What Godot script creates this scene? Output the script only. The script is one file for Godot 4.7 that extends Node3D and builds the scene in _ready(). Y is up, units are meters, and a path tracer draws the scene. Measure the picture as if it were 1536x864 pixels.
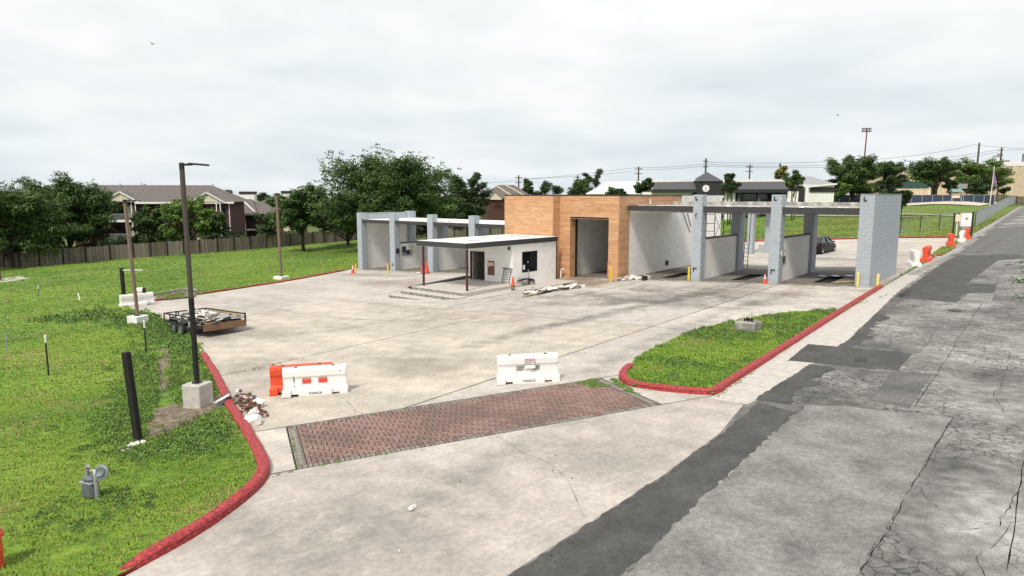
extends Node3D

# ground plane of the lot: it rises 5 cm per metre along x (u) and 1.8 cm per metre away (v = -z)
const CAM := Vector3(19.717, 5.53, 40.967)
const PITCH := 7.785
const YAW := 40.477
const FPX := 1024.0
var M := {}
var T := {}
var used := {}
var rng := RandomNumberGenerator.new()
var cam_basis: Basis


class MB:
	var v := PackedVector3Array()
	var n := PackedVector3Array()
	var uv := PackedVector2Array()
	var c := PackedColorArray()
	var col := Color.WHITE
	func vert(p: Vector3, nn: Vector3, t: Vector2) -> void:
		v.append(p); n.append(nn); uv.append(t); c.append(col)
	static func planar(p: Vector3, nn: Vector3) -> Vector2:
		var a := nn.abs()
		if a.y >= a.x and a.y >= a.z: return Vector2(p.x, p.z)
		if a.x >= a.z: return Vector2(p.z, -p.y)
		return Vector2(p.x, -p.y)
	# corners run counter-clockwise seen from outside; written clockwise for Godot
	func tri(a: Vector3, b: Vector3, d: Vector3) -> void:
		var nn := (b - a).cross(d - a).normalized()
		for p in [a, d, b]: vert(p, nn, planar(p, nn))
	func quad(a: Vector3, b: Vector3, d: Vector3, e: Vector3) -> void:
		var nn := (d - a).cross(e - b).normalized()
		for p in [a, d, b, a, e, d]: vert(p, nn, planar(p, nn))
	func quaduv(a: Vector3, b: Vector3, d: Vector3, e: Vector3, ua: Vector2, ub: Vector2, ud: Vector2, ue: Vector2) -> void:
		var nn := (d - a).cross(e - b).normalized()
		vert(a, nn, ua); vert(d, nn, ud); vert(b, nn, ub); vert(a, nn, ua); vert(e, nn, ue); vert(d, nn, ud)
	func squad(a: Array, b: Array, d: Array, e: Array) -> void:   # each [pos, normal, uv]
		for p in [a, d, b, a, e, d]: vert(p[0], p[1], p[2])
	func box(ctr: Vector3, size: Vector3, bs := Basis.IDENTITY, bev := 0.0) -> void:
		var h := size / 2.0
		var b := minf(bev, minf(h.x, minf(h.y, h.z)) * 0.9)
		if b <= 0.0:
			for ax in 3:
				for s in [-1.0, 1.0]:
					var i := (ax + 1) % 3
					var j := (ax + 2) % 3
					var q := []
					for k in [[-1, -1], [1, -1], [1, 1], [-1, 1]]:
						var p := Vector3.ZERO
						p[ax] = h[ax] * s; p[i] = h[i] * k[0] * s; p[j] = h[j] * k[1]
						q.append(ctr + bs * p)
					quad(q[0], q[1], q[2], q[3])
			return
		for ax in 3:
			var i := (ax + 1) % 3
			var j := (ax + 2) % 3
			for s in [-1.0, 1.0]:
				var q := []
				for k in [[-1, -1], [1, -1], [1, 1], [-1, 1]]:
					var p := Vector3.ZERO
					p[ax] = h[ax] * s; p[i] = (h[i] - b) * k[0] * s; p[j] = (h[j] - b) * k[1]
					q.append(ctr + bs * p)
				quad(q[0], q[1], q[2], q[3])
			# edges along axis ax
			for s1 in [-1.0, 1.0]:
				for s2 in [-1.0, 1.0]:
					var q := []
					for k in [[0, -1], [0, 1], [1, 1], [1, -1]]:
						var p := Vector3.ZERO
						p[ax] = (h[ax] - b) * k[1]
						if k[0] == 0:
							p[i] = h[i] * s1; p[j] = (h[j] - b) * s2
						else:
							p[i] = (h[i] - b) * s1; p[j] = h[j] * s2
						q.append(ctr + bs * p)
					if s1 * s2 > 0: quad(q[3], q[2], q[1], q[0])
					else: quad(q[0], q[1], q[2], q[3])
		for sx in [-1.0, 1.0]:
			for sy in [-1.0, 1.0]:
				for sz in [-1.0, 1.0]:
					var a := ctr + bs * Vector3(h.x * sx, (h.y - b) * sy, (h.z - b) * sz)
					var d := ctr + bs * Vector3((h.x - b) * sx, h.y * sy, (h.z - b) * sz)
					var e := ctr + bs * Vector3((h.x - b) * sx, (h.y - b) * sy, h.z * sz)
					if sx * sy * sz > 0: tri(a, d, e)
					else: tri(a, e, d)
	func bx(x0: float, x1: float, y0: float, y1: float, z0: float, z1: float, bev := 0.0) -> void:
		box(Vector3(x0 + x1, y0 + y1, z0 + z1) / 2.0, Vector3(absf(x1 - x0), absf(y1 - y0), absf(z1 - z0)), Basis.IDENTITY, bev)
	func beam(a: Vector3, b: Vector3, w: float, h: float, up := Vector3.UP, bev := 0.0) -> void:
		var z := (b - a)
		var l := z.length()
		z /= l
		if absf(z.dot(up)) > 0.99: up = Vector3.RIGHT
		var x := up.cross(z).normalized()
		box((a + b) / 2.0, Vector3(w, h, l), Basis(x, z.cross(x), z), bev)
	func tube(pts: Array, rs: Array, seg := 8, caps := true) -> void:
		var rings := []
		var ref := Vector3.UP
		var along := 0.0
		for i in pts.size():
			var d: Vector3 = (pts[mini(i + 1, pts.size() - 1)] - pts[maxi(i - 1, 0)]).normalized()
			if i == 0 and absf(d.y) > 0.9: ref = Vector3.RIGHT
			var x := ref.cross(d).normalized()
			if x.length() < 0.1: x = Vector3.FORWARD
			var y := d.cross(x)
			ref = y
			if i > 0: along += pts[i].distance_to(pts[i - 1])
			var ring := []
			var r: float = rs[mini(i, rs.size() - 1)]
			for k in seg + 1:
				var a := TAU * k / seg
				var nn := x * cos(a) + y * sin(a)
				ring.append([pts[i] + nn * r, nn, Vector2(a * r, along)])
			rings.append(ring)
		for i in rings.size() - 1:
			for k in seg:
				squad(rings[i][k], rings[i][k + 1], rings[i + 1][k + 1], rings[i + 1][k])
		if caps:
			for k in seg:
				tri(pts[0], rings[0][k + 1][0], rings[0][k][0])
				var z := rings.size() - 1
				tri(pts[z], rings[z][k][0], rings[z][k + 1][0])
	func lathe(prof: Array, org: Vector3, bs := Basis.IDENTITY, seg := 16) -> void:   # prof: Vector2(r, y) upwards, flat rings
		for i in prof.size() - 1:
			var a: Vector2 = prof[i]
			var b: Vector2 = prof[i + 1]
			var t := Vector2(b.y - a.y, a.x - b.x).normalized()
			for k in seg:
				var a0 := -TAU * k / seg
				var a1 := -TAU * (k + 1) / seg
				var d0 := Vector3(cos(a0), 0, sin(a0))
				var d1 := Vector3(cos(a1), 0, sin(a1))
				var n0 := bs * (d0 * t.x + Vector3.UP * t.y)
				var n1 := bs * (d1 * t.x + Vector3.UP * t.y)
				squad([org + bs * (d0 * a.x + Vector3.UP * a.y), n0, Vector2(a0 * a.x, a.y)], [org + bs * (d1 * a.x + Vector3.UP * a.y), n1, Vector2(a1 * a.x, a.y)],
					[org + bs * (d1 * b.x + Vector3.UP * b.y), n1, Vector2(a1 * b.x, b.y)], [org + bs * (d0 * b.x + Vector3.UP * b.y), n0, Vector2(a0 * b.x, b.y)])
	# face of a block wall: o lower left corner, r along, up, blocks 0.4 x 0.2 with raked joints
	func blocks(o: Vector3, r: Vector3, up: Vector3, w: float, h: float, rg: RandomNumberGenerator, tint := 0.045) -> void:
		var nn := r.cross(up)
		var g := 0.009
		var dep := 0.011
		var y := 0.0
		var row := 0
		while y < h - 0.01:
			var y1 := minf(y + 0.2, h)
			var x := -0.2 if row % 2 else 0.0
			while x < w - 0.01:
				var x0 := maxf(x, 0.0)
				var x1 := minf(x + 0.4, w)
				if x1 - x0 > 0.03 and y1 - y > 0.03:
					col = Color.WHITE * (1.0 - rg.randf() * tint)
					var q := [o + r * x0 + up * y, o + r * x1 + up * y, o + r * x1 + up * y1, o + r * x0 + up * y1]
					var f := nn * dep
					var p := [q[0] + (r + up) * g + f, q[1] + (up - r) * g + f, q[2] - (r + up) * g + f, q[3] + (r - up) * g + f]
					quad(p[0], p[1], p[2], p[3])
					for k in 4: quad(q[k], q[(k + 1) % 4], p[(k + 1) % 4], p[k])
				x += 0.4
			y += 0.2
			row += 1
		col = Color.WHITE
	func block_box(x0: float, x1: float, y0: float, y1: float, z0: float, z1: float, rg: RandomNumberGenerator, cap := true) -> void:
		blocks(Vector3(x0, y0, z1), Vector3.RIGHT, Vector3.UP, x1 - x0, y1 - y0, rg)
		blocks(Vector3(x1, y0, z0), Vector3.LEFT, Vector3.UP, x1 - x0, y1 - y0, rg)
		blocks(Vector3(x1, y0, z1), Vector3.FORWARD, Vector3.UP, z1 - z0, y1 - y0, rg)
		blocks(Vector3(x0, y0, z0), Vector3.BACK, Vector3.UP, z1 - z0, y1 - y0, rg)
		if cap: quad(Vector3(x0, y1, z1), Vector3(x1, y1, z1), Vector3(x1, y1, z0), Vector3(x0, y1, z0))
	func mesh() -> ArrayMesh:
		var arr := []
		arr.resize(Mesh.ARRAY_MAX)
		arr[Mesh.ARRAY_VERTEX] = v; arr[Mesh.ARRAY_NORMAL] = n; arr[Mesh.ARRAY_TEX_UV] = uv; arr[Mesh.ARRAY_TEX_UV2] = uv; arr[Mesh.ARRAY_COLOR] = c
		var m := ArrayMesh.new()
		m.add_surface_from_arrays(Mesh.PRIMITIVE_TRIANGLES, arr)
		return m


# ---------- names, metas ----------
func nm(s: String) -> String:
	used[s] = used.get(s, -1) + 1
	return s if used[s] == 0 else "%s_%03d" % [s, used[s]]

func tag(o: Node, label: String, category: String, group := "", kind := "") -> Node:
	if label: o.set_meta("label", label)
	if category: o.set_meta("category", category)
	if group: o.set_meta("group", group)
	if kind: o.set_meta("kind", kind)
	return o

func thing(called: String, label: String, category: String, at := Vector3.ZERO, turn := 0.0, group := "") -> Node3D:
	var o := Node3D.new()
	o.name = nm(called)
	add_child(o)
	o.position = at
	o.rotation.y = turn
	tag(o, label, category, group)
	return o

func obj(called: String, mb: MB, m: Material, parent: Node = null) -> MeshInstance3D:
	var o := MeshInstance3D.new()
	o.mesh = mb.mesh()
	o.material_override = m
	if parent:
		o.name = called
		parent.add_child(o, true)
	else:
		o.name = nm(called)
		add_child(o)
	return o

func piece(called: String, mesh: Mesh, m: Material, parent: Node, xf: Transform3D) -> MeshInstance3D:
	var o := MeshInstance3D.new()
	o.mesh = mesh
	o.material_override = m
	o.name = called
	o.transform = xf
	parent.add_child(o, true)
	return o

func struct(called: String, mb: MB, m: Material, parent: Node = null) -> MeshInstance3D:
	var o := obj(called, mb, m, parent)
	if parent == null: o.set_meta("kind", "structure")
	return o

func copy(o: Node3D, label := "") -> Node3D:
	var base := String(o.name)
	if base.length() > 4 and base[base.length() - 4] == "_": base = base.left(base.length() - 4)
	var c: Node3D = o.duplicate()
	c.name = nm(base)
	add_child(c)
	if label: c.set_meta("label", label)
	return c

# ---------- ground ----------
func H(u: float, v: float) -> float:
	var a := 0.05 * u
	if u > 24.0: a = 1.2
	elif u < -120.0: a = -4.4
	elif u < -40.0: a = -2.0 + 0.03 * (u + 40.0)
	# the field behind the yard climbs to the school
	var rise := 1.75 * smoothstep(43.0, 108.0, v) * smoothstep(8.0, -6.0, u) * smoothstep(-75.0, -35.0, u)
	return a + 0.018 * clampf(v, -60.0, 140.0) + rise

func G(u: float, v: float, up := 0.0) -> Vector3:
	return Vector3(u, H(u, v) + up, -v)

func ray(px: float, py: float) -> Vector3:
	return cam_basis * Vector3((px - 768.0) / FPX, (432.0 - py) / FPX, -1.0)

func gp(px: float, py: float, up := 0.0) -> Vector3:   # where the line of sight through a pixel of the photograph meets the ground
	var d := ray(px, py)
	var t := 3.0
	var step := 0.5
	while t < 900.0:
		var p := CAM + d * t
		if p.y - up <= H(p.x, -p.z): break
		t += step
		step *= 1.02
	var lo := t - step
	var hi := t
	for i in 30:
		var m := (lo + hi) / 2.0
		var p := CAM + d * m
		if p.y - up <= H(p.x, -p.z): hi = m
		else: lo = m
	return CAM + d * hi

func guv(px: float, py: float) -> Vector2:
	var p := gp(px, py)
	return Vector2(p.x, -p.z)

func at_depth(px: float, py: float, d: float) -> Vector3:
	return CAM + ray(px, py) * d

func foot(px: float, d: float) -> Vector3:   # ground point below the line of sight in column px at depth d
	var p := at_depth(px, 292.0, d)
	return Vector3(p.x, H(p.x, -p.z), p.z)

# polygon in (u, v) laid on the ground, with sides down to bot
func slab(mb: MB, poly: PackedVector2Array, top: float, bot: float) -> void:
	var idx := Geometry2D.triangulate_polygon(poly)
	for i in range(0, idx.size(), 3):
		var a := poly[idx[i]]
		var b := poly[idx[i + 1]]
		var d := poly[idx[i + 2]]
		var pa := G(a.x, a.y, top)
		var pb := G(b.x, b.y, top)
		var pd := G(d.x, d.y, top)
		if (pb - pa).cross(pd - pa).y > 0: mb.tri(pa, pb, pd)
		else: mb.tri(pa, pd, pb)
	if bot >= top: return
	var cw := Geometry2D.is_polygon_clockwise(poly)
	for i in poly.size():
		var a := poly[i]
		var b := poly[(i + 1) % poly.size()]
		if cw:
			var s := a
			a = b
			b = s
		mb.quad(G(a.x, a.y, bot), G(b.x, b.y, bot), G(b.x, b.y, top), G(a.x, a.y, top))

func slab_fine(mb: MB, poly: PackedVector2Array, top: float, step: float) -> void:   # follows curved ground
	var bb := Rect2(poly[0], Vector2.ZERO)
	for p in poly: bb = bb.expand(p)
	var u := bb.position.x
	while u < bb.end.x:
		var v := bb.position.y
		while v < bb.end.y:
			for r in Geometry2D.intersect_polygons(poly, PackedVector2Array([Vector2(u, v), Vector2(u + step, v), Vector2(u + step, v + step), Vector2(u, v + step)])): slab(mb, r, top, top)
			v += step
		u += step

func pv(a: Array) -> PackedVector2Array:
	var r := PackedVector2Array()
	for p in a: r.append(Vector2(p[0], p[1]))
	return r

func pix(a: Array) -> PackedVector2Array:
	var r := PackedVector2Array()
	for p in a: r.append(guv(p[0], p[1]))
	return r

func cut(polys: Array, p: Vector2, d: Vector2, fuse := PackedVector2Array()) -> Array:   # cut polygons by a straight line; pieces whose middle lies outside «fuse» stay whole
	d = d.normalized()
	var s := Vector2(-d.y, d.x)
	var out := []
	for q in polys:
		if fuse.size():
			var m := Vector2.ZERO
			for k in q: m += k / q.size()
			if not Geometry2D.is_point_in_polygon(m, fuse):
				out.append(q)
				continue
		for sg in [-1.0, 1.0]:
			var half := PackedVector2Array([p - d * 400.0, p + d * 400.0, p + d * 400.0 + s * sg * 400.0, p - d * 400.0 + s * sg * 400.0])
			for r in Geometry2D.intersect_polygons(q, half):
				if r.size() >= 3 and not (Geometry2D.is_polygon_clockwise(r) and r.size() < 3): out.append(r)
	return out

func jag(a: PackedVector2Array, step: float, amp: float, closed := true) -> PackedVector2Array:
	var r := PackedVector2Array()
	var nn := a.size() if closed else a.size() - 1
	for i in nn:
		var p := a[i]
		var q := a[(i + 1) % a.size()]
		var k := maxi(1, int(p.distance_to(q) / step))
		var s := (q - p).orthogonal().normalized()
		for j in k:
			var t := float(j) / k
			r.append(p.lerp(q, t) + s * (rng.randf_range(-amp, amp) if j > 0 else 0.0))
	if not closed: r.append(a[a.size() - 1])
	return r

func smooth_line(a: Array, step := 0.25) -> PackedVector2Array:
	var cv := Curve2D.new()
	for i in a.size():
		var p := Vector2(a[i][0], a[i][1])
		var q := Vector2(a[maxi(i - 1, 0)][0], a[maxi(i - 1, 0)][1])
		var r := Vector2(a[mini(i + 1, a.size() - 1)][0], a[mini(i + 1, a.size() - 1)][1])
		var t := (r - q) / 6.0
		cv.add_point(p, -t * minf(1.0, p.distance_to(q) * 3.0 / maxf(0.01, (r - q).length())), t * minf(1.0, p.distance_to(r) * 3.0 / maxf(0.01, (r - q).length())))
	cv.bake_interval = step
	return cv.get_baked_points()

# ---------- materials ----------
func lin(r: float, g: float, b: float) -> Color:
	return Color(r, g, b).linear_to_srgb()

func mat(r: float, g: float, b: float, rough := 0.8, metal := 0.0, tex: Texture2D = null, scale := 1.0, vcol := false) -> StandardMaterial3D:
	var m := StandardMaterial3D.new()
	m.albedo_color = lin(r, g, b)
	m.roughness = rough
	m.metallic = metal
	if tex:
		m.albedo_texture = tex
		m.uv1_scale = Vector3(scale, scale, scale)
	m.vertex_color_use_as_albedo = vcol
	return m

func noise_img(size: int, sd: int, freq: float, oct := 4, type := FastNoiseLite.TYPE_SIMPLEX_SMOOTH) -> PackedByteArray:
	var f := FastNoiseLite.new()
	f.seed = sd
	f.noise_type = type
	f.frequency = freq
	f.fractal_octaves = oct
	var im := f.get_seamless_image(size, size, false, false, 0.15)
	im.convert(Image.FORMAT_L8)
	return im.get_data()

# grey texture from layers [freq, octaves, amount]; bright = 255, darkest = 255 * (1 - sum of amounts)
func grain(size: int, sd: int, layers: Array, tint := Color.WHITE) -> ImageTexture:
	var ls := []
	for i in layers.size(): ls.append(noise_img(size, sd + i * 7, layers[i][0], layers[i][1]))
	var out := PackedByteArray()
	out.resize(size * size * 3)
	for i in size * size:
		var k := 1.0
		for j in ls.size(): k -= layers[j][2] * (1.0 - clampf((ls[j][i] / 255.0 - 0.5) * 1.6 + 0.5, 0.0, 1.0))
		var w := 1.0 - k
		out[i * 3] = int(255.0 * clampf(k + w * (tint.r - 1.0) * -1.0 * 0.0 + w * (tint.r - 0.5) * 0.2, 0, 1))
		out[i * 3 + 1] = int(255.0 * clampf(k + w * (tint.g - 0.5) * 0.2, 0, 1))
		out[i * 3 + 2] = int(255.0 * clampf(k + w * (tint.b - 0.5) * 0.2, 0, 1))
	return ImageTexture.create_from_image(Image.create_from_data(size, size, false, Image.FORMAT_RGB8, out))

func lot_texture() -> ImageTexture:
	var w := 640
	var h := 920
	var f1 := FastNoiseLite.new()
	f1.seed = 3; f1.frequency = 0.14; f1.fractal_octaves = 5
	var f2 := FastNoiseLite.new()
	f2.seed = 9; f2.frequency = 0.9; f2.fractal_octaves = 5; f2.fractal_gain = 0.65
	var f3 := FastNoiseLite.new()
	f3.seed = 21; f3.frequency = 0.35; f3.fractal_octaves = 4
	var d := PackedFloat32Array()   # amount of grey dirt and painted bay shade
	d.resize(w * h)
	for j in h:
		var z := -45.0 + 86.0 * j / h
		for i in w:
			var x := -40.0 + 60.0 * i / w
			var k := f1.get_noise_2d(x, z) * 0.34 + f2.get_noise_2d(x, z) * 0.34 + f3.get_noise_2d(x * 0.16 + z * 0.05, z * 1.3 - x * 0.12) * 0.32
			var dd := clampf(0.15 + k * 0.55, 0.0, 1.0)
			if z < 0.8 and z > -8.6 and x > -35.0 and x < 10.0:   # oil and mud on the wash bay floors, with roof shade painted in
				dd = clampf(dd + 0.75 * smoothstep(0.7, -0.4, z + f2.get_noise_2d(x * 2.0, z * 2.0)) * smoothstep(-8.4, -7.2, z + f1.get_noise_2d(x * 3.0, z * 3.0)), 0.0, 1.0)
			d[j * w + i] = dd
	# tyre marks: polylines (u, v), half width, strength
	var marks := []
	for tm in [[[[300, 452], [380, 458], [470, 472], [560, 480], [640, 480], [700, 476], [760, 462]], 0.22, 0.35], [[[560, 455], [620, 462], [690, 462], [735, 452], [800, 440]], 0.3, 0.22],
			[[[400, 505], [520, 492], [640, 470], [740, 445], [850, 432]], 0.35, 0.16], [[[700, 520], [820, 490], [950, 462], [1060, 440], [1120, 425]], 0.5, 0.3], [[[760, 500], [880, 478], [990, 452], [1080, 428]], 0.5, 0.24],
			[[[640, 740], [700, 700], [800, 650]], 0.4, 0.14], [[[560, 800], [700, 720], [820, 660], [900, 620]], 0.5, 0.14], [[[880, 560], [960, 520], [1080, 470], [1180, 440]], 0.6, 0.16]]:
		marks.append([smooth_line(Array(pix(tm[0])).map(func(p): return [p.x, p.y]), 0.5), tm[1], tm[2]])
	for m in marks:
		for p in m[0]:
			var ci := int((p.x + 40.0) / 60.0 * w)
			var cj := int((-p.y + 45.0) / 86.0 * h)
			for j in range(maxi(cj - 12, 0), mini(cj + 13, h)):
				for i in range(maxi(ci - 12, 0), mini(ci + 13, w)):
					var x: float = -40.0 + 60.0 * i / w - p.x
					var z: float = -45.0 + 86.0 * j / h + p.y
					var a: float = exp(-(x * x + z * z) / (m[1] * m[1])) * m[2] * 0.75 * (0.75 + f2.get_noise_2d(x + p.x, z - p.y))
					d[j * w + i] = minf(1.0, d[j * w + i] + maxf(a, 0.0) * (1.0 - d[j * w + i]))
	# darkened patches: wear, soil, and shade painted in and behind the bays [px, py, radius u, radius v, amount, brown]
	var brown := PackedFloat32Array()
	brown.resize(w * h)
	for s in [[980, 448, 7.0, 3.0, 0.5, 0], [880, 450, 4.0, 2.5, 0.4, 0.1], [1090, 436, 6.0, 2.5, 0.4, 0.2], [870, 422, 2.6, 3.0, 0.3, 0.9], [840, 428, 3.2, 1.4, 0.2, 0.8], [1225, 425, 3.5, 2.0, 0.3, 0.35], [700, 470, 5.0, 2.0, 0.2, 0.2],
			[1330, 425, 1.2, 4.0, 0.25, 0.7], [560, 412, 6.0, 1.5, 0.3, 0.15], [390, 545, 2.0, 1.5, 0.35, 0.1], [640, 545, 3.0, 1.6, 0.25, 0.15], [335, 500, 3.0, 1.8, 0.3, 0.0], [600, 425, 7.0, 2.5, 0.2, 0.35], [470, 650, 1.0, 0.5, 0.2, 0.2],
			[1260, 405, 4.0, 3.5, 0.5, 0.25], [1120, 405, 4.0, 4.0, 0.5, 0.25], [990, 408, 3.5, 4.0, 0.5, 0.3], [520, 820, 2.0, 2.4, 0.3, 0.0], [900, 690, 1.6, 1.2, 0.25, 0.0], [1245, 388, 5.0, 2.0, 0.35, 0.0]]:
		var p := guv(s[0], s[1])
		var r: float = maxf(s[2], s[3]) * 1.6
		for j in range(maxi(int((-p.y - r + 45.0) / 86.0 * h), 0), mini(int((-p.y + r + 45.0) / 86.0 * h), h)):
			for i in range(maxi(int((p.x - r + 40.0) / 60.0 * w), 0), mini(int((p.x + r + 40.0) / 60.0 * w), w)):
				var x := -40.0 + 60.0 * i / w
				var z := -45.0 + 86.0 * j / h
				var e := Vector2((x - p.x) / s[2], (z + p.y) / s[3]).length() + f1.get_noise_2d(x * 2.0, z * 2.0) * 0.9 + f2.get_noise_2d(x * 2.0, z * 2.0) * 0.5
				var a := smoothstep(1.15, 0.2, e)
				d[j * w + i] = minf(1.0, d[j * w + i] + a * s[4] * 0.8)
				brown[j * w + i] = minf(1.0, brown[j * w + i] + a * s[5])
	var out := PackedByteArray()
	out.resize(w * h * 3)
	var clean := Color(0.868, 0.84, 0.80)
	var dirt_shade := Color(0.475, 0.46, 0.445)
	var soil := Color(0.60, 0.50, 0.40)
	for i in w * h:
		var c := clean.lerp(dirt_shade, d[i]).lerp(soil, brown[i] * 0.6)
		out[i * 3] = int(c.r * 255.0); out[i * 3 + 1] = int(c.g * 255.0); out[i * 3 + 2] = int(c.b * 255.0)
	return ImageTexture.create_from_image(Image.create_from_data(w, h, false, Image.FORMAT_RGB8, out))


func asphalt_texture(size: int, base: float, crack: float, sd: int) -> ImageTexture:
	var cl := noise_img(size, sd, 3.0 / size, 4)
	var pt := noise_img(size, sd + 1, 2.2 / size, 3)
	var md := noise_img(size, sd + 2, 24.0 / size, 3)
	var f := FastNoiseLite.new()
	f.noise_type = FastNoiseLite.TYPE_CELLULAR
	f.cellular_return_type = FastNoiseLite.RETURN_DISTANCE2_SUB
	f.frequency = 34.0 / size
	f.seed = sd
	f.fractal_type = FastNoiseLite.FRACTAL_NONE
	f.domain_warp_enabled = true
	f.domain_warp_amplitude = size * 0.02
	f.domain_warp_frequency = 20.0 / size
	f.domain_warp_fractal_octaves = 3
	var im := f.get_seamless_image(size, size, false, false, 0.1, false)
	im.convert(Image.FORMAT_L8)
	var cr := im.get_data()
	var r := RandomNumberGenerator.new()
	r.seed = sd
	var out := PackedByteArray()
	out.resize(size * size * 3)
	for i in size * size:
		var k := base * (1.0 + (cl[i] / 255.0 - 0.5) * 0.34 + (md[i] / 255.0 - 0.5) * 0.24)
		var g := r.randf()
		k *= 0.86 + g * 0.28
		if g > 0.965: k *= 1.28
		if g < 0.04: k *= 0.7
		if crack > 0.0:
			var e := cr[i] / 255.0
			var where := smoothstep(0.42, 0.62, pt[i] / 255.0) * crack
			var q := 1.0 - smoothstep(0.008, 0.06, e)
			k *= 1.0 - q * where * 0.4
		k = clampf(k, 0.0, 1.0)
		out[i * 3] = int(k * 255.0); out[i * 3 + 1] = int(k * 0.99 * 255.0); out[i * 3 + 2] = int(k * 0.975 * 255.0)
	return ImageTexture.create_from_image(Image.create_from_data(size, size, false, Image.FORMAT_RGB8, out))


func ramp_texture(size: int, sd: int, f0: float, oct: int, stops: Array, grit: float) -> ImageTexture:   # stops [pos, Color]
	var a := noise_img(size, sd, f0, oct)
	var g := Gradient.new()
	g.offsets = PackedFloat32Array(stops.map(func(s): return s[0]))
	g.colors = PackedColorArray(stops.map(func(s): return s[1]))
	var lut := []
	for i in 256: lut.append(g.sample(clampf((i / 255.0 - 0.5) * 1.7 + 0.5, 0, 1)))
	var r := RandomNumberGenerator.new()
	r.seed = sd
	var out := PackedByteArray()
	out.resize(size * size * 3)
	for i in size * size:
		var c: Color = lut[a[i]] * (1.0 + (r.randf() - 0.5) * grit)
		out[i * 3] = int(clampf(c.r, 0, 1) * 255.0); out[i * 3 + 1] = int(clampf(c.g, 0, 1) * 255.0); out[i * 3 + 2] = int(clampf(c.b, 0, 1) * 255.0)
	return ImageTexture.create_from_image(Image.create_from_data(size, size, false, Image.FORMAT_RGB8, out))


func wood_texture(sd: int) -> ImageTexture:
	var w := 512
	var h := 64
	var f := FastNoiseLite.new()
	f.seed = sd; f.frequency = 0.02; f.fractal_octaves = 4
	var out := PackedByteArray()
	out.resize(w * h * 3)
	for j in h:
		for i in w:
			var k := 0.88 + 0.13 * f.get_noise_2d(i * 0.2, j * 5.0) + 0.09 * f.get_noise_2d(i * 0.7 + 400.0, j * 16.0)
			k = clampf(k, 0.4, 1.0)
			out[(j * w + i) * 3] = int(k * 255.0); out[(j * w + i) * 3 + 1] = int(k * 250.0); out[(j * w + i) * 3 + 2] = int(k * 242.0)
	return ImageTexture.create_from_image(Image.create_from_data(w, h, false, Image.FORMAT_RGB8, out))


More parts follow.
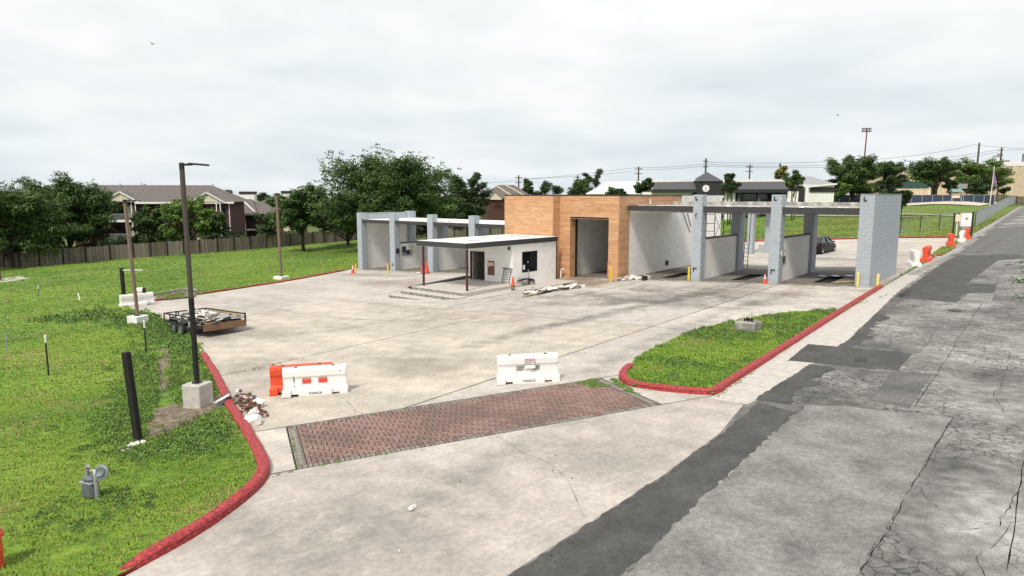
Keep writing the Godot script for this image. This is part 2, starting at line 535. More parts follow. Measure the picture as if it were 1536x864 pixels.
func make_materials() -> void:
	T.fine = grain(512, 1, [[0.35, 2, 0.13], [0.03, 3, 0.09], [0.006, 3, 0.06]])
	T.mid = grain(512, 31, [[0.012, 4, 0.10], [0.1, 3, 0.05]])
	T.clean = grain(512, 35, [[0.006, 3, 0.04], [0.05, 3, 0.03]])
	T.dirty = grain(512, 57, [[0.008, 5, 0.34], [0.08, 3, 0.18]])
	T.wood = wood_texture(4)
	var m: StandardMaterial3D
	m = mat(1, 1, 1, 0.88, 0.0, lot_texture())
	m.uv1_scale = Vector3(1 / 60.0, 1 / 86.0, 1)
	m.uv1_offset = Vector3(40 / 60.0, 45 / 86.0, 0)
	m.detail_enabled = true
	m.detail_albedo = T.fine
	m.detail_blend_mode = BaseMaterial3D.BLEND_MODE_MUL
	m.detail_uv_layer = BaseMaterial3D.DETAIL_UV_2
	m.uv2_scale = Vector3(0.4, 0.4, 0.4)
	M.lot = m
	M.lots = [m]
	for k in [Color(0.965, 0.965, 0.97), Color(0.93, 0.925, 0.93), Color(0.98, 0.97, 0.95)]:
		var mk: StandardMaterial3D = m.duplicate()
		mk.albedo_color = k
		M.lots.append(mk)
	M.concrete = mat(0.50, 0.475, 0.435, 0.88, 0, T.dirty, 0.3)
	M.concrete_clean = mat(0.54, 0.51, 0.47, 0.88, 0, T.mid, 0.5)
	M.concrete_grey = mat(0.40, 0.375, 0.34, 0.88, 0, T.dirty, 0.7)
	M.soil = mat(0.10, 0.075, 0.05, 0.95, 0, T.dirty, 0.7)
	M.asphalt = mat(1, 1, 1, 0.9, 0, asphalt_texture(1024, 0.625, 1.0, 11), 1 / 7.5)
	M.asphalt.detail_enabled = true
	M.asphalt.detail_albedo = T.dirty
	M.asphalt.detail_blend_mode = BaseMaterial3D.BLEND_MODE_MUL
	M.asphalt.detail_uv_layer = BaseMaterial3D.DETAIL_UV_2
	M.asphalt.uv2_scale = Vector3(0.045, 0.045, 0.045)
	M.asphalt_mid = mat(1, 1, 1, 0.9, 0, asphalt_texture(512, 0.465, 0.0, 12), 0.25)
	M.asphalt_dark = mat(1, 1, 1, 0.88, 0, asphalt_texture(512, 0.28, 0.0, 13), 0.25)
	M.asphalt_grey = mat(1, 1, 1, 0.88, 0, asphalt_texture(512, 0.37, 0.3, 14), 0.25)
	M.joint = mat(0.05, 0.044, 0.038, 1.0, 0, T.dirty, 1.0)
	M.crack = mat(0.02, 0.019, 0.018, 1.0)
	var kr := ramp_texture(512, 40, 0.03, 5, [[0.0, Color(0.40, 0.13, 0.14)], [0.35, Color(0.57, 0.16, 0.175)], [0.7, Color(0.63, 0.18, 0.19)], [0.9, Color(0.66, 0.22, 0.22)], [1.0, Color(0.69, 0.31, 0.30)]], 0.14)
	M.kerb_red = mat(1, 1, 1, 0.6, 0, kr, 0.55)
	M.kerb_plain = M.concrete_grey
	T.grass = ramp_texture(512, 44, 0.012, 5, [[0.0, Color(0.33, 0.42, 0.11)], [0.35, Color(0.39, 0.54, 0.13)], [0.65, Color(0.46, 0.61, 0.15)], [1.0, Color(0.56, 0.67, 0.22)]], 0.4)
	M.grass = mat(0.68, 0.68, 0.68, 0.95, 0, T.grass, 0.25, true)
	M.blade = mat(1, 1, 1, 0.75, 0, null, 1, true)
	M.blade.backlight_enabled = true
	M.blade.backlight = Color(0.25, 0.3, 0.1)
	M.leaf = mat(1, 1, 1, 0.7, 0, null, 1, true)
	M.leaf.backlight_enabled = true
	M.leaf.backlight = Color(0.2, 0.25, 0.07)
	M.bark = mat(0.10, 0.085, 0.07, 0.95, 0, T.dirty, 1.5)
	# building paints
	M.block = mat(0.40, 0.445, 0.49, 0.8, 0, T.clean, 0.6, true)
	M.white_block = mat(0.94, 0.93, 0.91, 0.75, 0, T.clean, 0.35, true)
	M.fascia = mat(0.05, 0.05, 0.053, 0.55, 0, T.mid, 0.6)
	M.canopy_edge = mat(0.045, 0.045, 0.048, 0.55, 0, T.clean, 0.6)
	M.black_trim = mat(0.02, 0.02, 0.022, 0.5)
	M.roof_white = mat(0.86, 0.85, 0.83, 0.85, 0, T.mid, 0.3)
	M.roof_bay = mat(0.68, 0.66, 0.62, 0.85, 0, T.dirty, 0.3)
	M.white_paint = mat(0.90, 0.89, 0.87, 0.7, 0, T.mid, 0.35)
	M.planks = []
	for t in [[0.73, 0.43, 0.248], [0.71, 0.412, 0.233], [0.745, 0.45, 0.265], [0.65, 0.37, 0.205], [0.76, 0.47, 0.285], [0.72, 0.42, 0.242]]:
		M.planks.append(mat(t[0], t[1], t[2], 0.6, 0, T.wood, 1.0))
	M.maroon = mat(0.075, 0.018, 0.016, 0.5)
	M.yellow = mat(0.78, 0.56, 0.03, 0.5, 0, T.mid, 1.5)
	M.yellow_pale = mat(0.80, 0.68, 0.25, 0.55, 0, T.mid, 1.5)
	M.red_paint = mat(0.62, 0.07, 0.03, 0.5)
	M.orange = mat(0.80, 0.085, 0.025, 0.5, 0, T.mid, 1.0)
	M.plastic = mat(0.82, 0.81, 0.795, 0.45, 0, T.clean, 0.7)
	M.reflective = mat(0.68, 0.06, 0.04, 0.35)
	M.black = mat(0.012, 0.012, 0.013, 0.6)
	M.rubber = mat(0.018, 0.018, 0.018, 0.85)
	M.steel = mat(0.45, 0.46, 0.47, 0.4, 0.8)
	M.galv = mat(0.42, 0.44, 0.45, 0.5, 0.5, T.mid, 1.0)
	M.grey_metal = mat(0.15, 0.175, 0.195, 0.5, 0.2, T.mid, 2.0)
	M.pole_brown = mat(0.075, 0.058, 0.05, 0.6, 0, T.mid, 1.0)
	M.pole_tan = mat(0.22, 0.15, 0.115, 0.7, 0, T.mid, 1.0)
	M.dark_steel = mat(0.03, 0.03, 0.033, 0.5, 0.3)
	M.charred = mat(0.022, 0.018, 0.016, 0.9, 0, T.dirty, 2.0)
	M.board = mat(0.23, 0.135, 0.075, 0.8, 0, T.wood, 1.0)
	M.board_pale = mat(0.55, 0.42, 0.25, 0.8, 0, T.wood, 1.0)
	M.glass_dark = mat(0.01, 0.012, 0.014, 0.05)
	M.glass_dark.metallic_specular = 0.6
	M.car_paint = mat(0.008, 0.008, 0.010, 0.25)
	M.car_paint.metallic_specular = 0.2
	M.lamp_red = mat(0.35, 0.01, 0.01, 0.25)
	M.lamp_clear = mat(0.7, 0.7, 0.72, 0.15)
	M.rust = mat(0.30, 0.12, 0.05, 0.85, 0, T.dirty, 3.0)
	M.rubble = [mat(0.80, 0.78, 0.75, 0.9, 0, T.mid, 2.0), mat(0.62, 0.58, 0.52, 0.9, 0, T.dirty, 2.0), mat(0.35, 0.15, 0.10, 0.9, 0, T.dirty, 2.0), mat(0.30, 0.28, 0.27, 0.9, 0, T.dirty, 2.0)]
	M.pavers = []
	for t in [[0.50, 0.305, 0.26], [0.43, 0.275, 0.235], [0.58, 0.37, 0.32], [0.38, 0.265, 0.23], [0.47, 0.31, 0.275]]:
		M.pavers.append(mat(t[0], t[1], t[2], 0.9, 0, T.dirty, 1.2))
	M.paver_grey = [mat(0.44, 0.40, 0.355, 0.9, 0, T.dirty, 1.2), mat(0.50, 0.455, 0.40, 0.9, 0, T.dirty, 1.2)]
	# far buildings
	M.shingle = mat(0.235, 0.205, 0.195, 0.95, 0, T.dirty, 0.8)
	M.brick_far = mat(0.14, 0.062, 0.05, 0.9, 0, T.dirty, 1.2)
	M.cream = mat(0.72, 0.66, 0.50, 0.85, 0, T.mid, 0.4)
	M.picket = [mat(0.25, 0.215, 0.19, 0.95, 0, T.wood, 1.0), mat(0.30, 0.265, 0.24, 0.95, 0, T.wood, 1.0), mat(0.205, 0.175, 0.155, 0.95, 0, T.wood, 1.0)]
	M.slate = mat(0.085, 0.085, 0.095, 0.7, 0, T.mid, 0.3)
	M.near_black = mat(0.022, 0.022, 0.024, 0.7)
	M.beige = mat(0.62, 0.51, 0.36, 0.85, 0, T.mid, 0.1)
	M.green_shade = mat(0.03, 0.075, 0.065, 0.8)
	M.purple = mat(0.10, 0.06, 0.20, 0.8)
	M.flag = mat(0.20, 0.12, 0.22, 0.8)
	M.sign_tan = mat(0.75, 0.62, 0.45, 0.8)
	M.teal_roof = mat(0.16, 0.27, 0.25, 0.7)
	M.pole_wood = mat(0.085, 0.07, 0.06, 0.95)


func make_sky() -> void:
	var w := 1024
	var h := 512
	var f := FastNoiseLite.new()
	f.seed = 5; f.frequency = 0.22; f.fractal_octaves = 5; f.fractal_gain = 0.55
	f.domain_warp_enabled = true; f.domain_warp_amplitude = 1.5; f.domain_warp_frequency = 0.15
	var g := FastNoiseLite.new()
	g.seed = 8; g.frequency = 1.1; g.fractal_octaves = 4
	var buf := PackedFloat32Array()
	buf.resize(w * h * 3)
	var gap := Vector3(0.535, 0.595, 0.628)
	var cloud := Vector3(0.76, 0.76, 0.757)
	for j in h:
		var el := PI / 2.0 - PI * (j + 0.5) / h
		var se := sin(maxf(el, 0.0))
		for i in w:
			var az := TAU * (i + 0.5) / w
			var k := 1.0 / (se + 0.10)
			var p := Vector2(cos(az), sin(az)) * cos(el) * k
			var q := f.get_noise_2d(p.x * 1.4, p.y * 1.4) * 0.8 + g.get_noise_2d(p.x, p.y) * 0.22
			var cover := clampf(0.30 + smoothstep(0.0, 0.26, se) * 0.55 + q * 1.0, 0.0, 1.0)
			var c := gap.lerp(cloud, cover) * (1.0 + 0.03 * g.get_noise_2d(p.x * 2.0 + 50.0, p.y * 2.0))
			if el < 0.0: c = Vector3(0.55, 0.55, 0.52)
			var o := (j * w + i) * 3
			buf[o] = c.x; buf[o + 1] = c.y; buf[o + 2] = c.z
	var im := Image.create_from_data(w, h, false, Image.FORMAT_RGBF, buf.to_byte_array())
	var sm := PanoramaSkyMaterial.new()
	sm.panorama = ImageTexture.create_from_image(im)
	var sky := Sky.new()
	sky.sky_material = sm
	var e := Environment.new()
	e.background_mode = Environment.BG_SKY
	e.sky = sky
	e.tonemap_mode = Environment.TONE_MAPPER_LINEAR
	e.tonemap_exposure = 1.34
	e.sdfgi_enabled = true
	e.ssao_enabled = true
	e.ssil_enabled = true
	var we := WorldEnvironment.new()
	we.name = "world_environment"
	we.environment = e
	add_child(we)
	var sun := DirectionalLight3D.new()
	sun.name = "sun"
	sun.light_energy = 0.85
	sun.light_color = Color(1.0, 0.965, 0.91)
	sun.light_angular_distance = 12.0
	sun.shadow_enabled = true
	add_child(sun)
	sun.look_at_from_position(Vector3.ZERO, Vector3(-0.22, -1.05, -0.78), Vector3.UP)

var LOT: PackedVector2Array
var ISLAND: PackedVector2Array
var LEFT_KERB: PackedVector2Array
var LAWN_LEFT: PackedVector2Array
const BO := Vector2(4.4, -31.9)
const BE1 := Vector2(0.465, 0.885)
const BE2 := Vector2(0.885, -0.465)

func kerb(called: String, line: PackedVector2Array, w: float, hgt: float, m: Material, closed := false, tip := false) -> void:
	var root := Node3D.new()
	root.name = nm(called)
	add_child(root)
	root.set_meta("kind", "structure")
	var prof := [Vector2(-0.5, -0.2), Vector2(-0.5, 0.72), Vector2(-0.38, 0.93), Vector2(-0.2, 1.0), Vector2(0.2, 1.0), Vector2(0.38, 0.93), Vector2(0.5, 0.72), Vector2(0.56, -0.2)]
	var rows := []
	var along := 0.0
	var nn := line.size()
	for i in nn:
		var a := line[(i - 1 + nn) % nn] if closed else line[maxi(i - 1, 0)]
		var b := line[(i + 1) % nn] if closed else line[mini(i + 1, nn - 1)]
		var s := (b - a).orthogonal().normalized()
		if i > 0: along += line[i].distance_to(line[i - 1])
		var hh := hgt
		var ww := w
		if tip: hh *= clampf(minf(along, 3.0) / 0.9 + 0.12, 0.0, 1.0)
		if tip: ww *= clampf(along / 0.9 + 0.35, 0.0, 1.0)
		var wob := sin(along * 1.7) * 0.006 + sin(along * 4.1 + 1.0) * 0.004
		var r := []
		var t := 0.0
		for k in prof.size():
			if k > 0: t += (prof[k] - prof[k - 1]).length() * 0.25
			var q: Vector2 = line[i] + s * (prof[k].x * ww + wob)
			r.append([G(q.x, q.y, prof[k].y * hh + wob), Vector2(along, t)])
		rows.append(r)
	# cast in sections about 3 m long with open joints between them
	var i0 := 0
	while i0 < nn - 1:
		var i1 := i0 + 1
		while i1 < nn - 1 and rows[i1][0][1].x - rows[i0][0][1].x < 3.0: i1 += 1
		if nn - 1 - i1 < 3: i1 = nn - 1
		var mb := MB.new()
		var sec := []
		for i in range(i0, i1 + 1): sec.append(rows[i].duplicate())
		var z := sec.size() - 1
		if i1 < nn - 1:
			for k in prof.size():
				var f: Vector3 = sec[z][k][0]
				sec[z][k] = [f + (sec[z - 1][k][0] - f).normalized() * 0.016, sec[z][k][1]]
		for i in z:
			for k in prof.size() - 1:
				mb.quaduv(sec[i][k][0], sec[i][k + 1][0], sec[i + 1][k + 1][0], sec[i + 1][k][0], sec[i][k][1], sec[i][k + 1][1], sec[i + 1][k + 1][1], sec[i + 1][k][1])
		for e in [sec[0], sec[z]]:
			for k in range(1, prof.size() - 1): mb.tri(e[0][0], e[k][0], e[k + 1][0])
		obj("kerb_section", mb, m, root)
		i0 = i1


func build_ground() -> void:
	# base terrain sheet out to the horizon
	var us := [-1500.0, -900.0, -500.0, -300.0, -200.0, -160.0, -120.0, -80.0, -75.0, -60.0, -50.0, -40.0, -35.0, -20.0, -6.0, -3.0, 0.0, 3.0, 6.0, 8.0, 12.0, 24.0, 60.0, 150.0, 300.0, 600.0, 1500.0]
	var vs := [-300.0, -150.0, -60.0, -30.0, 0.0, 20.0, 43.0, 50.0, 56.0, 62.0, 68.0, 76.0, 84.0, 92.0, 100.0, 108.0, 120.0, 140.0, 220.0, 400.0, 800.0, 2500.0]
	var mb := MB.new()
	mb.col = Color(0.62, 0.56, 0.5)
	for j in vs.size() - 1:
		for i in us.size() - 1:
			mb.quad(G(us[i], vs[j], -0.2), G(us[i + 1], vs[j], -0.2), G(us[i + 1], vs[j + 1], -0.2), G(us[i], vs[j + 1], -0.2))
	struct("ground", mb, M.grass)

	# outlines in (u, v)
	LEFT_KERB = smooth_line([[8.95, -37.6], [8.5, -36.1], [7.8, -34.8], [7.1, -34.0], [6.2, -33.5], [4.4, -32.8], [2.4, -32.1], [0.5, -31.4], [-2.3, -30.3], [-5.3, -29.2], [-9.2, -27.8], [-14.9, -26.1], [-22.6, -24.3]])
	var back_left := pix([[196, 464], [176, 452], [222, 441], [272, 436], [297, 442]])
	var rest := pv([[-30.6, -17.8], [-31.0, -15.5], [-32.0, -10.4], [-33.5, -6.1], [-35.4, -1.5], [-36.6, 0.0], [-36.6, 15.0], [-16.0, 19.0], [-13.0, 36.0], [-9.3, 37.5], [3.9, 41.3], [9.4, 41.2], [10.1, 28.0], [10.8, 10.0], [11.2, -0.4], [11.6, -10.5], [12.0, -17.3], [12.3, -23.9], [13.3, -24.3], [13.7, -26.7], [13.8, -29.6], [13.7, -34.0], [13.6, -44.0], [9.2, -44.0]])
	LOT = PackedVector2Array()
	LOT.append_array(LEFT_KERB); LOT.append_array(back_left); LOT.append_array(rest)
	ISLAND = smooth_line([[9.3, -23.6], [9.75, -24.1], [10.6, -24.2], [11.6, -24.05], [12.2, -23.85]])
	ISLAND.append_array(pv([[11.95, -18.6], [11.7, -13.5], [11.5, -9.3]]))
	ISLAND.append_array(smooth_line([[11.2, -9.0], [9.7, -10.6], [8.5, -13.4], [8.1, -16.2], [8.2, -19.8], [8.9, -22.8]]))

	# concrete lot in slabs, cut along its joints, with the brick band and the island left open
	var lot := Node3D.new()
	lot.name = nm("concrete_lot")
	add_child(lot)
	tag(lot, "weathered beige concrete driveway and yard in large slabs", "concrete lot", "", "structure")
	var lot_cracks := []
	for c in [[[740, 652], [765, 665], [800, 685], [838, 706], [858, 735], [880, 780], [890, 790]], [[345, 562], [372, 575], [395, 600]], [[600, 700], [606, 720], [604, 745]], [[560, 640], [520, 600], [470, 575], [430, 560], [395, 553]], [[1063, 497], [1100, 470], [1180, 452], [1250, 445]]]:
		var q := pix(c)
		var line := PackedVector2Array()
		for i in q.size() - 1:
			var s := walk(q[i], q[i + 1], 0.2, 0.05)
			if i > 0: s.remove_at(0)
			line.append_array(s)
		lot_cracks.append(crack_poly(line, 0.014))
	var polys := [LOT]
	var lo := BO + BE2 * 3.26
	polys = cut(polys, BO, BE1)
	polys = cut(polys, lo, BE1)
	var band := PackedVector2Array([BO - BE1 * 20, BO + BE1 * 30, lo + BE1 * 30, lo - BE1 * 20])
	polys = cut(polys, BO, BE2, band)
	polys = cut(polys, BO + BE1 * 9.1, BE2, band)
	var main := PackedVector2Array([BO - BE1 * 60, BO + BE1 * 90, BO + BE1 * 90 - BE2 * 90, BO - BE1 * 60 - BE2 * 90])
	polys = cut(polys, Vector2(-2.9, 0), Vector2(0, 1), main)
	polys = cut(polys, Vector2(0, -15.6), Vector2(1, 0), main)
	polys = cut(polys, Vector2(5.8, 0), Vector2(0, 1), main)
	polys = cut(polys, Vector2(0, -0.15), Vector2(1, 0), main)
	polys = cut(polys, Vector2(0, 8.0), Vector2(1, 0), main)
	polys = cut(polys, Vector2(-16, 0), Vector2(0, 1), main)
	polys = cut(polys, Vector2(0, 24.0), Vector2(1, 0), main)
	polys = cut(polys, Vector2(0, 1.1), Vector2(1, 0), main)
	polys = cut(polys, Vector2(0, 4.5), Vector2(1, 0), main)
	for u in [-2.7, -1.7, 2.2, 3.2, 7.2, 8.2]: polys = cut(polys, Vector2(u, 0), Vector2(0, 1), pv([[-40, 1.1], [12, 1.1], [12, 4.5], [-40, 4.5]]))
	for q in polys:
		var pit := false
		for u in [-2.2, 2.7, 7.7]:
			if Geometry2D.is_point_in_polygon(Vector2(u, 2.8), q): pit = true
		if pit: continue
		var mid := Vector2.ZERO
		for k in q: mid += k / q.size()
		var rel := mid - BO
		if rel.dot(BE2) > 0.1 and rel.dot(BE2) < 3.2 and rel.dot(BE1) > 0.1 and rel.dot(BE1) < 9.0 and Geometry2D.is_point_in_polygon(BO + BE1 * 4.5 + BE2 * 1.6, q): continue
		for r in Geometry2D.clip_polygons(q, ISLAND):
			if Geometry2D.is_polygon_clockwise(r): continue
			for s in Geometry2D.offset_polygon(r, -0.03 if mid.y < 0.0 else -0.012):
				var b := MB.new()
				var bits := [s]
				for c in lot_cracks:
					var nx := []
					for e in bits:
						var res := Geometry2D.clip_polygons(e, c)
						var ok := true
						for g in res:
							if Geometry2D.is_polygon_clockwise(g): ok = false
						nx.append_array(res if ok else [e])
					bits = nx
				for e in bits: slab(b, e, 0.0, -0.1)
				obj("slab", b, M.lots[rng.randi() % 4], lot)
	var fill := MB.new()
	for q in cut([LOT], Vector2(0, 0.9), Vector2(1, 0)):
		var low := 1e9
		for k in q: low = minf(low, k.y)
		if low < 0.0: slab(fill, q, -0.014, -0.014)
	obj("joint_soil", fill, M.joint, lot)
	build_pavers()

	# gutter pan between the kerb and the asphalt, in sections
	var gut := Node3D.new()
	gut.name = nm("gutter")
	add_child(gut)
	tag(gut, "pale concrete gutter pan along the road", "gutter", "", "structure")
	var vv := -24.25
	var kin := func(v: float) -> float: return 12.3 - 0.0466 * (v + 23.8) if v < 0.0 else 11.2 - 0.033 * v
	var kout := func(v: float) -> float: return (13.35 if v < -14.0 else lerpf(13.25, 12.15, (v + 14.0) / 14.0)) if v < 0.0 else 12.15 - 0.0352 * v
	while vv < 150.0:
		var ln := 3.05 if vv < 40.0 else 12.2
		var b := MB.new()
		var a0: float = kin.call(vv)
		var a1: float = kin.call(vv + ln)
		var b0: float = kout.call(vv)
		var b1: float = kout.call(vv + ln)
		var q := PackedVector2Array([Vector2(a0 + 0.01, vv + 0.008), Vector2(b0, vv + 0.008)])
		for k in range(1, 8): q.append(Vector2(lerpf(b0, b1, k / 8.0) + rng.randf_range(-0.05, 0.05), vv + ln * k / 8.0))
		q.append(Vector2(b1, vv + ln - 0.008)); q.append(Vector2(a1 + 0.01, vv + ln - 0.008))
		slab(b, q, 0.003, -0.1)
		obj("gutter_section", b, M.concrete_clean if vv < 4.0 else M.concrete, gut)
		vv += ln

	# kerbs
	var lk := PackedVector2Array()
	for i in LEFT_KERB.size():
		var a := LEFT_KERB[maxi(i - 1, 0)]
		var b := LEFT_KERB[mini(i + 1, LEFT_KERB.size() - 1)]
		lk.append(LEFT_KERB[i] + (b - a).orthogonal().normalized() * -0.11)
	var near := PackedVector2Array()
	var far := PackedVector2Array()
	for p in lk:
		if p.x > -7.0: near.append(p)
		if p.x < -6.8 and p.x > -21.0: far.append(p)
	kerb("red_kerb", near, 0.25, 0.16, M.kerb_red, false, true)
	kerb("edge_kerb", far, 0.15, 0.07, M.concrete_clean)
	var ik := PackedVector2Array()
	for i in ISLAND.size():
		var k := ISLAND[i]
		if i < 60: ik.append(k)
	var isl := smooth_line([[8.75, -22.3], [9.1, -23.3], [9.75, -24.02], [10.6, -24.13], [11.6, -23.98], [12.18, -23.75], [12.17, -23.2], [11.95, -18.6], [11.7, -13.5], [11.5, -9.3], [11.12, -0.2]])
	kerb("red_kerb", isl, 0.24, 0.15, M.kerb_red)
	kerb("red_kerb", smooth_line([[-35.6, -1.3], [-33.6, -6.1], [-32.1, -10.4], [-31.2, -15.5], [-30.8, -17.6]]), 0.2, 0.13, M.kerb_red)
	kerb("red_kerb", smooth_line([[-13.0, 36.2], [-9.3, 37.6], [3.9, 41.4], [9.0, 41.3]]), 0.22, 0.15, M.kerb_red)
	kerb("planter_kerb", smooth_line(Array(pix([[224, 446], [252, 440], [280, 436], [297, 438]])).map(func(p): return [p.x, p.y])), 0.2, 0.22, M.concrete_grey)
	kerb("planter_kerb", smooth_line(Array(pix([[233, 452], [250, 449], [268, 447]])).map(func(p): return [p.x, p.y])), 0.18, 0.13, M.kerb_red)
	kerb("red_kerb", smooth_line(Array(pix([[1395, 384], [1403, 383.5], [1411, 384]])).map(func(p): return [p.x, p.y])), 0.2, 0.12, M.kerb_red)


func build_pavers() -> void:
	var bed := MB.new()
	var lo := BO + BE2 * 3.26
	slab(bed, PackedVector2Array([BO - BE1 * 0.02, BO + BE1 * 9.12, lo + BE1 * 9.12, lo - BE1 * 0.02]), -0.035, -0.035)
	var root := Node3D.new()
	root.name = nm("brick_paving")
	add_child(root)
	tag(root, "band of red brick pavers with grey border across driveway", "brick paving", "", "structure")
	obj("sand_bed", bed, M.soil, root)
	# brick mesh in its own axes, laid with the slope of the ground
	var bl := 0.224
	var bw := 0.112
	var mesh_of := func(l: float, w: float) -> Mesh:
		var b := MB.new()
		b.box(Vector3(0, -0.03, 0), Vector3(l - 0.02, 0.06, w - 0.02), Basis.IDENTITY, 0.006)
		return b.mesh()
	var m_along: Mesh = mesh_of.call(bl, bw)
	var m_half: Mesh = mesh_of.call(bw, bw)
	var list := []   # [centre (s, t), angle, mesh, material]
	var ln := 9.1
	var wd := 3.26
	# border: soldiers along the ends and a header course along the sides
	var s := bw / 2.0
	while s < ln:
		for t in [bw, wd - bw]: list.append([Vector2(s, t), PI / 2, m_along, M.paver_grey[rng.randi() % 2] if rng.randf() < 0.8 else M.pavers[3]])
		s += bw
	var t := bl + bw / 2.0
	while t < wd - bl:
		list.append([Vector2(bl / 2, t), 0.0, m_along, M.paver_grey[rng.randi() % 2]])
		list.append([Vector2(ln - bl / 2, t), 0.0, m_along, M.paver_grey[rng.randi() % 2]])
		t += bw
	# field: herringbone of 45-degree steps in squares
	var fs := bl
	var fl := ln - bl * 2.0
	var ft := bl
	var fw := wd - bl * 2.0
	var tone := FastNoiseLite.new()
	tone.seed = 6; tone.frequency = 0.5
	for a in range(-2, int(fl / bw) + 3):
		for b in range(-2, int(fw / bw) + 3):
			var k := posmod(a - b, 4)
			var c: Vector2
			var ang := 0.0
			if k == 0: c = Vector2(a * bw + bl / 2, b * bw + bw / 2)
			elif k == 2:
				c = Vector2(a * bw + bw / 2, b * bw + bl / 2 - bw)
				ang = PI / 2
			else: continue
			var ex := bl / 2 if ang == 0.0 else bw / 2
			var ey := bw / 2 if ang == 0.0 else bl / 2
			if c.x - ex < -0.001 or c.x + ex > fl + 0.001 or c.y - ey < -0.001 or c.y + ey > fw + 0.001:
				# a half brick where a whole one would stick out
				var done := false
				for e in [-1.0, 1.0]:
					var hc: Vector2 = c + (Vector2(bw / 2, 0) if ang == 0.0 else Vector2(0, bw / 2)) * e
					if hc.x - bw / 2 > -0.002 and hc.x + bw / 2 < fl + 0.002 and hc.y - bw / 2 > -0.002 and hc.y + bw / 2 < fw + 0.002 and not done:
						done = true
						list.append([Vector2(fs + hc.x, ft + hc.y), 0.0, m_half, M.pavers[rng.randi() % 5]])
				continue
			var n := tone.get_noise_2d(c.x, c.y) + rng.randf_range(-0.28, 0.28)
			var mt: Material = M.pavers[0]
			if n > 0.22: mt = M.pavers[2]
			elif n < -0.3: mt = M.pavers[3]
			elif n < -0.12: mt = M.pavers[1]
			elif rng.randf() < 0.3: mt = M.pavers[4]
			list.append([Vector2(fs + c.x, ft + c.y), ang, m_along, mt])
	# the 300 nearest to the camera are bricks of their own
	var eye := Vector2(CAM.x, -CAM.z)
	var all := []
	for k in list:
		var p: Vector2 = BO + BE1 * k[0].x + BE2 * k[0].y
		all.append([p.distance_to(eye), p, k])
	all.sort_custom(func(a, b): return a[0] < b[0])
	var xax := Vector3(BE1.x, 0.05 * BE1.x + 0.018 * BE1.y, -BE1.y).normalized()
	var zax := Vector3(BE2.x, 0.05 * BE2.x + 0.018 * BE2.y, -BE2.y).normalized()
	var nrm := Vector3(-0.05, 1, 0.018).normalized()
	if zax.cross(xax).dot(nrm) < 0: zax = -zax
	var bs := Basis(xax, nrm, xax.cross(nrm))
	var merged := {}
	for i in all.size():
		var p: Vector2 = all[i][1]
		var k: Array = all[i][2]
		var tilt := Basis.from_euler(Vector3(rng.randf_range(-0.012, 0.012), 0, rng.randf_range(-0.012, 0.012)))
		var xf := Transform3D(bs * Basis(Vector3.UP, k[1]) * tilt, G(p.x, p.y, 0.002 + rng.randf_range(-0.004, 0.003)))
		if i < 300: piece("brick", k[2], k[3], root, xf)
		else:
			if not merged.has(k[3]):
				merged[k[3]] = SurfaceTool.new()
				merged[k[3]].begin(Mesh.PRIMITIVE_TRIANGLES)
			merged[k[3]].append_from(k[2], 0, xf)
	var am := ArrayMesh.new()
	for m in merged:
		merged[m].commit(am)
		am.surface_set_material(am.get_surface_count() - 1, m)
	var o := MeshInstance3D.new()
	o.mesh = am
	o.name = "bricks"
	o.set_meta("kind", "stuff")
	root.add_child(o, true)


func walk(a: Vector2, b: Vector2, step: float, amp: float) -> PackedVector2Array:
	var r := PackedVector2Array([a])
	var n := maxi(2, int(a.distance_to(b) / step))
	var s := (b - a).orthogonal().normalized()
	var off := 0.0
	for i in range(1, n):
		off = off * 0.8 + rng.randf_range(-amp, amp)
		r.append(a.lerp(b, float(i) / n) + s * off * sin(PI * i / n))
	r.append(b)
	return r

func crack_poly(line: PackedVector2Array, w: float) -> PackedVector2Array:
	var l := PackedVector2Array()
	var r := PackedVector2Array()
	for i in line.size():
		var s := (line[mini(i + 1, line.size() - 1)] - line[maxi(i - 1, 0)]).orthogonal().normalized()
		var k := w * (0.35 + rng.randf() * 1.0)
		if i == 0 or i == line.size() - 1: k = w * 0.15
		l.append(line[i] + s * k / 2.0)
		r.append(line[i] - s * k / 2.0)
	r.reverse()
	l.append_array(r)
	return l


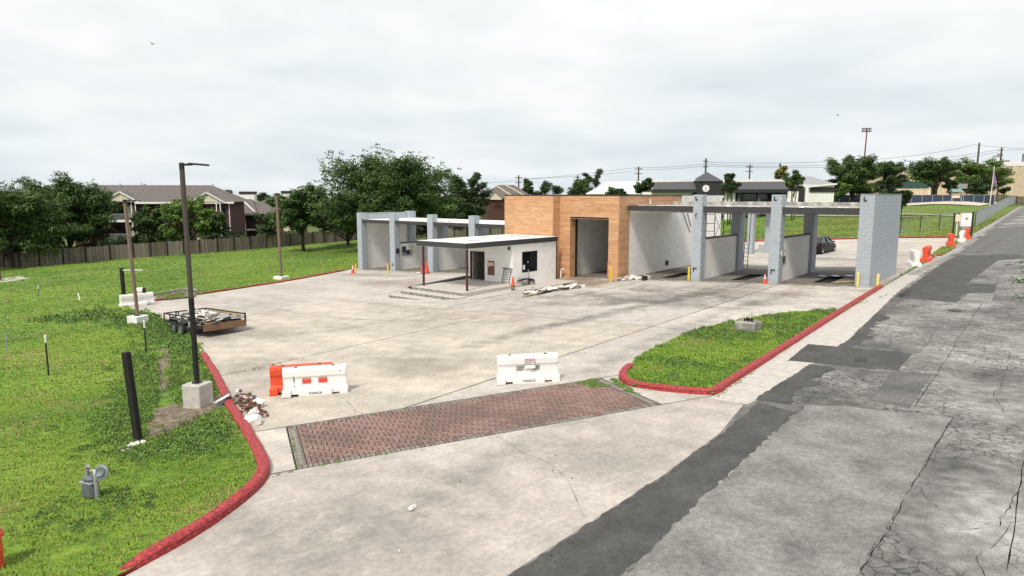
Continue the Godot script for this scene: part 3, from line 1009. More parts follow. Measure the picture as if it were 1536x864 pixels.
func build_road() -> void:
	var road := Node3D.new()
	road.name = nm("road")
	add_child(road)
	tag(road, "cracked grey asphalt road with dark repair patches", "road", "", "structure")
	var base := MB.new()
	slab(base, pv([[8.4, -60], [25, -60], [25, 60], [9.6, 60], [11.9, 0], [13.2, -20], [13.5, -44], [8.4, -44]]), -0.045, -0.045)
	obj("road_base", base, M.crack, road)
	# edge of the asphalt
	var edge := func(v: float) -> float:
		if v < -24.0: return 13.65
		if v < -14.0: return 13.36
		if v < 0.0: return lerpf(13.3, 12.17, (v + 14.0) / 14.0)
		return 12.17 - 0.0352 * v
	var cracks := []
	# long seams of the paving lanes
	cracks.append(crack_poly(walk(Vector2(17.75, -46), Vector2(17.6, -22.9), 0.15, 0.035), 0.02))
	cracks.append(crack_poly(walk(Vector2(16.75, -22.5), Vector2(16.2, -6.5), 0.15, 0.03), 0.02))
	cracks.append(crack_poly(walk(Vector2(16.2, -6.5), Vector2(15.3, 22.0), 0.15, 0.03), 0.025))
	cracks.append(crack_poly(walk(Vector2(19.2, -30), Vector2(18.4, 10.0), 0.3, 0.08), 0.02))
	for c in [[[1178, 561], [1225, 568], [1262, 580], [1310, 586]], [[1225, 568], [1280, 575], [1315, 587]], [[1180, 585], [1215, 580], [1240, 575]], [[1200, 600], [1222, 590], [1260, 560], [1296, 553]], [[1243, 558], [1268, 562], [1294, 560]],
			[[1250, 555], [1260, 562], [1242, 572]], [[1300, 566], [1335, 565], [1352, 548]], [[1275, 595], [1300, 600], [1335, 607], [1362, 612]], [[1312, 590], [1340, 560]], [[1192, 594], [1210, 604], [1232, 590]],
			[[1368, 724], [1400, 730], [1450, 738], [1500, 742]], [[1380, 726], [1405, 760], [1440, 775], [1480, 785], [1536, 780]], [[1362, 775], [1400, 780], [1430, 795], [1490, 790]], [[1500, 790], [1510, 765], [1525, 740], [1536, 735]],
			[[1420, 690], [1470, 695], [1536, 700]], [[1340, 610], [1350, 625], [1425, 628]], [[1425, 628], [1460, 640], [1536, 655]], [[1350, 500], [1330, 520], [1300, 525]], [[1345, 470], [1330, 495], [1310, 505]], [[1440, 480], [1500, 500], [1536, 505]],
			[[1510, 555], [1515, 530], [1500, 510]], [[1508, 560], [1490, 590], [1505, 620]], [[1425, 480], [1400, 500], [1380, 525]], [[1290, 500], [1310, 490], [1330, 470]]]:
		var q := pix(c)
		var line := PackedVector2Array()
		for i in q.size() - 1:
			var s := walk(q[i], q[i + 1], 0.12, 0.05)
			if i > 0: s.remove_at(0)
			line.append_array(s)
		cracks.append(crack_poly(line, 0.016))
	for k in 34:
		var a := Vector2(rng.randf_range(14.5, 24), rng.randf_range(-23, 26))
		if k < 8: a = Vector2(rng.randf_range(18, 22), rng.randf_range(-36, -23))
		var ang := rng.randf() * TAU
		cracks.append(crack_poly(walk(a, a + Vector2(cos(ang), sin(ang)) * rng.randf_range(1.0, 4.0), 0.12, 0.09), 0.011))
	var boxes := []
	for c in cracks:
		var bb := Rect2(c[0], Vector2.ZERO)
		for p in c: bb = bb.expand(p)
		boxes.append(bb)
	var mb := MB.new()
	var v := -60.0
	while v < 30.0:
		var us := [0.0, 14.9, 16.6, 18.4, 20.4, 22.6, 25.0]
		for i in us.size() - 1:
			var v1 := v + 2.5
			var a0: float = edge.call(v) - 0.5 if i == 0 else us[i]
			var a1: float = edge.call(v1) - 0.5 if i == 0 else us[i]
			var cell := PackedVector2Array([Vector2(a0, v), Vector2(us[i + 1], v), Vector2(us[i + 1], v1), Vector2(a1, v1)])
			if i == 0:
				for k in range(1, 10): cell.append(Vector2(lerpf(a1, a0, k / 10.0) + rng.randf_range(-0.035, 0.05), lerpf(v1, v, k / 10.0)))
			var rect := Rect2(minf(a0, a1), v, us[i + 1] - minf(a0, a1), 2.5)
			var parts := [cell]
			for c in cracks.size():
				if not boxes[c].intersects(rect): continue
				var nxt := []
				for q in parts:
					var res := Geometry2D.clip_polygons(q, cracks[c])
					var ok := true
					for r in res:
						if Geometry2D.is_polygon_clockwise(r): ok = false
					if ok: nxt.append_array(res)
					else: nxt.append(q)
				parts = nxt
			for q in parts:
				if q.size() >= 3: slab(mb, q, -0.002, -0.04)
		v += 2.5
	slab(mb, pv([[12.17 - 0.0352 * 30.0, 30], [25, 30], [25, 140], [12.17 - 0.0352 * 140, 140]]), -0.002, -0.04)
	slab(mb, pv([[12.17 - 0.0352 * 140, 140], [25, 140], [25, 400], [-3, 400]]), -0.002, -0.04)
	obj("old_asphalt", mb, M.asphalt, road)
	# repair patches, each a thin layer of newer asphalt
	var patch := func(poly: PackedVector2Array, m: Material, label: String, amp := 0.03, up := 0.004) -> void:
		var b := MB.new()
		slab(b, jag(poly, 0.15, amp), up, -0.003)
		var o := obj("asphalt_patch", b, m, road)
		o.set_meta("label", label)
	patch.call(pv([[13.66, -46], [15.2, -46], [15.0, -33], [14.75, -28.6], [14.55, -24.3], [13.5, -23.9], [13.72, -26.7], [13.78, -29.6], [13.7, -34]]), M.asphalt_dark, "dark strip of newer asphalt along the driveway", 0.05)
	patch.call(pv([[15.24, -46], [17.7, -46], [17.58, -22.95], [15.2, -23.3], [14.6, -23.6], [14.8, -28.6], [15.05, -33]]), M.asphalt_mid, "large smooth grey repair patch", 0.03)
	patch.call(pix([[1212, 516], [1368, 530], [1347, 556], [1181, 541]]), M.asphalt_dark, "dark square repair patch", 0.02)
	patch.call(pix([[1338, 556], [1398, 561], [1364, 613], [1306, 600]]), M.asphalt_grey, "mid grey repair patch", 0.02)
	patch.call(pix([[1342, 446], [1436, 454], [1444, 441], [1490, 441], [1496, 426], [1449, 426], [1496, 391], [1536, 388], [1530, 382], [1436, 383], [1412, 396]]), M.asphalt_dark, "big dark repair patch near the bays", 0.04)
	patch.call(pix([[1452, 440], [1492, 440], [1487, 455], [1439, 455]]), M.asphalt_mid, "pale small repair patch", 0.02, 0.008)
	for seg in [[-23.75, -19.2, M.asphalt_dark, 0.75], [-16.25, -9.0, M.asphalt_dark, 0.45], [-9.0, -1.2, M.asphalt_grey, 0.5]]:
		var l := PackedVector2Array()
		var r := PackedVector2Array()
		var vv: float = seg[0]
		while vv <= seg[1]:
			l.append(Vector2(edge.call(vv) - 0.03 + rng.randf_range(-0.03, 0.03), vv))
			r.append(Vector2(edge.call(vv) + seg[3] + rng.randf_range(-0.2, 0.2), vv))
			vv += 0.3
		r.reverse()
		l.append_array(r)
		patch.call(l, seg[2], "dark ragged strip of asphalt along the gutter", 0.04)
	patch.call(pix([[1436, 381], [1536, 381], [1536, 340], [1492, 342]]), M.asphalt_grey, "grey repaved stretch further up the road", 0.05)
	# manhole cover in the dark patch, valve covers
	for s in [[1297, 540, 0.3], [1435, 466, 0.32], [1515, 397, 0.3]]:
		var b := MB.new()
		var p := gp(s[0], s[1], 0.006)
		b.lathe([Vector2(s[2], 0.0), Vector2(s[2] - 0.01, 0.008), Vector2(s[2] - 0.05, 0.008), Vector2(s[2] - 0.06, 0.002), Vector2(0.02, 0.002)], p, Basis.IDENTITY, 24)
		obj("manhole_cover", b, M.dark_steel, road)
	# far side of the road: kerb and verge outside the frame
	kerb("road_kerb", smooth_line([[25.1, -60], [25.1, 0], [25.1, 60], [25.1, 140]], 4.0), 0.2, 0.15, M.concrete_grey)

func plane_u(px: float, py: float, u: float) -> Vector3:
	var d := ray(px, py)
	return CAM + d * ((u - CAM.x) / d.x)

func plane_v(px: float, py: float, v: float) -> Vector3:
	var d := ray(px, py)
	return CAM + d * ((-v - CAM.z) / d.z)


# rows of cladding boards on a face; o lower left corner, r along, holes as [x0, x1, y0, y1]
func clad(root: Node3D, o: Vector3, r: Vector3, w: float, h: float, holes := [], off := 0.0) -> void:
	var up := Vector3.UP
	var nn := r.cross(up)
	var ch := 0.19
	var y := 0.0
	var row := 0
	while y < h - 0.03:
		var y1 := minf(y + ch, h)
		var spans := [[0.0, w]]
		for hl in holes:
			if y1 > hl[2] + 0.02 and y < hl[3] - 0.02:
				var nx := []
				for s in spans:
					if hl[0] > s[0]: nx.append([s[0], minf(s[1], hl[0])])
					if hl[1] < s[1]: nx.append([maxf(s[0], hl[1]), s[1]])
				spans = nx
		for s in spans:
			var x: float = s[0]
			var first := true
			while x < s[1] - 0.02:
				var l := rng.randf_range(1.2, 4.0) if first else rng.randf_range(2.6, 4.2)
				first = false
				var x1 := minf(x + l, s[1])
				if s[1] - x1 < 0.5: x1 = s[1]
				var b := MB.new()
				var uo := Vector2(rng.randf() * 7.0, rng.randf())
				b.box(Vector3.ZERO, Vector3(x1 - x - 0.003, y1 - y - 0.005, 0.024), Basis.IDENTITY, 0.003)
				for k in b.uv.size(): b.uv[k] = Vector2(b.uv[k].x * 0.3, b.uv[k].y) + uo
				var p := o + r * ((x + x1) / 2.0) + up * ((y + y1) / 2.0) + nn * (0.012 + off)
				piece("wood_plank", b.mesh(), M.planks[rng.randi() % M.planks.size()], root, Transform3D(Basis(r, up, nn), p))
				x = x1
		y += ch
		row += 1


func bay_columns(root: Node3D, us: Array, w: float, top: float, v0: float, v1: float, base_of: Callable) -> void:
	for u in us:
		var b := MB.new()
		b.block_box(u, u + w, base_of.call(u, v0) - 0.25, top, -v1, -v0, rng)
		obj("column", b, M.block, root)


func build_right_bays() -> void:
	var t := thing("car_wash_bays", "grey block wash bays with thick end wall, between wood tower and road", "car wash")
	var base := func(u: float, v: float) -> float: return H(u, v)
	bay_columns(t, [0.0, 4.96], 0.62, 5.53, 0.0, 0.62, base)
	bay_columns(t, [0.0, 4.96], 0.62, 4.5, 6.1, 7.0, base)
	var b := MB.new()
	b.block_box(9.79, 10.5, 0.1, 5.53, -6.5, 0.0, rng)
	obj("end_wall", b, M.block, t)
	b = MB.new()
	b.bx(9.77, 10.52, 5.53, 5.57, -6.52, 0.02)
	obj("wall_cap", b, M.block, t)
	# half walls with dark caps
	for u in [0.2, 5.16]:
		b = MB.new()
		b.block_box(u, u + 0.24, H(u, 1) - 0.3, H(u, 3) + 2.6, -6.1, -0.63, rng)
		var hw := obj("half_wall", b, M.white_block, t)
		b = MB.new()
		b.bx(u - 0.03, u + 0.27, H(u, 3) + 2.602, H(u, 3) + 2.7, -6.1, -0.63)
		obj("cap_rail", b, M.black_trim, hw)
	# roof: slab, fascia, membrane, back parapet
	b = MB.new()
	b.bx(-4.9, 9.78, 4.5, 4.76, -6.9, -0.2)
	obj("roof_slab", b, M.white_paint, t)
	b = MB.new()
	for s in [[-4.9, -0.01], [0.63, 4.95], [5.59, 9.78]]: b.bx(s[0], s[1], 4.44, 4.8, -0.2, -0.12, 0.01)
	obj("fascia", b, M.fascia, t)
	b = MB.new()
	b.bx(-4.88, 9.76, 4.762, 4.79, -6.6, -0.21)
	obj("roof_membrane", b, M.roof_bay, t)
	b = MB.new()
	b.bx(-4.88, 9.76, 4.762, 5.04, -6.92, -6.62, 0.01)
	obj("roof_parapet", b, M.roof_bay, t)
	b = MB.new()
	b.bx(0.65, 4.94, 4.2, 4.499, -6.6, -6.3)
	b.bx(-4.9, -0.01, 4.2, 4.499, -6.6, -6.3)
	b.bx(5.6, 9.77, 4.25, 4.499, -6.6, -6.3)
	obj("back_beam", b, M.white_paint, t)
	# torn membrane lumps and a pipe stub on the roof
	for k in 16:
		b = MB.new()
		b.box(Vector3(rng.randf_range(-4.5, 9.5), 4.81, -rng.randf_range(0.3, 1.2)), Vector3(rng.randf_range(0.2, 0.7), 0.03, rng.randf_range(0.1, 0.3)), Basis.from_euler(Vector3(0, rng.randf() * 3.0, 0.05)), 0.008)
		obj("membrane_flap", b, M.roof_white if k % 4 else M.rubble[1], t)
	# brackets and boxes on the columns
	for u in [0.14, 5.1, 9.95]:
		b = MB.new()
		b.bx(u, u + 0.05, 5.2, 5.42, 0.012, 0.05)
		b.bx(u + 0.05, u + 0.17, 5.2, 5.25, 0.012, 0.07)
		obj("bracket", b, M.dark_steel, t)
	b = MB.new()
	b.tube([Vector3(0.2, 4.3, 0.01), Vector3(0.22, 4.22, 0.14), Vector3(0.3, 4.26, 0.2), Vector3(0.34, 4.4, 0.16)], [0.025], 6)
	obj("hook", b, M.dark_steel, t)
	for u in [0.1, 5.08]:
		b = MB.new()
		b.bx(u + 0.05, u + 0.3, H(u, 0) + 0.8, H(u, 0) + 0.86, 0.01, 0.06)
		b.bx(u + 0.05, u + 0.1, H(u, 0) + 0.6, H(u, 0) + 0.86, 0.01, 0.06)
		obj("conduit", b, M.dark_steel, t)
	# pay panel on the half wall and a switch on the column
	b = MB.new()
	var py := H(5.4, 1.5) + 1.05
	b.bx(5.405, 5.45, py, py + 0.85, -1.6, -0.9, 0.01)
	var pan := obj("control_panel", b, M.steel, t)
	b = MB.new()
	b.bx(5.451, 5.48, py + 0.1, py + 0.45, -1.3, -1.0, 0.01)
	obj("dial_box", b, M.near_black, pan)
	b = MB.new()
	b.bx(5.451, 5.47, py + 0.5, py + 0.75, -1.5, -1.15, 0.01)
	obj("price_card", b, M.white_paint, pan)
	b = MB.new()
	b.bx(5.585, 5.62, H(5.4, 0) + 1.65, H(5.4, 0) + 1.95, -0.4, -0.28, 0.01)
	obj("switch_box", b, M.white_paint, t)
	# pits in the bay floors
	for u in [-2.7, 2.2, 7.2]:
		b = MB.new()
		for s in [[u - 0.1, u, 1.0, 4.6], [u + 1.0, u + 1.1, 1.0, 4.6], [u, u + 1.0, 1.0, 1.1], [u, u + 1.0, 4.5, 4.6]]:
			slab(b, pv([[s[0], s[2]], [s[1], s[2]], [s[1], s[3]], [s[0], s[3]]]), -0.012, -0.14)
		slab(b, pv([[u, 1.0], [u + 1.0, 1.0], [u + 1.0, 4.6], [u, 4.6]]), -0.13, -0.13)
		obj("floor_pit", b, M.charred, t)
	b = MB.new()
	b.beam(G(8.5, 1.0, 0.06), G(9.4, 1.9, 0.05), 0.28, 0.05, Vector3.UP, 0.01)
	tag(obj("loose_board", b, M.board_pale), "pale board lying by the pit beside the thick end wall", "board")
	for k in 3:
		b = MB.new()
		b.lathe([Vector2(0.0, -0.02), Vector2(0.2, -0.01), Vector2(0.26, 0.03), Vector2(0.2, 0.05), Vector2(0.0, 0.055)], G(6.9 + k * 0.75, 3.9 + k * 0.25, 0.04), Basis.IDENTITY, 14)
		tag(obj("metal_lid", b, M.steel), "round metal lid lying at the rim of the bay pit", "lid", "lids by the bay pit")


func build_left_bays() -> void:
	var t := thing("car_wash_bays", "lower grey block wash bays with white inner walls by the lawn", "car wash")
	var base := func(u: float, v: float) -> float: return H(u, v)
	bay_columns(t, [-35.1, -30.2, -25.05, -20.0], 0.66, 3.8, 0.0, 0.62, base)
	bay_columns(t, [-30.2, -25.05, -20.0], 0.6, 2.9, 6.1, 7.0, base)
	var b := MB.new()
	b.block_box(-35.1, -34.44, -2.2, 3.85, -7.0, -6.1, rng)
	obj("column", b, M.block, t)
	b = MB.new()
	b.block_box(-35.0, -34.7, -2.3, 2.85, -6.1, -0.62, rng, false)
	obj("end_wall", b, M.white_block, t)
	b = MB.new()
	b.block_box(-35.02, -34.68, 2.85, 3.72, -6.1, -0.62, rng)
	obj("parapet", b, M.block, t)
	b = MB.new()
	b.bx(-35.05, -34.65, 3.72, 3.76, -6.1, -0.62)
	obj("parapet_cap", b, M.block, t)
	for u in [-30.0, -24.85, -19.8]:
		var hy := H(u, 3) + 2.45
		b = MB.new()
		b.block_box(u, u + 0.24, H(u, 1) - 0.4, hy, -6.1, -0.63, rng)
		var hw := obj("half_wall", b, M.white_block, t)
		b = MB.new()
		b.bx(u - 0.03, u + 0.27, hy + 0.002, hy + 0.09, -6.1, -0.63)
		obj("cap_rail", b, M.black_trim, hw)
	b = MB.new()
	b.bx(-34.67, -14.65, 2.88, 3.12, -6.9, -0.2)
	obj("roof_slab", b, M.white_paint, t)
	b = MB.new()
	for s in [[-34.43, -30.21], [-29.53, -25.06], [-24.38, -20.01], [-19.33, -14.65]]: b.bx(s[0], s[1], 2.84, 3.16, -0.2, -0.12, 0.01)
	obj("fascia", b, M.fascia, t)
	b = MB.new()
	b.bx(-34.66, -14.65, 3.122, 3.15, -6.9, -0.21)
	obj("roof_membrane", b, M.roof_white, t)
	for k in 22:
		b = MB.new()
		b.box(Vector3(rng.randf_range(-34, -15), 3.18, -rng.randf_range(0.3, 5.5)), Vector3(rng.randf_range(0.2, 0.9), 0.04, rng.randf_range(0.1, 0.4)), Basis.from_euler(Vector3(0.04, rng.randf() * 3.0, 0.06)), 0.01)
		obj("membrane_flap", b, M.roof_white if k % 5 else M.rubble[1], t)
	# control box on the column side and panel on the half wall
	b = MB.new()
	var cy := H(-29.5, 0) + 1.6
	b.bx(-29.525, -29.46, cy, cy + 0.45, -0.5, -0.15, 0.01)
	obj("control_box", b, M.black, t)
	b = MB.new()
	b.bx(-29.755, -29.7, cy - 0.3, cy + 0.55, -2.3, -1.0, 0.01)
	var pan := obj("control_panel", b, M.steel, t)
	for s in [[0.0, 0.6, 1.1, 1.45], [-0.2, 0.2, 1.55, 1.95], [0.25, 0.5, 1.6, 2.2]]:
		b = MB.new()
		b.bx(-29.699, -29.66, cy + s[0], cy + s[1], -s[3], -s[2], 0.01)
		obj("dial_box", b, M.near_black if s[0] <= 0.0 else M.white_paint, pan)
	b = MB.new()
	b.bx(-29.95, -29.75, H(-30, 0) + 0.45, H(-30, 0) + 0.7, 0.011, 0.05, 0.01)
	obj("outlet_box", b, M.grey_metal, t)


func build_tower() -> void:
	var t := thing("wash_tunnel_tower", "tall tower clad in orange brown wood planks with square tunnel opening", "building")
	var g0 := -0.95
	var top := 5.46
	# masonry core
	var b := MB.new()
	b.bx(-14.6, -10.03, g0 - 0.3, top, -15.8, 1.57)
	obj("left_block", b, M.white_paint, t)
	b = MB.new()
	b.bx(-10.02, -9.1, g0 - 0.2, top, -0.2, 0.77)
	b.bx(-5.78, -5.03, g0, top, -0.2, 0.77)
	b.bx(-9.099, -5.781, 3.86, top, -0.2, 0.77)
	obj("portal_frame", b, M.near_black, t)
	# tunnel: side walls, back wall, ceiling
	b = MB.new()
	b.blocks(Vector3(-9.5, g0, -0.21), Vector3.FORWARD, Vector3.UP, 15.4, 5.4, rng)
	b.bx(-10.02, -9.52, g0 - 0.1, top, -15.8, -0.21)
	obj("tunnel_wall", b, M.white_block, t)
	b = MB.new()
	b.blocks(Vector3(-5.0, g0 + 0.4, -0.5), Vector3.FORWARD, Vector3.UP, 15.3, 5.3, rng)
	b.bx(-5.35, -5.02, g0, top - 0.03, -15.8, -0.201)
	obj("bay_wall", b, M.white_block, t)
	b = MB.new()
	b.bx(-9.499, -5.351, g0, top, -15.8, -15.5)
	obj("back_wall", b, M.white_block, t)
	b = MB.new()
	b.bx(-9.5, -5.36, 4.4, top - 0.1, -15.49, -0.21)
	obj("roof_slab", b, M.white_paint, t)
	# cladding
	clad(t, Vector3(-14.6, 2.3, 1.6), Vector3.RIGHT, 4.6, top - 2.3)
	clad(t, Vector3(-10.0, g0 + 0.35, 1.6), Vector3.FORWARD, 0.8, top - g0 - 0.35)
	clad(t, Vector3(-10.0, g0 + 0.35, 0.8), Vector3.RIGHT, 5.0, top - g0 - 0.35, [[0.95, 4.2, -1.0, 3.84 - g0 - 0.35]])
	clad(t, Vector3(-5.0, g0 + 0.5, 0.8), Vector3.FORWARD, 1.35, top - g0 - 0.5)
	clad(t, Vector3(-5.0, 4.8, -0.55), Vector3.FORWARD, 7.7, top - 4.8)
	clad(t, Vector3(-9.1, g0 + 0.35, 0.78), Vector3.FORWARD, 0.62, 3.84 - g0 - 0.35, [], 0.02)
	b = MB.new()
	b.bx(-9.05, -5.8, 3.83, 3.855, 0.1, 0.8)
	obj("soffit", b, M.planks[3], t)
	# coping
	b = MB.new()
	b.bx(-14.66, -9.96, top + 0.002, top + 0.07, -15.8, 1.66, 0.01)
	b.bx(-9.959, -4.93, top + 0.002, top + 0.07, -15.8, 0.87, 0.01)
	obj("coping", b, M.black_trim, t)
	b = MB.new()
	b.bx(-4.99, -4.93, 4.8, top + 0.0, -15.8, -8.3)
	obj("upper_wall", b, M.white_paint, t)
	# corner trims, drain pipe, lamp
	b = MB.new()
	b.bx(-9.97, -9.93, g0 + 0.3, 2.3, 1.58, 1.64)
	obj("corner_trim", b, M.black_trim, t)
	b = MB.new()
	var p := Vector3(-9.6, H(-9.6, -1.0) + 0.03, 1.15)
	b.tube([p, p + Vector3(0, 0.5, 0), p + Vector3(0.04, 0.62, 0), p + Vector3(0.2, 0.68, 0), p + Vector3(0.3, 0.66, 0)], [0.055], 8)
	obj("drain_pipe", b, M.plastic, t)
	b = MB.new()
	b.box(Vector3(-9.96, 1.25, 1.2), Vector3(0.06, 0.22, 0.16), Basis.IDENTITY, 0.02)
	obj("wall_lamp", b, M.lamp_clear, t)
	for v in [3.2, 7.6]:
		b = MB.new()
		b.bx(-4.93, -4.86, 4.85, 5.05, -v - 0.12, -v, 0.01)
		if v < 5: b.tube([Vector3(-4.9, 4.8, -v), Vector3(-4.9, 5.25, -v)], [0.025], 6)
		obj("roof_vent", b, M.plastic, t)
	# electric boxes and spray booms on the bay wall
	b = MB.new()
	b.bx(-4.99, -4.9, H(-5, 6) + 0.35, H(-5, 6) + 0.7, -6.3, -6.0, 0.01)
	obj("outlet_box", b, M.near_black, t)
	for s in [[[1024, 318], [1035, 349]], [[1031, 320], [1036.5, 340]]]:
		b = MB.new()
		b.tube([plane_u(s[0][0], s[0][1], -4.9), plane_u(s[1][0], s[1][1], -4.6)], [0.035], 6)
		obj("spray_boom", b, M.dark_steel, t)
	# debris on the tunnel floor
	for k in 12:
		b = MB.new()
		var q := G(rng.randf_range(-7.6, -5.6), rng.randf_range(2.0, 9.0), 0.06)
		b.box(q, Vector3(rng.randf_range(0.2, 0.8), 0.08, rng.randf_range(0.1, 0.5)), Basis.from_euler(Vector3(0, rng.randf() * 3, 0.05)), 0.01)
		tag(obj("dark_scrap", b, M.charred if k % 3 else M.dark_steel), "dark scrap lying on the tunnel floor inside wood tower", "scrap", "scraps in the tunnel")


func build_office() -> void:
	var t := thing("wash_office", "small white office hut with flat canopy roof on maroon posts", "building")
	var P := -0.36
	var ux := -9.62
	var v0 := -6.55   # door wall
	var v1 := -1.66
	var ul := -13.5
	var ytop := 2.22
	# door wall with openings
	var d0 := plane_v(706.5, 427, v0)
	var d1 := plane_v(726.5, 426, v0)
	var dt := plane_v(716, 378, v0).y
	var b := MB.new()
	b.blocks(Vector3(ul, P - 0.2, -v0), Vector3.RIGHT, Vector3.UP, d0.x - ul, ytop - P + 0.2, rng)
	b.blocks(Vector3(d1.x, P - 0.2, -v0), Vector3.RIGHT, Vector3.UP, ux - d1.x, ytop - P + 0.2, rng)
	b.blocks(Vector3(d0.x, dt, -v0), Vector3.RIGHT, Vector3.UP, d1.x - d0.x, ytop - dt, rng)
	b.bx(ul, d0.x, P - 0.2, ytop, -v0 - 0.2, -v0 - 0.004)
	b.bx(d1.x, ux - 0.2, P - 0.2, ytop, -v0 - 0.2, -v0 - 0.004)
	b.bx(d0.x, d1.x, dt, ytop, -v0 - 0.2, -v0 - 0.004)
	obj("front_wall", b, M.white_block, t)
	# window wall
	var wa := plane_u(783, 378, ux)
	var wb := plane_u(805.5, 407.5, ux)
	var yb := plane_u(783, 409, ux).y
	b = MB.new()
	b.blocks(Vector3(ux, P - 0.6, -v0), Vector3.FORWARD, Vector3.UP, v1 - v0, yb - P + 0.6, rng)
	b.blocks(Vector3(ux, wa.y, -v0), Vector3.FORWARD, Vector3.UP, v1 - v0, ytop - wa.y, rng)
	b.blocks(Vector3(ux, yb, -v0), Vector3.FORWARD, Vector3.UP, -v0 - wa.z, wa.y - yb, rng)
	b.blocks(Vector3(ux, yb, wb.z), Vector3.FORWARD, Vector3.UP, wb.z + v1, wa.y - yb, rng)
	b.bx(ux - 0.2, ux - 0.004, P - 0.6, yb, -v1, -v0)
	b.bx(ux - 0.2, ux - 0.004, wa.y, ytop, -v1, -v0)
	b.bx(ux - 0.2, ux - 0.004, yb, wa.y, wa.z, -v0)
	b.bx(ux - 0.2, ux - 0.004, yb, wa.y, -v1, wb.z)
	obj("side_wall", b, M.white_block, t)
	b = MB.new()
	b.bx(ul, ul + 0.2, P - 0.6, ytop, -v1, -v0 - 0.2)
	b.bx(ul + 0.2, ux - 0.2, P - 0.6, ytop, -v1, -v1 + 0.1)
	obj("rear_wall", b, M.concrete_grey, t)
	b = MB.new()
	b.bx(ux - 0.03, ux + 0.04, P - 0.4, ytop, -v1 - 0.01, -v1 + 0.08)
	obj("corner_trim", b, M.black_trim, t)
	# window frame and pane
	b = MB.new()
	var fr := 0.05
	b.bx(ux - 0.12, ux + 0.02, yb, yb + fr, wb.z, wa.z)
	b.bx(ux - 0.12, ux + 0.02, wa.y - fr, wa.y, wb.z, wa.z)
	b.bx(ux - 0.12, ux + 0.02, yb + fr, wa.y - fr, wa.z - fr, wa.z)
	b.bx(ux - 0.12, ux + 0.02, yb + fr, wa.y - fr, wb.z, wb.z + fr)
	var wf := obj("window", b, M.black_trim, t)
	b = MB.new()
	b.bx(ux - 0.07, ux - 0.06, yb + fr, wa.y - fr, wb.z + fr, wa.z - fr)
	obj("pane", b, M.glass_dark, wf)
	b = MB.new()
	b.bx(ux - 0.055, ux - 0.05, yb + 0.18, yb + 0.5, wa.z - 0.38, wa.z - 0.12)
	obj("notice_paper", b, M.white_paint, wf)
	b = MB.new()
	b.bx(ux - 0.055, ux - 0.05, yb + 0.62, yb + 0.72, wa.z - 0.75, wa.z - 0.66)
	obj("notice_paper", b, M.white_paint, wf)
	# door frame
	b = MB.new()
	b.bx(d0.x - 0.06, d0.x + 0.02, P, dt, -v0 - 0.1, -v0 + 0.03)
	b.bx(d1.x - 0.02, d1.x + 0.05, P, dt, -v0 - 0.1, -v0 + 0.02)
	b.bx(d0.x - 0.06, d1.x + 0.05, dt, dt + 0.06, -v0 - 0.1, -v0 + 0.025)
	obj("door_frame", b, M.maroon, t)
	# notice board on the wall
	var na := plane_v(732, 391, v0)
	var nb := plane_v(742, 413, v0)
	b = MB.new()
	b.bx(na.x, nb.x, nb.y, na.y, -v0 + 0.01, -v0 + 0.05, 0.01)
	var nbd := obj("notice_board", b, M.board, t)
	for s in [[0.1, 0.42, 0.62, 0.92], [0.5, 0.9, 0.66, 0.9]]:
		b = MB.new()
		b.bx(lerpf(na.x, nb.x, s[0]), lerpf(na.x, nb.x, s[1]), lerpf(nb.y, na.y, s[2]), lerpf(nb.y, na.y, s[3]), -v0 + 0.051, -v0 + 0.058)
		obj("posted_sheet", b, M.sign_tan, nbd)
	# wall lamp under the canopy
	b = MB.new()
	b.box(Vector3(-9.85, 1.98, -v0 + 0.1), Vector3(0.1, 0.2, 0.16), Basis.IDENTITY, 0.02)
	b.tube([Vector3(-9.85, 2.2, -v0 + 0.1), Vector3(-9.85, 1.98, -v0 + 0.1)], [0.02], 6)
	obj("wall_lamp", b, M.dark_steel, t)
	# canopy roof
	b = MB.new()
	b.bx(-14.0, -9.5, 2.24, 2.56, 1.67, 11.1, 0.01)
	obj("canopy", b, M.canopy_edge, t)
	b = MB.new()
	b.bx(-13.95, -9.55, 2.562, 2.575, 1.7, 11.05)
	var mem := obj("roof_membrane", b, M.roof_white, t)
	for k in 5:
		b = MB.new()
		var q := jag(pv([[-0.5, -0.1], [0.5, -0.12], [0.6, 0.12], [-0.4, 0.14]]), 0.15, 0.08)
		var cx := rng.randf_range(-13.0, -10.4)
		var cz := rng.randf_range(2.5, 9.5)
		var idx := Geometry2D.triangulate_polygon(q)
		for i in range(0, idx.size(), 3):
			var s := []
			for j in 3: s.append(Vector3(cx + q[idx[i + j]].x * rng.randf_range(0.98, 1.02), 2.5785, cz + q[idx[i + j]].y * 1.6))
			if (s[1] - s[0]).cross(s[2] - s[0]).y > 0: b.tri(s[0], s[1], s[2])
			else: b.tri(s[0], s[2], s[1])
		obj("tar_patch", b, M.asphalt_grey, mem)
	b = MB.new()
	b.bx(-13.9, -9.6, 2.2, 2.238, 1.7, 11.0)
	obj("soffit", b, M.white_paint, t)
	for s in [[-9.5, -11.0], [-13.45, -11.0]]:
		b = MB.new()
		b.bx(s[0] - 0.06, s[0] + 0.06, P, 2.2, -s[1] - 0.06, -s[1] + 0.06, 0.008)
		obj("post", b, M.maroon, t)
	# platform and steps
	b = MB.new()
	b.bx(-13.7, -9.05, -1.4, P, -v0 - 0.3, 11.85, 0.015)
	var plat := obj("platform", b, M.concrete_clean, t)
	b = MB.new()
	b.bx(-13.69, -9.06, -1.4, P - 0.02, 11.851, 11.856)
	obj("riser", b, M.concrete_grey, plat)  # stained concrete face, its darker grey partly painted shade
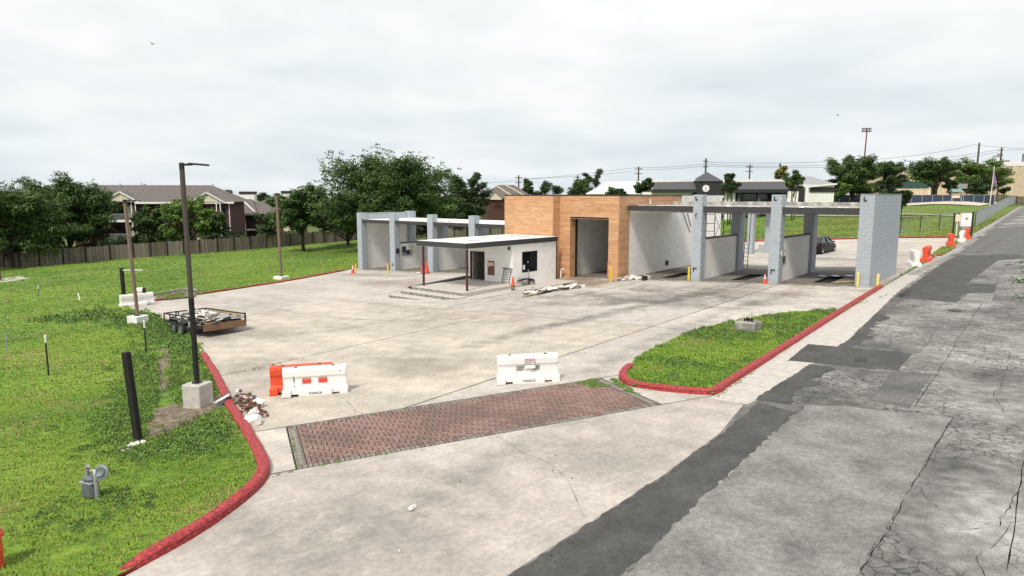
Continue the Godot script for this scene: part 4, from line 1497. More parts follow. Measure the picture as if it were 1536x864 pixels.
	for k in 2:
		b = MB.new()
		b.bx(-13.75 - k * 0.1, -8.7 - k * 0.5, -1.6, P - 0.18 * (k + 1), 11.857 + k * 0.865, 12.72 + k * 0.865, 0.015)
		var stp := obj("step", b, M.concrete_clean, t)
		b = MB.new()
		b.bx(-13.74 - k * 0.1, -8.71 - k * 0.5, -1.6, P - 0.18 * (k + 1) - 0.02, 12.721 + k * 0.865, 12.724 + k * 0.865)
		obj("riser", b, M.concrete_grey, stp)  # stained like the platform face, some shade put into the grey
	b = MB.new()
	slab(b, pv([[-14.3, -14.6], [-10.5, -14.5], [-8.4, -13.2], [-7.7, -11.0], [-7.4, -5.0], [-7.2, -2.4], [-9.6, -2.0], [-9.04, -6.9], [-9.04, -11.84], [-8.69, -11.86], [-8.69, -12.72], [-9.19, -12.73], [-9.19, -13.6], [-13.9, -13.6]]), 0.03, -0.1)
	obj("walkway", b, M.concrete_clean, t)


func build_back_structures() -> void:
	# block columns with a low wall behind the bays
	var t := thing("block_gateway", "two grey block columns joined by a low wall behind the bays", "gateway")
	var a := gp(1119.5, 381)
	var c := gp(1146, 379)
	var b := MB.new()
	b.block_box(a.x, a.x + 0.5, a.y - 0.3, 4.6, a.z - 0.6, a.z, rng)
	obj("column", b, M.block, t)
	b = MB.new()
	b.block_box(c.x, c.x + 0.7, c.y - 0.3, 4.6, c.z - 0.6, c.z, rng)
	obj("column", b, M.block, t)
	b = MB.new()
	b.block_box(a.x + 0.51, c.x - 0.01, a.y - 0.3, a.y + 0.8, minf(a.z, c.z) - 0.3, minf(a.z, c.z) - 0.05, rng)
	obj("low_wall", b, M.block, t)
	b = MB.new()
	b.bx(a.x - 0.1, c.x + 0.8, 4.61, 4.9, minf(a.z, c.z) - 0.7, maxf(a.z, c.z) + 0.1)
	obj("beam", b, M.fascia, t)
	# scaffold behind the bay
	t = thing("scaffold", "black steel scaffold frames with diagonal braces behind the wash bay", "scaffold")
	var f := []
	for px in [1065.5, 1092.0]:
		var s := plane_v(px, 340, 9.5)
		f.append(Vector3(s.x, H(s.x, 9.5), -9.5))
	for p in f:
		b = MB.new()
		for k in [-0.35, 0.35]: b.tube([p + Vector3(k, 0, 0), p + Vector3(k, 4.15, 0)], [0.03], 6)
		for y in [0.5, 1.2, 1.9, 2.7, 3.3, 4.0]: b.tube([p + Vector3(-0.35, y, 0), p + Vector3(0.35, y, 0)], [0.025], 6)
		obj("frame", b, M.black, t)
	b = MB.new()
	b.tube([f[0] + Vector3(0.35, 3.9, 0), f[1] + Vector3(-0.35, 2.2, 0)], [0.018], 6)
	b.tube([f[0] + Vector3(0.35, 2.2, 0), f[1] + Vector3(-0.35, 3.9, 0)], [0.018], 6)
	b.tube([f[0] + Vector3(0.35, 0.3, 0), f[1] + Vector3(-0.35, 2.0, 0)], [0.018], 6)
	obj("brace", b, M.black, t)
	# ladder against the back column
	t = thing("ladder", "tall thin ladder standing upright against the rear column of the bay", "ladder")
	b = MB.new()
	var la := gp(1117.5, 402)
	for k in [-0.16, 0.16]: b.tube([la + Vector3(k, 0, 0), la + Vector3(k, 4.3, -0.35)], [0.025], 6)
	obj("rail", b, M.near_black, t)
	b = MB.new()
	for k in 14: b.tube([la + Vector3(-0.16, 0.25 + k * 0.3, -0.02 * k), la + Vector3(0.16, 0.25 + k * 0.3, -0.02 * k)], [0.02], 6)
	obj("rungs", b, M.steel, t)

# ---------- water-filled road barrier, along local x, front towards +z ----------
func barrier_mesh() -> MB:
	var mb := MB.new()
	# half cross-section (z, y), front side; the back mirrors it
	var full := [[0.225, 0.0], [0.23, 0.03], [0.23, 0.16], [0.215, 0.19], [0.15, 0.215], [0.125, 0.26], [0.115, 0.46], [0.125, 0.53], [0.15, 0.57], [0.155, 0.72], [0.14, 0.79], [0.10, 0.815]]
	var notch := [[0.16, 0.055], [0.165, 0.07], [0.165, 0.16], [0.16, 0.19], [0.145, 0.215], [0.125, 0.26], [0.115, 0.46], [0.125, 0.53], [0.15, 0.57], [0.155, 0.72], [0.14, 0.79], [0.10, 0.815]]
	var dent := [[0.225, 0.0], [0.23, 0.03], [0.23, 0.16], [0.215, 0.19], [0.15, 0.215], [0.115, 0.26], [0.075, 0.33], [0.075, 0.48], [0.15, 0.57], [0.155, 0.72], [0.14, 0.79], [0.10, 0.815]]
	var st := [[-0.915, full, 0.9], [-0.885, full, 1.0], [-0.68, full, 1.0], [-0.665, notch, 1.0], [-0.475, notch, 1.0], [-0.46, full, 1.0], [-0.37, full, 1.0], [-0.345, dent, 1.0], [-0.115, dent, 1.0], [-0.09, full, 1.0],
		[0.09, full, 1.0], [0.115, dent, 1.0], [0.345, dent, 1.0], [0.37, full, 1.0], [0.46, full, 1.0], [0.475, notch, 1.0], [0.665, notch, 1.0], [0.68, full, 1.0], [0.885, full, 1.0], [0.915, full, 0.9]]
	for i in st.size() - 1:
		for s in [1.0, -1.0]:
			for k in full.size() - 1:
				var q := []
				for e in [[i, k], [i + 1, k], [i + 1, k + 1], [i, k + 1]]:
					var pr: Array = st[e[0]][1]
					var up: float = pr[e[1]][1]
					var xx: float = st[e[0]][0]
					if up > 0.2: xx *= 0.965
					q.append(Vector3(xx, up, pr[e[1]][0] * s * (st[e[0]][2] if up > 0.02 else 1.0)))
				if s > 0: mb.quad(q[0], q[1], q[2], q[3])
				else: mb.quad(q[3], q[2], q[1], q[0])
		# top and bottom
		var a: float = st[i][0] * 0.965
		var b: float = st[i + 1][0] * 0.965
		mb.quad(Vector3(a, 0.815, 0.1 * st[i][2]), Vector3(b, 0.815, 0.1 * st[i + 1][2]), Vector3(b, 0.815, -0.1 * st[i + 1][2]), Vector3(a, 0.815, -0.1 * st[i][2]))
	for e in [0, st.size() - 1]:
		var pr: Array = st[e][1]
		var xx: float = st[e][0]
		for k in pr.size() - 1:
			var x0 := xx * (0.965 if pr[k][1] > 0.2 else 1.0)
			var x1 := xx * (0.965 if pr[k + 1][1] > 0.2 else 1.0)
			var q := [Vector3(x0, pr[k][1], pr[k][0] * 0.9), Vector3(x0, pr[k][1], -pr[k][0] * 0.9), Vector3(x1, pr[k + 1][1], -pr[k + 1][0] * 0.9), Vector3(x1, pr[k + 1][1], pr[k + 1][0] * 0.9)]
			if xx > 0: mb.quad(q[0], q[1], q[2], q[3])
			else: mb.quad(q[3], q[2], q[1], q[0])
	return mb

var barrier_shape: Mesh

func text(called: String, s: String, size: float, m: Material, parent: Node, xf: Transform3D, bold := false) -> void:
	var tm := TextMesh.new()
	tm.text = s
	var f := SystemFont.new()
	f.font_names = PackedStringArray(["Droid Sans"])
	if bold: f.font_weight = 700
	tm.font = f
	tm.font_size = 32
	tm.pixel_size = size / 24.0
	tm.depth = 0.004
	piece(called, tm, m, parent, xf)

func barrier(label: String, at: Vector3, turn: float, orange: bool, sc := 1.0, tilt := 0.0, writing := false) -> Node3D:
	var t := thing("water_barrier", label, "barrier", at, turn, "plastic water-filled barriers")
	t.rotation.z = tilt
	t.scale = Vector3.ONE * sc
	if barrier_shape == null: barrier_shape = barrier_mesh().mesh()
	var body := piece("body", barrier_shape, M.orange if orange else M.plastic, t, Transform3D.IDENTITY)
	for x in [-0.52, 0.52]:
		var b := MB.new()
		b.lathe([Vector2(0.055, 0.0), Vector2(0.05, 0.012), Vector2(0.0, 0.012)], Vector3(x, 0.814, 0), Basis.IDENTITY, 12)
		obj("fill_cap", b, M.black, body)
	if writing:
		text("lettering", "YODOCK", 0.07, M.black, t, Transform3D(Basis.IDENTITY, Vector3(0.0, 0.085, 0.232)), true)
	return t

func between(a: Vector3, b: Vector3) -> Array:   # middle and turn so that local x runs from a to b
	var d := b - a
	return [(a + b) / 2.0, atan2(-d.z, d.x)]


func build_barriers() -> void:
	var p := between(gp(424, 597), gp(521, 588))
	var t := barrier("white plastic barrier with two red reflectors in front of an orange barrier", p[0] + Vector3(-0.1, 0, -0.1), p[1], false, 1.04, 0.02, true)
	for x in [-0.23, 0.23]:
		var b := MB.new()
		b.bx(x - 0.115, x + 0.115, 0.36, 0.47, 0.07, 0.118, 0.008)
		obj("reflector", b, M.reflective, t)
	for s in [[-0.58, 0.5, 0.09], [-0.58, 0.38, 0.12], [-0.57, 0.26, 0.06], [0.72, 0.66, 0.05]]:
		var b := MB.new()
		b.bx(s[0] - 0.012, s[0] + 0.012, s[1], s[1] + s[2], 0.117 if s[1] < 0.5 else 0.15, 0.128 if s[1] < 0.5 else 0.158, 0.002)
		obj("marking", b, M.grey_metal, t)
	var fw := Vector3(sin(p[1]), 0, cos(p[1]))
	var ob: Vector3 = p[0] - fw * 0.58 + fw.cross(Vector3.UP) * 0.42
	barrier("orange plastic barrier standing right behind a white one with red reflectors", Vector3(ob.x, H(ob.x, -ob.z), ob.z), p[1] + 0.02, true, 1.04, 0.02)
	p = between(gp(750, 577), gp(837, 571))
	t = barrier("white plastic barrier bearing a warning sign, above the brick paving", p[0] + Vector3(-0.1, 0, -0.08), p[1], false, 1.04, 0.03, true)
	var b := MB.new()
	b.box(Vector3(0.05, 0.585, 0.172), Vector3(0.31, 0.30, 0.012), Basis.IDENTITY, 0.003)
	var sg := obj("warning_sign", b, M.white_paint, t)
	b = MB.new()
	b.box(Vector3(0.05, 0.69, 0.18), Vector3(0.29, 0.075, 0.006))
	obj("sign_header", b, mat(0.28, 0.05, 0.05, 0.6), sg)
	text("lettering", "WARNING", 0.05, M.white_paint, sg, Transform3D(Basis.IDENTITY, Vector3(0.05, 0.69, 0.186)), true)
	text("lettering", "Security  24", 0.042, M.black, sg, Transform3D(Basis.IDENTITY, Vector3(0.05, 0.61, 0.181)), true)
	text("lettering", "Cameras in Use", 0.036, M.black, sg, Transform3D(Basis.IDENTITY, Vector3(0.05, 0.555, 0.181)), true)
	for s in [-0.23, 0.25]:
		b = MB.new()
		b.bx(s - 0.11, s + 0.11, 0.36, 0.48, 0.07, 0.09, 0.004)
		obj("bare_recess", b, M.rubble[1], t)
	# near the far lawn
	p = between(gp(178, 463), gp(224, 457))
	t = barrier("white plastic barrier on grass edge with black post beside it", p[0] + Vector3(-0.3, 0, -0.3), p[1], false, 1.06)
	t.scale = Vector3(1.15, 1.0, 1.2)
	# on the strip beyond the end wall
	for s in [["white plastic barrier lying end on beside the thick end wall", 1368, 399, -1.25, false], ["orange plastic barrier between white barrier and grass tongue", 1387, 392, -1.5, true],
			["orange plastic barrier at the grass tongue beside the far chain fence", 1424, 369, -1.35, true], ["white plastic barrier in front of the grey meter cabinet", 1441, 363, -1.5, false], ["orange plastic barrier half hidden behind white one at meter cabinet", 1449, 359, -1.5, true]]:
		var q := gp(s[1], s[2])
		barrier(s[0], q + Vector3(0, 0, -0.6), s[3], s[4], 1.28)
	var dr := thing("white_drum", "small white drum with black end lying on a white barrier", "drum", Vector3.ZERO)
	b = MB.new()
	var dp := gp(209, 460) + Vector3(-0.1, 1.06, -0.2)
	var dir := Vector3(0.75, 0.05, -0.6).normalized()
	b.tube([dp - dir * 0.2, dp + dir * 0.2], [0.19], 14)
	obj("shell", b, M.plastic, dr)
	b = MB.new()
	b.tube([dp + dir * 0.201, dp + dir * 0.24], [0.2], 14)
	obj("lid", b, M.black, dr)


func cone(label: String, at: Vector3, hgt: float, striped: bool, base_m: Material, group := "traffic cones") -> void:
	var t := thing("traffic_cone", label, "cone", at, 0.3, group)
	var b := MB.new()
	b.box(Vector3(0, 0.02, 0), Vector3(0.36, 0.04, 0.36) * hgt / 0.7, Basis.IDENTITY, 0.01)
	obj("base", b, base_m, t)
	b = MB.new()
	b.lathe([Vector2(0.135, 0.04), Vector2(0.03, 1.0), Vector2(0.025, 1.0), Vector2(0.0, 1.0)].map(func(q): return Vector2(q.x * hgt / 0.7, q.y * hgt)), Vector3.ZERO, Basis.IDENTITY, 14)
	var c := obj("cone", b, M.orange, t)
	if striped:
		for s in [[0.5, 0.64], [0.74, 0.84]]:
			b = MB.new()
			b.lathe([Vector2(lerpf(0.135, 0.03, s[0]) + 0.004, s[0]), Vector2(lerpf(0.135, 0.03, s[1]) + 0.004, s[1])].map(func(q): return Vector2(q.x * hgt / 0.7, q.y * hgt)), Vector3.ZERO, Basis.IDENTITY, 14)
			obj("stripe", b, M.plastic, c)


func bollard(label: String, at: Vector3, hgt: float, m: Material, group: String, r := 0.075) -> void:
	var b := MB.new()
	b.lathe([Vector2(r, -0.1), Vector2(r, hgt - 0.04), Vector2(r * 0.8, hgt - 0.012), Vector2(r * 0.4, hgt), Vector2(0, hgt)], Vector3.ZERO, Basis.IDENTITY, 14)
	var o := obj("bollard", b, m)
	o.position = at
	tag(o, label, "bollard", group)


func build_small() -> void:
	for s in [["yellow bollard beside striped cone at lawn corner of the left bays", 534, 407.5, 0.75], ["yellow bollard in front of the second column of the lower bays", 582, 409.5, 0.85]]:
		bollard(s[0], gp(s[1], s[2]), s[3], M.yellow, "yellow bollards")
	for s in [["yellow bollard at the right foot of the wood tower", 916.5, 423, 1.0], ["yellow bollard beside first column right of the wood tower", 1033, 421, 0.9], ["yellow bollard next to a traffic cone at the middle column", 1154.5, 423.5, 0.9]]:
		bollard(s[0], gp(s[1], s[2]), s[3], M.yellow, "yellow bollards")
	for s in [["pale yellow bollard at the bay side of the thick end wall", 1286, 430, 0.8], ["pale yellow bollard at the road side of the thick end wall", 1316, 430.5, 0.72]]:
		bollard(s[0], gp(s[1], s[2]), s[3], M.yellow_pale, "pale yellow bollards")
	bollard("red bollard at the left jamb of the tunnel opening", gp(856.5, 414.5), 1.0, M.red_paint, "red bollards", 0.06)
	bollard("red bollard at the right jamb inside the tunnel opening", gp(911.5, 413.5), 1.0, M.red_paint, "red bollards", 0.06)
	cone("orange cone with white stripes at the lawn corner of lower bays", gp(529.5, 410), 0.85, true, M.orange)
	cone("orange cone with white stripes at the middle column of the bays", gp(1147, 425.5), 0.6, true, M.orange)
	cone("dull orange cone standing by the third lower column behind canopy post", gp(640.5, 410), 1.0, false, M.black)
	cone("small orange cone left of the canopy post by a lower column", gp(633.5, 410), 0.75, false, M.black)
	# cone on a concrete foot at the office corner
	var cb := gp(769.5, 436.5)
	var b := MB.new()
	b.lathe([Vector2(0.12, 0.0), Vector2(0.12, 0.36), Vector2(0.0, 0.36)], cb, Basis.IDENTITY, 12)
	tag(obj("concrete_stub", b, M.concrete_grey), "grey concrete stub carrying an orange cone at the office corner", "concrete stub")
	cone("orange cone set on a grey concrete stub at the office corner", cb + Vector3(0, 0.362, 0), 0.62, false, M.orange)
	# black rack against the office wall
	var rk := thing("wire_rack", "black ladder-like rack leaning on the white office wall", "rack")
	var ra := plane_v(753, 431, -6.9)
	var rb := plane_v(763.5, 432, -6.9)
	ra.y = -0.36; rb.y = -0.36
	for p in [ra, rb]:
		b = MB.new()
		b.tube([p, p + Vector3(0, 0.98, -0.22)], [0.025], 6)
		obj("rail", b, M.black, rk)
	for k in 6:
		b = MB.new()
		var o := Vector3(0, 0.12 + k * 0.16, -0.22 * (0.12 + k * 0.16) / 0.98)
		b.tube([ra + o, rb + o], [0.014], 6)
		obj("rung", b, M.black, rk)
	b = MB.new()
	b.tube([ra + Vector3(-0.15, 1.0, -0.22), rb + Vector3(0.15, 1.0, -0.22)], [0.03], 6)
	obj("top_bar", b, M.black, rk)
	# bench of a bowed board on two concrete rounds
	var bn := thing("makeshift_bench", "bowed brown board resting on two round concrete blocks by office window", "bench")
	var b0 := gp(780, 429.5)
	var b1 := gp(797, 427)
	for p in [b0, b1]:
		b = MB.new()
		b.lathe([Vector2(0.24, -0.05), Vector2(0.26, 0.05), Vector2(0.26, 0.3), Vector2(0.22, 0.36), Vector2(0, 0.36)], p, Basis.IDENTITY, 14)
		obj("block", b, M.concrete_grey, bn)
	b = MB.new()
	var bm := [b0 + Vector3(-0.2, 0.38, 0), b0.lerp(b1, 0.3) + Vector3(0, 0.44, 0), b0.lerp(b1, 0.7) + Vector3(0, 0.45, 0), b1 + Vector3(0.2, 0.38, 0)]
	for i in 3: b.beam(bm[i], bm[i + 1], 0.42, 0.05, Vector3.UP, 0.01)
	obj("board", b, M.charred, bn)
	b = MB.new()
	b.tube([b1 + Vector3(-0.2, 0.4, 0), b1 + Vector3(-0.25, 1.05, 0.05)], [0.03], 6)
	tag(obj("pipe_stub", b, M.galv), "bent grey pipe standing up behind the makeshift bench", "pipe")
	# long black steel bars beside the steps
	var sa := gp(617, 434)
	var sb := gp(700, 417)
	for k in 6:
		b = MB.new()
		var o := Vector3((k % 3) * 0.16, 0.06 + (0.1 if k > 2 else 0.0), (k % 2) * 0.25)
		b.beam(sa + o, sb + o + Vector3(rng.randf_range(-0.05, 0.05), 0, -rng.randf() * 0.4), 0.11, 0.09, Vector3.UP, 0.01)
		tag(obj("steel_bar", b, M.dark_steel), "long black steel bar in the pile left of office steps", "steel bar", "steel bars piled by the office steps")
	# pale timber and slab by the cones
	b = MB.new()
	b.box(gp(630, 409, 0.04), Vector3(0.7, 0.07, 0.2), Basis.IDENTITY, 0.01)
	tag(obj("white_block", b, M.white_paint), "short white block lying near the third lower column", "block")


func lump(b: MB, p: Vector3, s: Vector3, r: RandomNumberGenerator) -> void:
	var bs := Basis.from_euler(Vector3(r.randf_range(-0.5, 0.5), r.randf() * TAU, r.randf_range(-0.5, 0.5)))
	var c := [Vector3(-1, -1, -1), Vector3(1, -1, -1), Vector3(1, -1, 1), Vector3(-1, -1, 1), Vector3(-1, 1, -1), Vector3(1, 1, -1), Vector3(1, 1, 1), Vector3(-1, 1, 1)]
	for i in 8: c[i] = p + bs * ((c[i] * 0.5 * (0.75 + 0.45 * r.randf()) + Vector3(r.randf(), r.randf(), r.randf()) * 0.12) * s)
	for f in [[0, 1, 2, 3], [7, 6, 5, 4], [1, 0, 4, 5], [2, 1, 5, 6], [3, 2, 6, 7], [0, 3, 7, 4]]:
		b.tri(c[f[0]], c[f[1]], c[f[2]])
		b.tri(c[f[0]], c[f[2]], c[f[3]])

# a heap of loose pieces, each of its own
func heap(called: String, label: String, category: String, group: String, n: int, corner_a: Vector3, corner_b: Vector3, wid: float, smin: float, smax: float, mats: Array, flat := 0.4, pile := 0.25) -> void:
	var along := corner_b - corner_a
	var side := Vector3(along.z, 0, -along.x).normalized()
	for k in n:
		var t := rng.randf()
		var w := (rng.randf() + rng.randf() - 1.0) * wid
		var p := corner_a + along * t + side * w
		var s := rng.randf_range(smin, smax)
		p.y = H(p.x, -p.z) + s * flat * 0.4 + pile * (1.0 - absf(w) / wid) * rng.randf()
		var b := MB.new()
		lump(b, Vector3.ZERO, Vector3(s, s * flat, s * rng.randf_range(0.4, 0.9)), rng)
		var mi: Material = mats[rng.randi() % mats.size()]
		var o := obj(called, b, mi)
		o.position = p
		var tint := "white "
		if mi == M.rubble[1]: tint = "tan "
		elif mi == M.rubble[2]: tint = "brick red "
		elif mi == M.rubble[3]: tint = "grey "
		elif mi == M.charred: tint = "black "
		tag(o, tint + label, category, group)


func build_rubble() -> void:
	heap("rubble_piece", "broken chunk in the rubble heap by the red kerb", "rubble", "rubble by the red kerb", 120, gp(361, 595), gp(388, 630), 0.34, 0.06, 0.16, [M.rubble[0], M.rubble[1], M.rubble[2], M.rubble[2], M.rubble[2], M.rubble[3]], 0.55, 0.22)
	for s in [[377, 622, 0.28], [383, 630, 0.3], [388, 604, 0.26], [374, 630, 0.24]]:
		var b := MB.new()
		lump(b, Vector3.ZERO, Vector3(s[2], 0.16, s[2] * 0.8), rng)
		var o := obj("concrete_chunk", b, M.rubble[0])
		o.position = gp(s[0], s[1], 0.12)
		tag(o, "large white concrete chunk in the rubble by red kerb", "rubble", "white chunks by the red kerb")
	heap("rubble_piece", "rubble chunk at the foot of the charred post", "rubble", "rubble at the charred post", 22, gp(184, 682), gp(213, 668), 0.2, 0.08, 0.2, [M.rubble[0], M.rubble[1]], 0.6, 0.05)
	heap("debris_piece", "broken board in the debris strip before the office", "debris", "debris before the office", 60, gp(785, 443), gp(870, 430), 0.75, 0.15, 0.6, [M.rubble[0], M.rubble[0], M.rubble[1], M.rubble[3]], 0.22, 0.12)
	for k in 16:
		var b := MB.new()
		var a := gp(rng.randf_range(780, 800), rng.randf_range(440, 446), 0.06)
		var c := gp(rng.randf_range(830, 858), rng.randf_range(425, 433), 0.14)
		a = a.lerp(c, rng.randf() * 0.4)
		b.beam(a, c, rng.randf_range(0.08, 0.18), 0.04, Vector3.UP, 0.006)
		tag(obj("timber", b, [M.board, M.board_pale, M.charred][k % 3]), "loose timber in the debris strip before the office", "timber", "loose timbers before the office")
	heap("debris_piece", "plaster scrap in the heap right of wood tower", "debris", "plaster heap by the tower", 46, gp(928, 421), gp(973, 417), 0.45, 0.12, 0.5, [M.rubble[0], M.rubble[0], M.rubble[1]], 0.25, 0.15)
	var b := MB.new()
	b.box(gp(967, 417, 0.16), Vector3(0.3, 0.32, 0.3), Basis.IDENTITY, 0.02)
	tag(obj("black_box", b, M.black), "black box standing in the plaster heap by the tower", "box")
	heap("pebble_scrap", "small scrap on the concrete near the red kerb", "scrap", "scraps on the concrete", 16, gp(355, 560), gp(470, 535), 0.06, 0.03, 0.09, [M.charred, M.rubble[3]], 0.3, 0.0)
	heap("pebble_scrap", "bit of grit on the driveway concrete", "grit", "grit on the driveway", 12, gp(560, 800), gp(880, 700), 2.6, 0.015, 0.04, [M.rubble[3], M.charred, M.rubble[0]], 0.4, 0.0)
	heap("pebble_scrap", "litter scrap on the asphalt road", "litter", "litter on the road", 4, gp(1180, 760), gp(1400, 640), 2.0, 0.02, 0.05, [M.charred], 0.3, 0.0)
	b = MB.new()
	lump(b, gp(617, 762, 0.03), Vector3(0.16, 0.06, 0.1), rng)
	tag(obj("stone", b, M.rubble[0]), "single pale stone on the driveway concrete", "stone")
	# boards leaning on the kerb
	b = MB.new()
	b.beam(gp(319, 606, 0.05), gp(344, 592, 0.28), 0.16, 0.05, Vector3.UP, 0.01)
	tag(obj("trim_board", b, M.white_paint), "white trim board leaning over the red kerb by pole foot", "board")
	b = MB.new()
	b.beam(gp(325, 611, 0.04), gp(345.5, 595, 0.2), 0.14, 0.05, Vector3.UP, 0.01)
	tag(obj("trim_board", b, M.fascia), "dark grey trim board leaning over the red kerb by pole foot", "board")
	heap("litter_scrap", "litter scrap in the green lawn", "litter", "litter in the lawn", 9, gp(30, 830), gp(240, 510), 6.0, 0.05, 0.1, [M.rubble[0]], 0.4, 0.04)


func lamp_pole(label: String, foot_p: Vector3, base_h: float, base_w: float, pole_h: float, lean: Vector2, m: Material, base_m: Material, arm: Vector3, r: float, split := 0.0, turn := 0.7) -> void:
	var t := thing("light_pole", label, "light pole", foot_p, 0.0, "light poles")
	var b := MB.new()
	b.box(Vector3(0, base_h / 2 - 0.15, 0), Vector3(base_w, base_h + 0.3, base_w), Basis(Vector3.UP, turn), 0.02)
	obj("concrete_base", b, base_m, t)
	b = MB.new()
	b.box(Vector3(0, base_h + 0.02, 0), Vector3(r * 3.6, 0.04, r * 3.6), Basis(Vector3.UP, turn), 0.005)
	for k in 4: b.tube([Vector3(cos(k * PI / 2 + turn) * r * 2.0, base_h, sin(k * PI / 2 + turn) * r * 2.0), Vector3(cos(k * PI / 2 + turn) * r * 2.0, base_h + 0.09, sin(k * PI / 2 + turn) * r * 2.0)], [0.018], 6)
	obj("base_plate", b, M.dark_steel, t)
	var top := Vector3(lean.x, base_h + pole_h, lean.y)
	var p0 := Vector3(0, base_h + 0.03, 0)
	b = MB.new()
	if split > 0.0:
		var ms := p0.lerp(top, split)
		b.beam(p0, ms, r * 2.1, r * 2.1, Vector3(sin(turn), 0, cos(turn)), 0.01)
		obj("pole_sleeve", b, M.charred, t)
		b = MB.new()
		b.beam(ms, top, r * 1.9, r * 1.9, Vector3(sin(turn), 0, cos(turn)), 0.01)
	else: b.beam(p0, top, r * 1.9, r * 1.9, Vector3(sin(turn), 0, cos(turn)), 0.01)
	obj("pole", b, m, t)
	b = MB.new()
	b.box(top + Vector3(0, 0.02, 0), Vector3(r * 2.1, 0.2, r * 2.1), Basis(Vector3.UP, turn), 0.02)
	var an := arm.normalized()
	b.beam(top + Vector3(0, 0.06, 0), top + an * 0.3 + Vector3(0, 0.07, 0), 0.07, 0.06, Vector3.UP, 0.01)
	obj("bracket", b, M.dark_steel, t)
	b = MB.new()
	b.beam(top + an * 0.22 + Vector3(0, 0.09, 0), top + arm + Vector3(0, 0.05, 0), 0.26, 0.055, Vector3.UP, 0.02)
	obj("lamp_head", b, M.dark_steel, t)


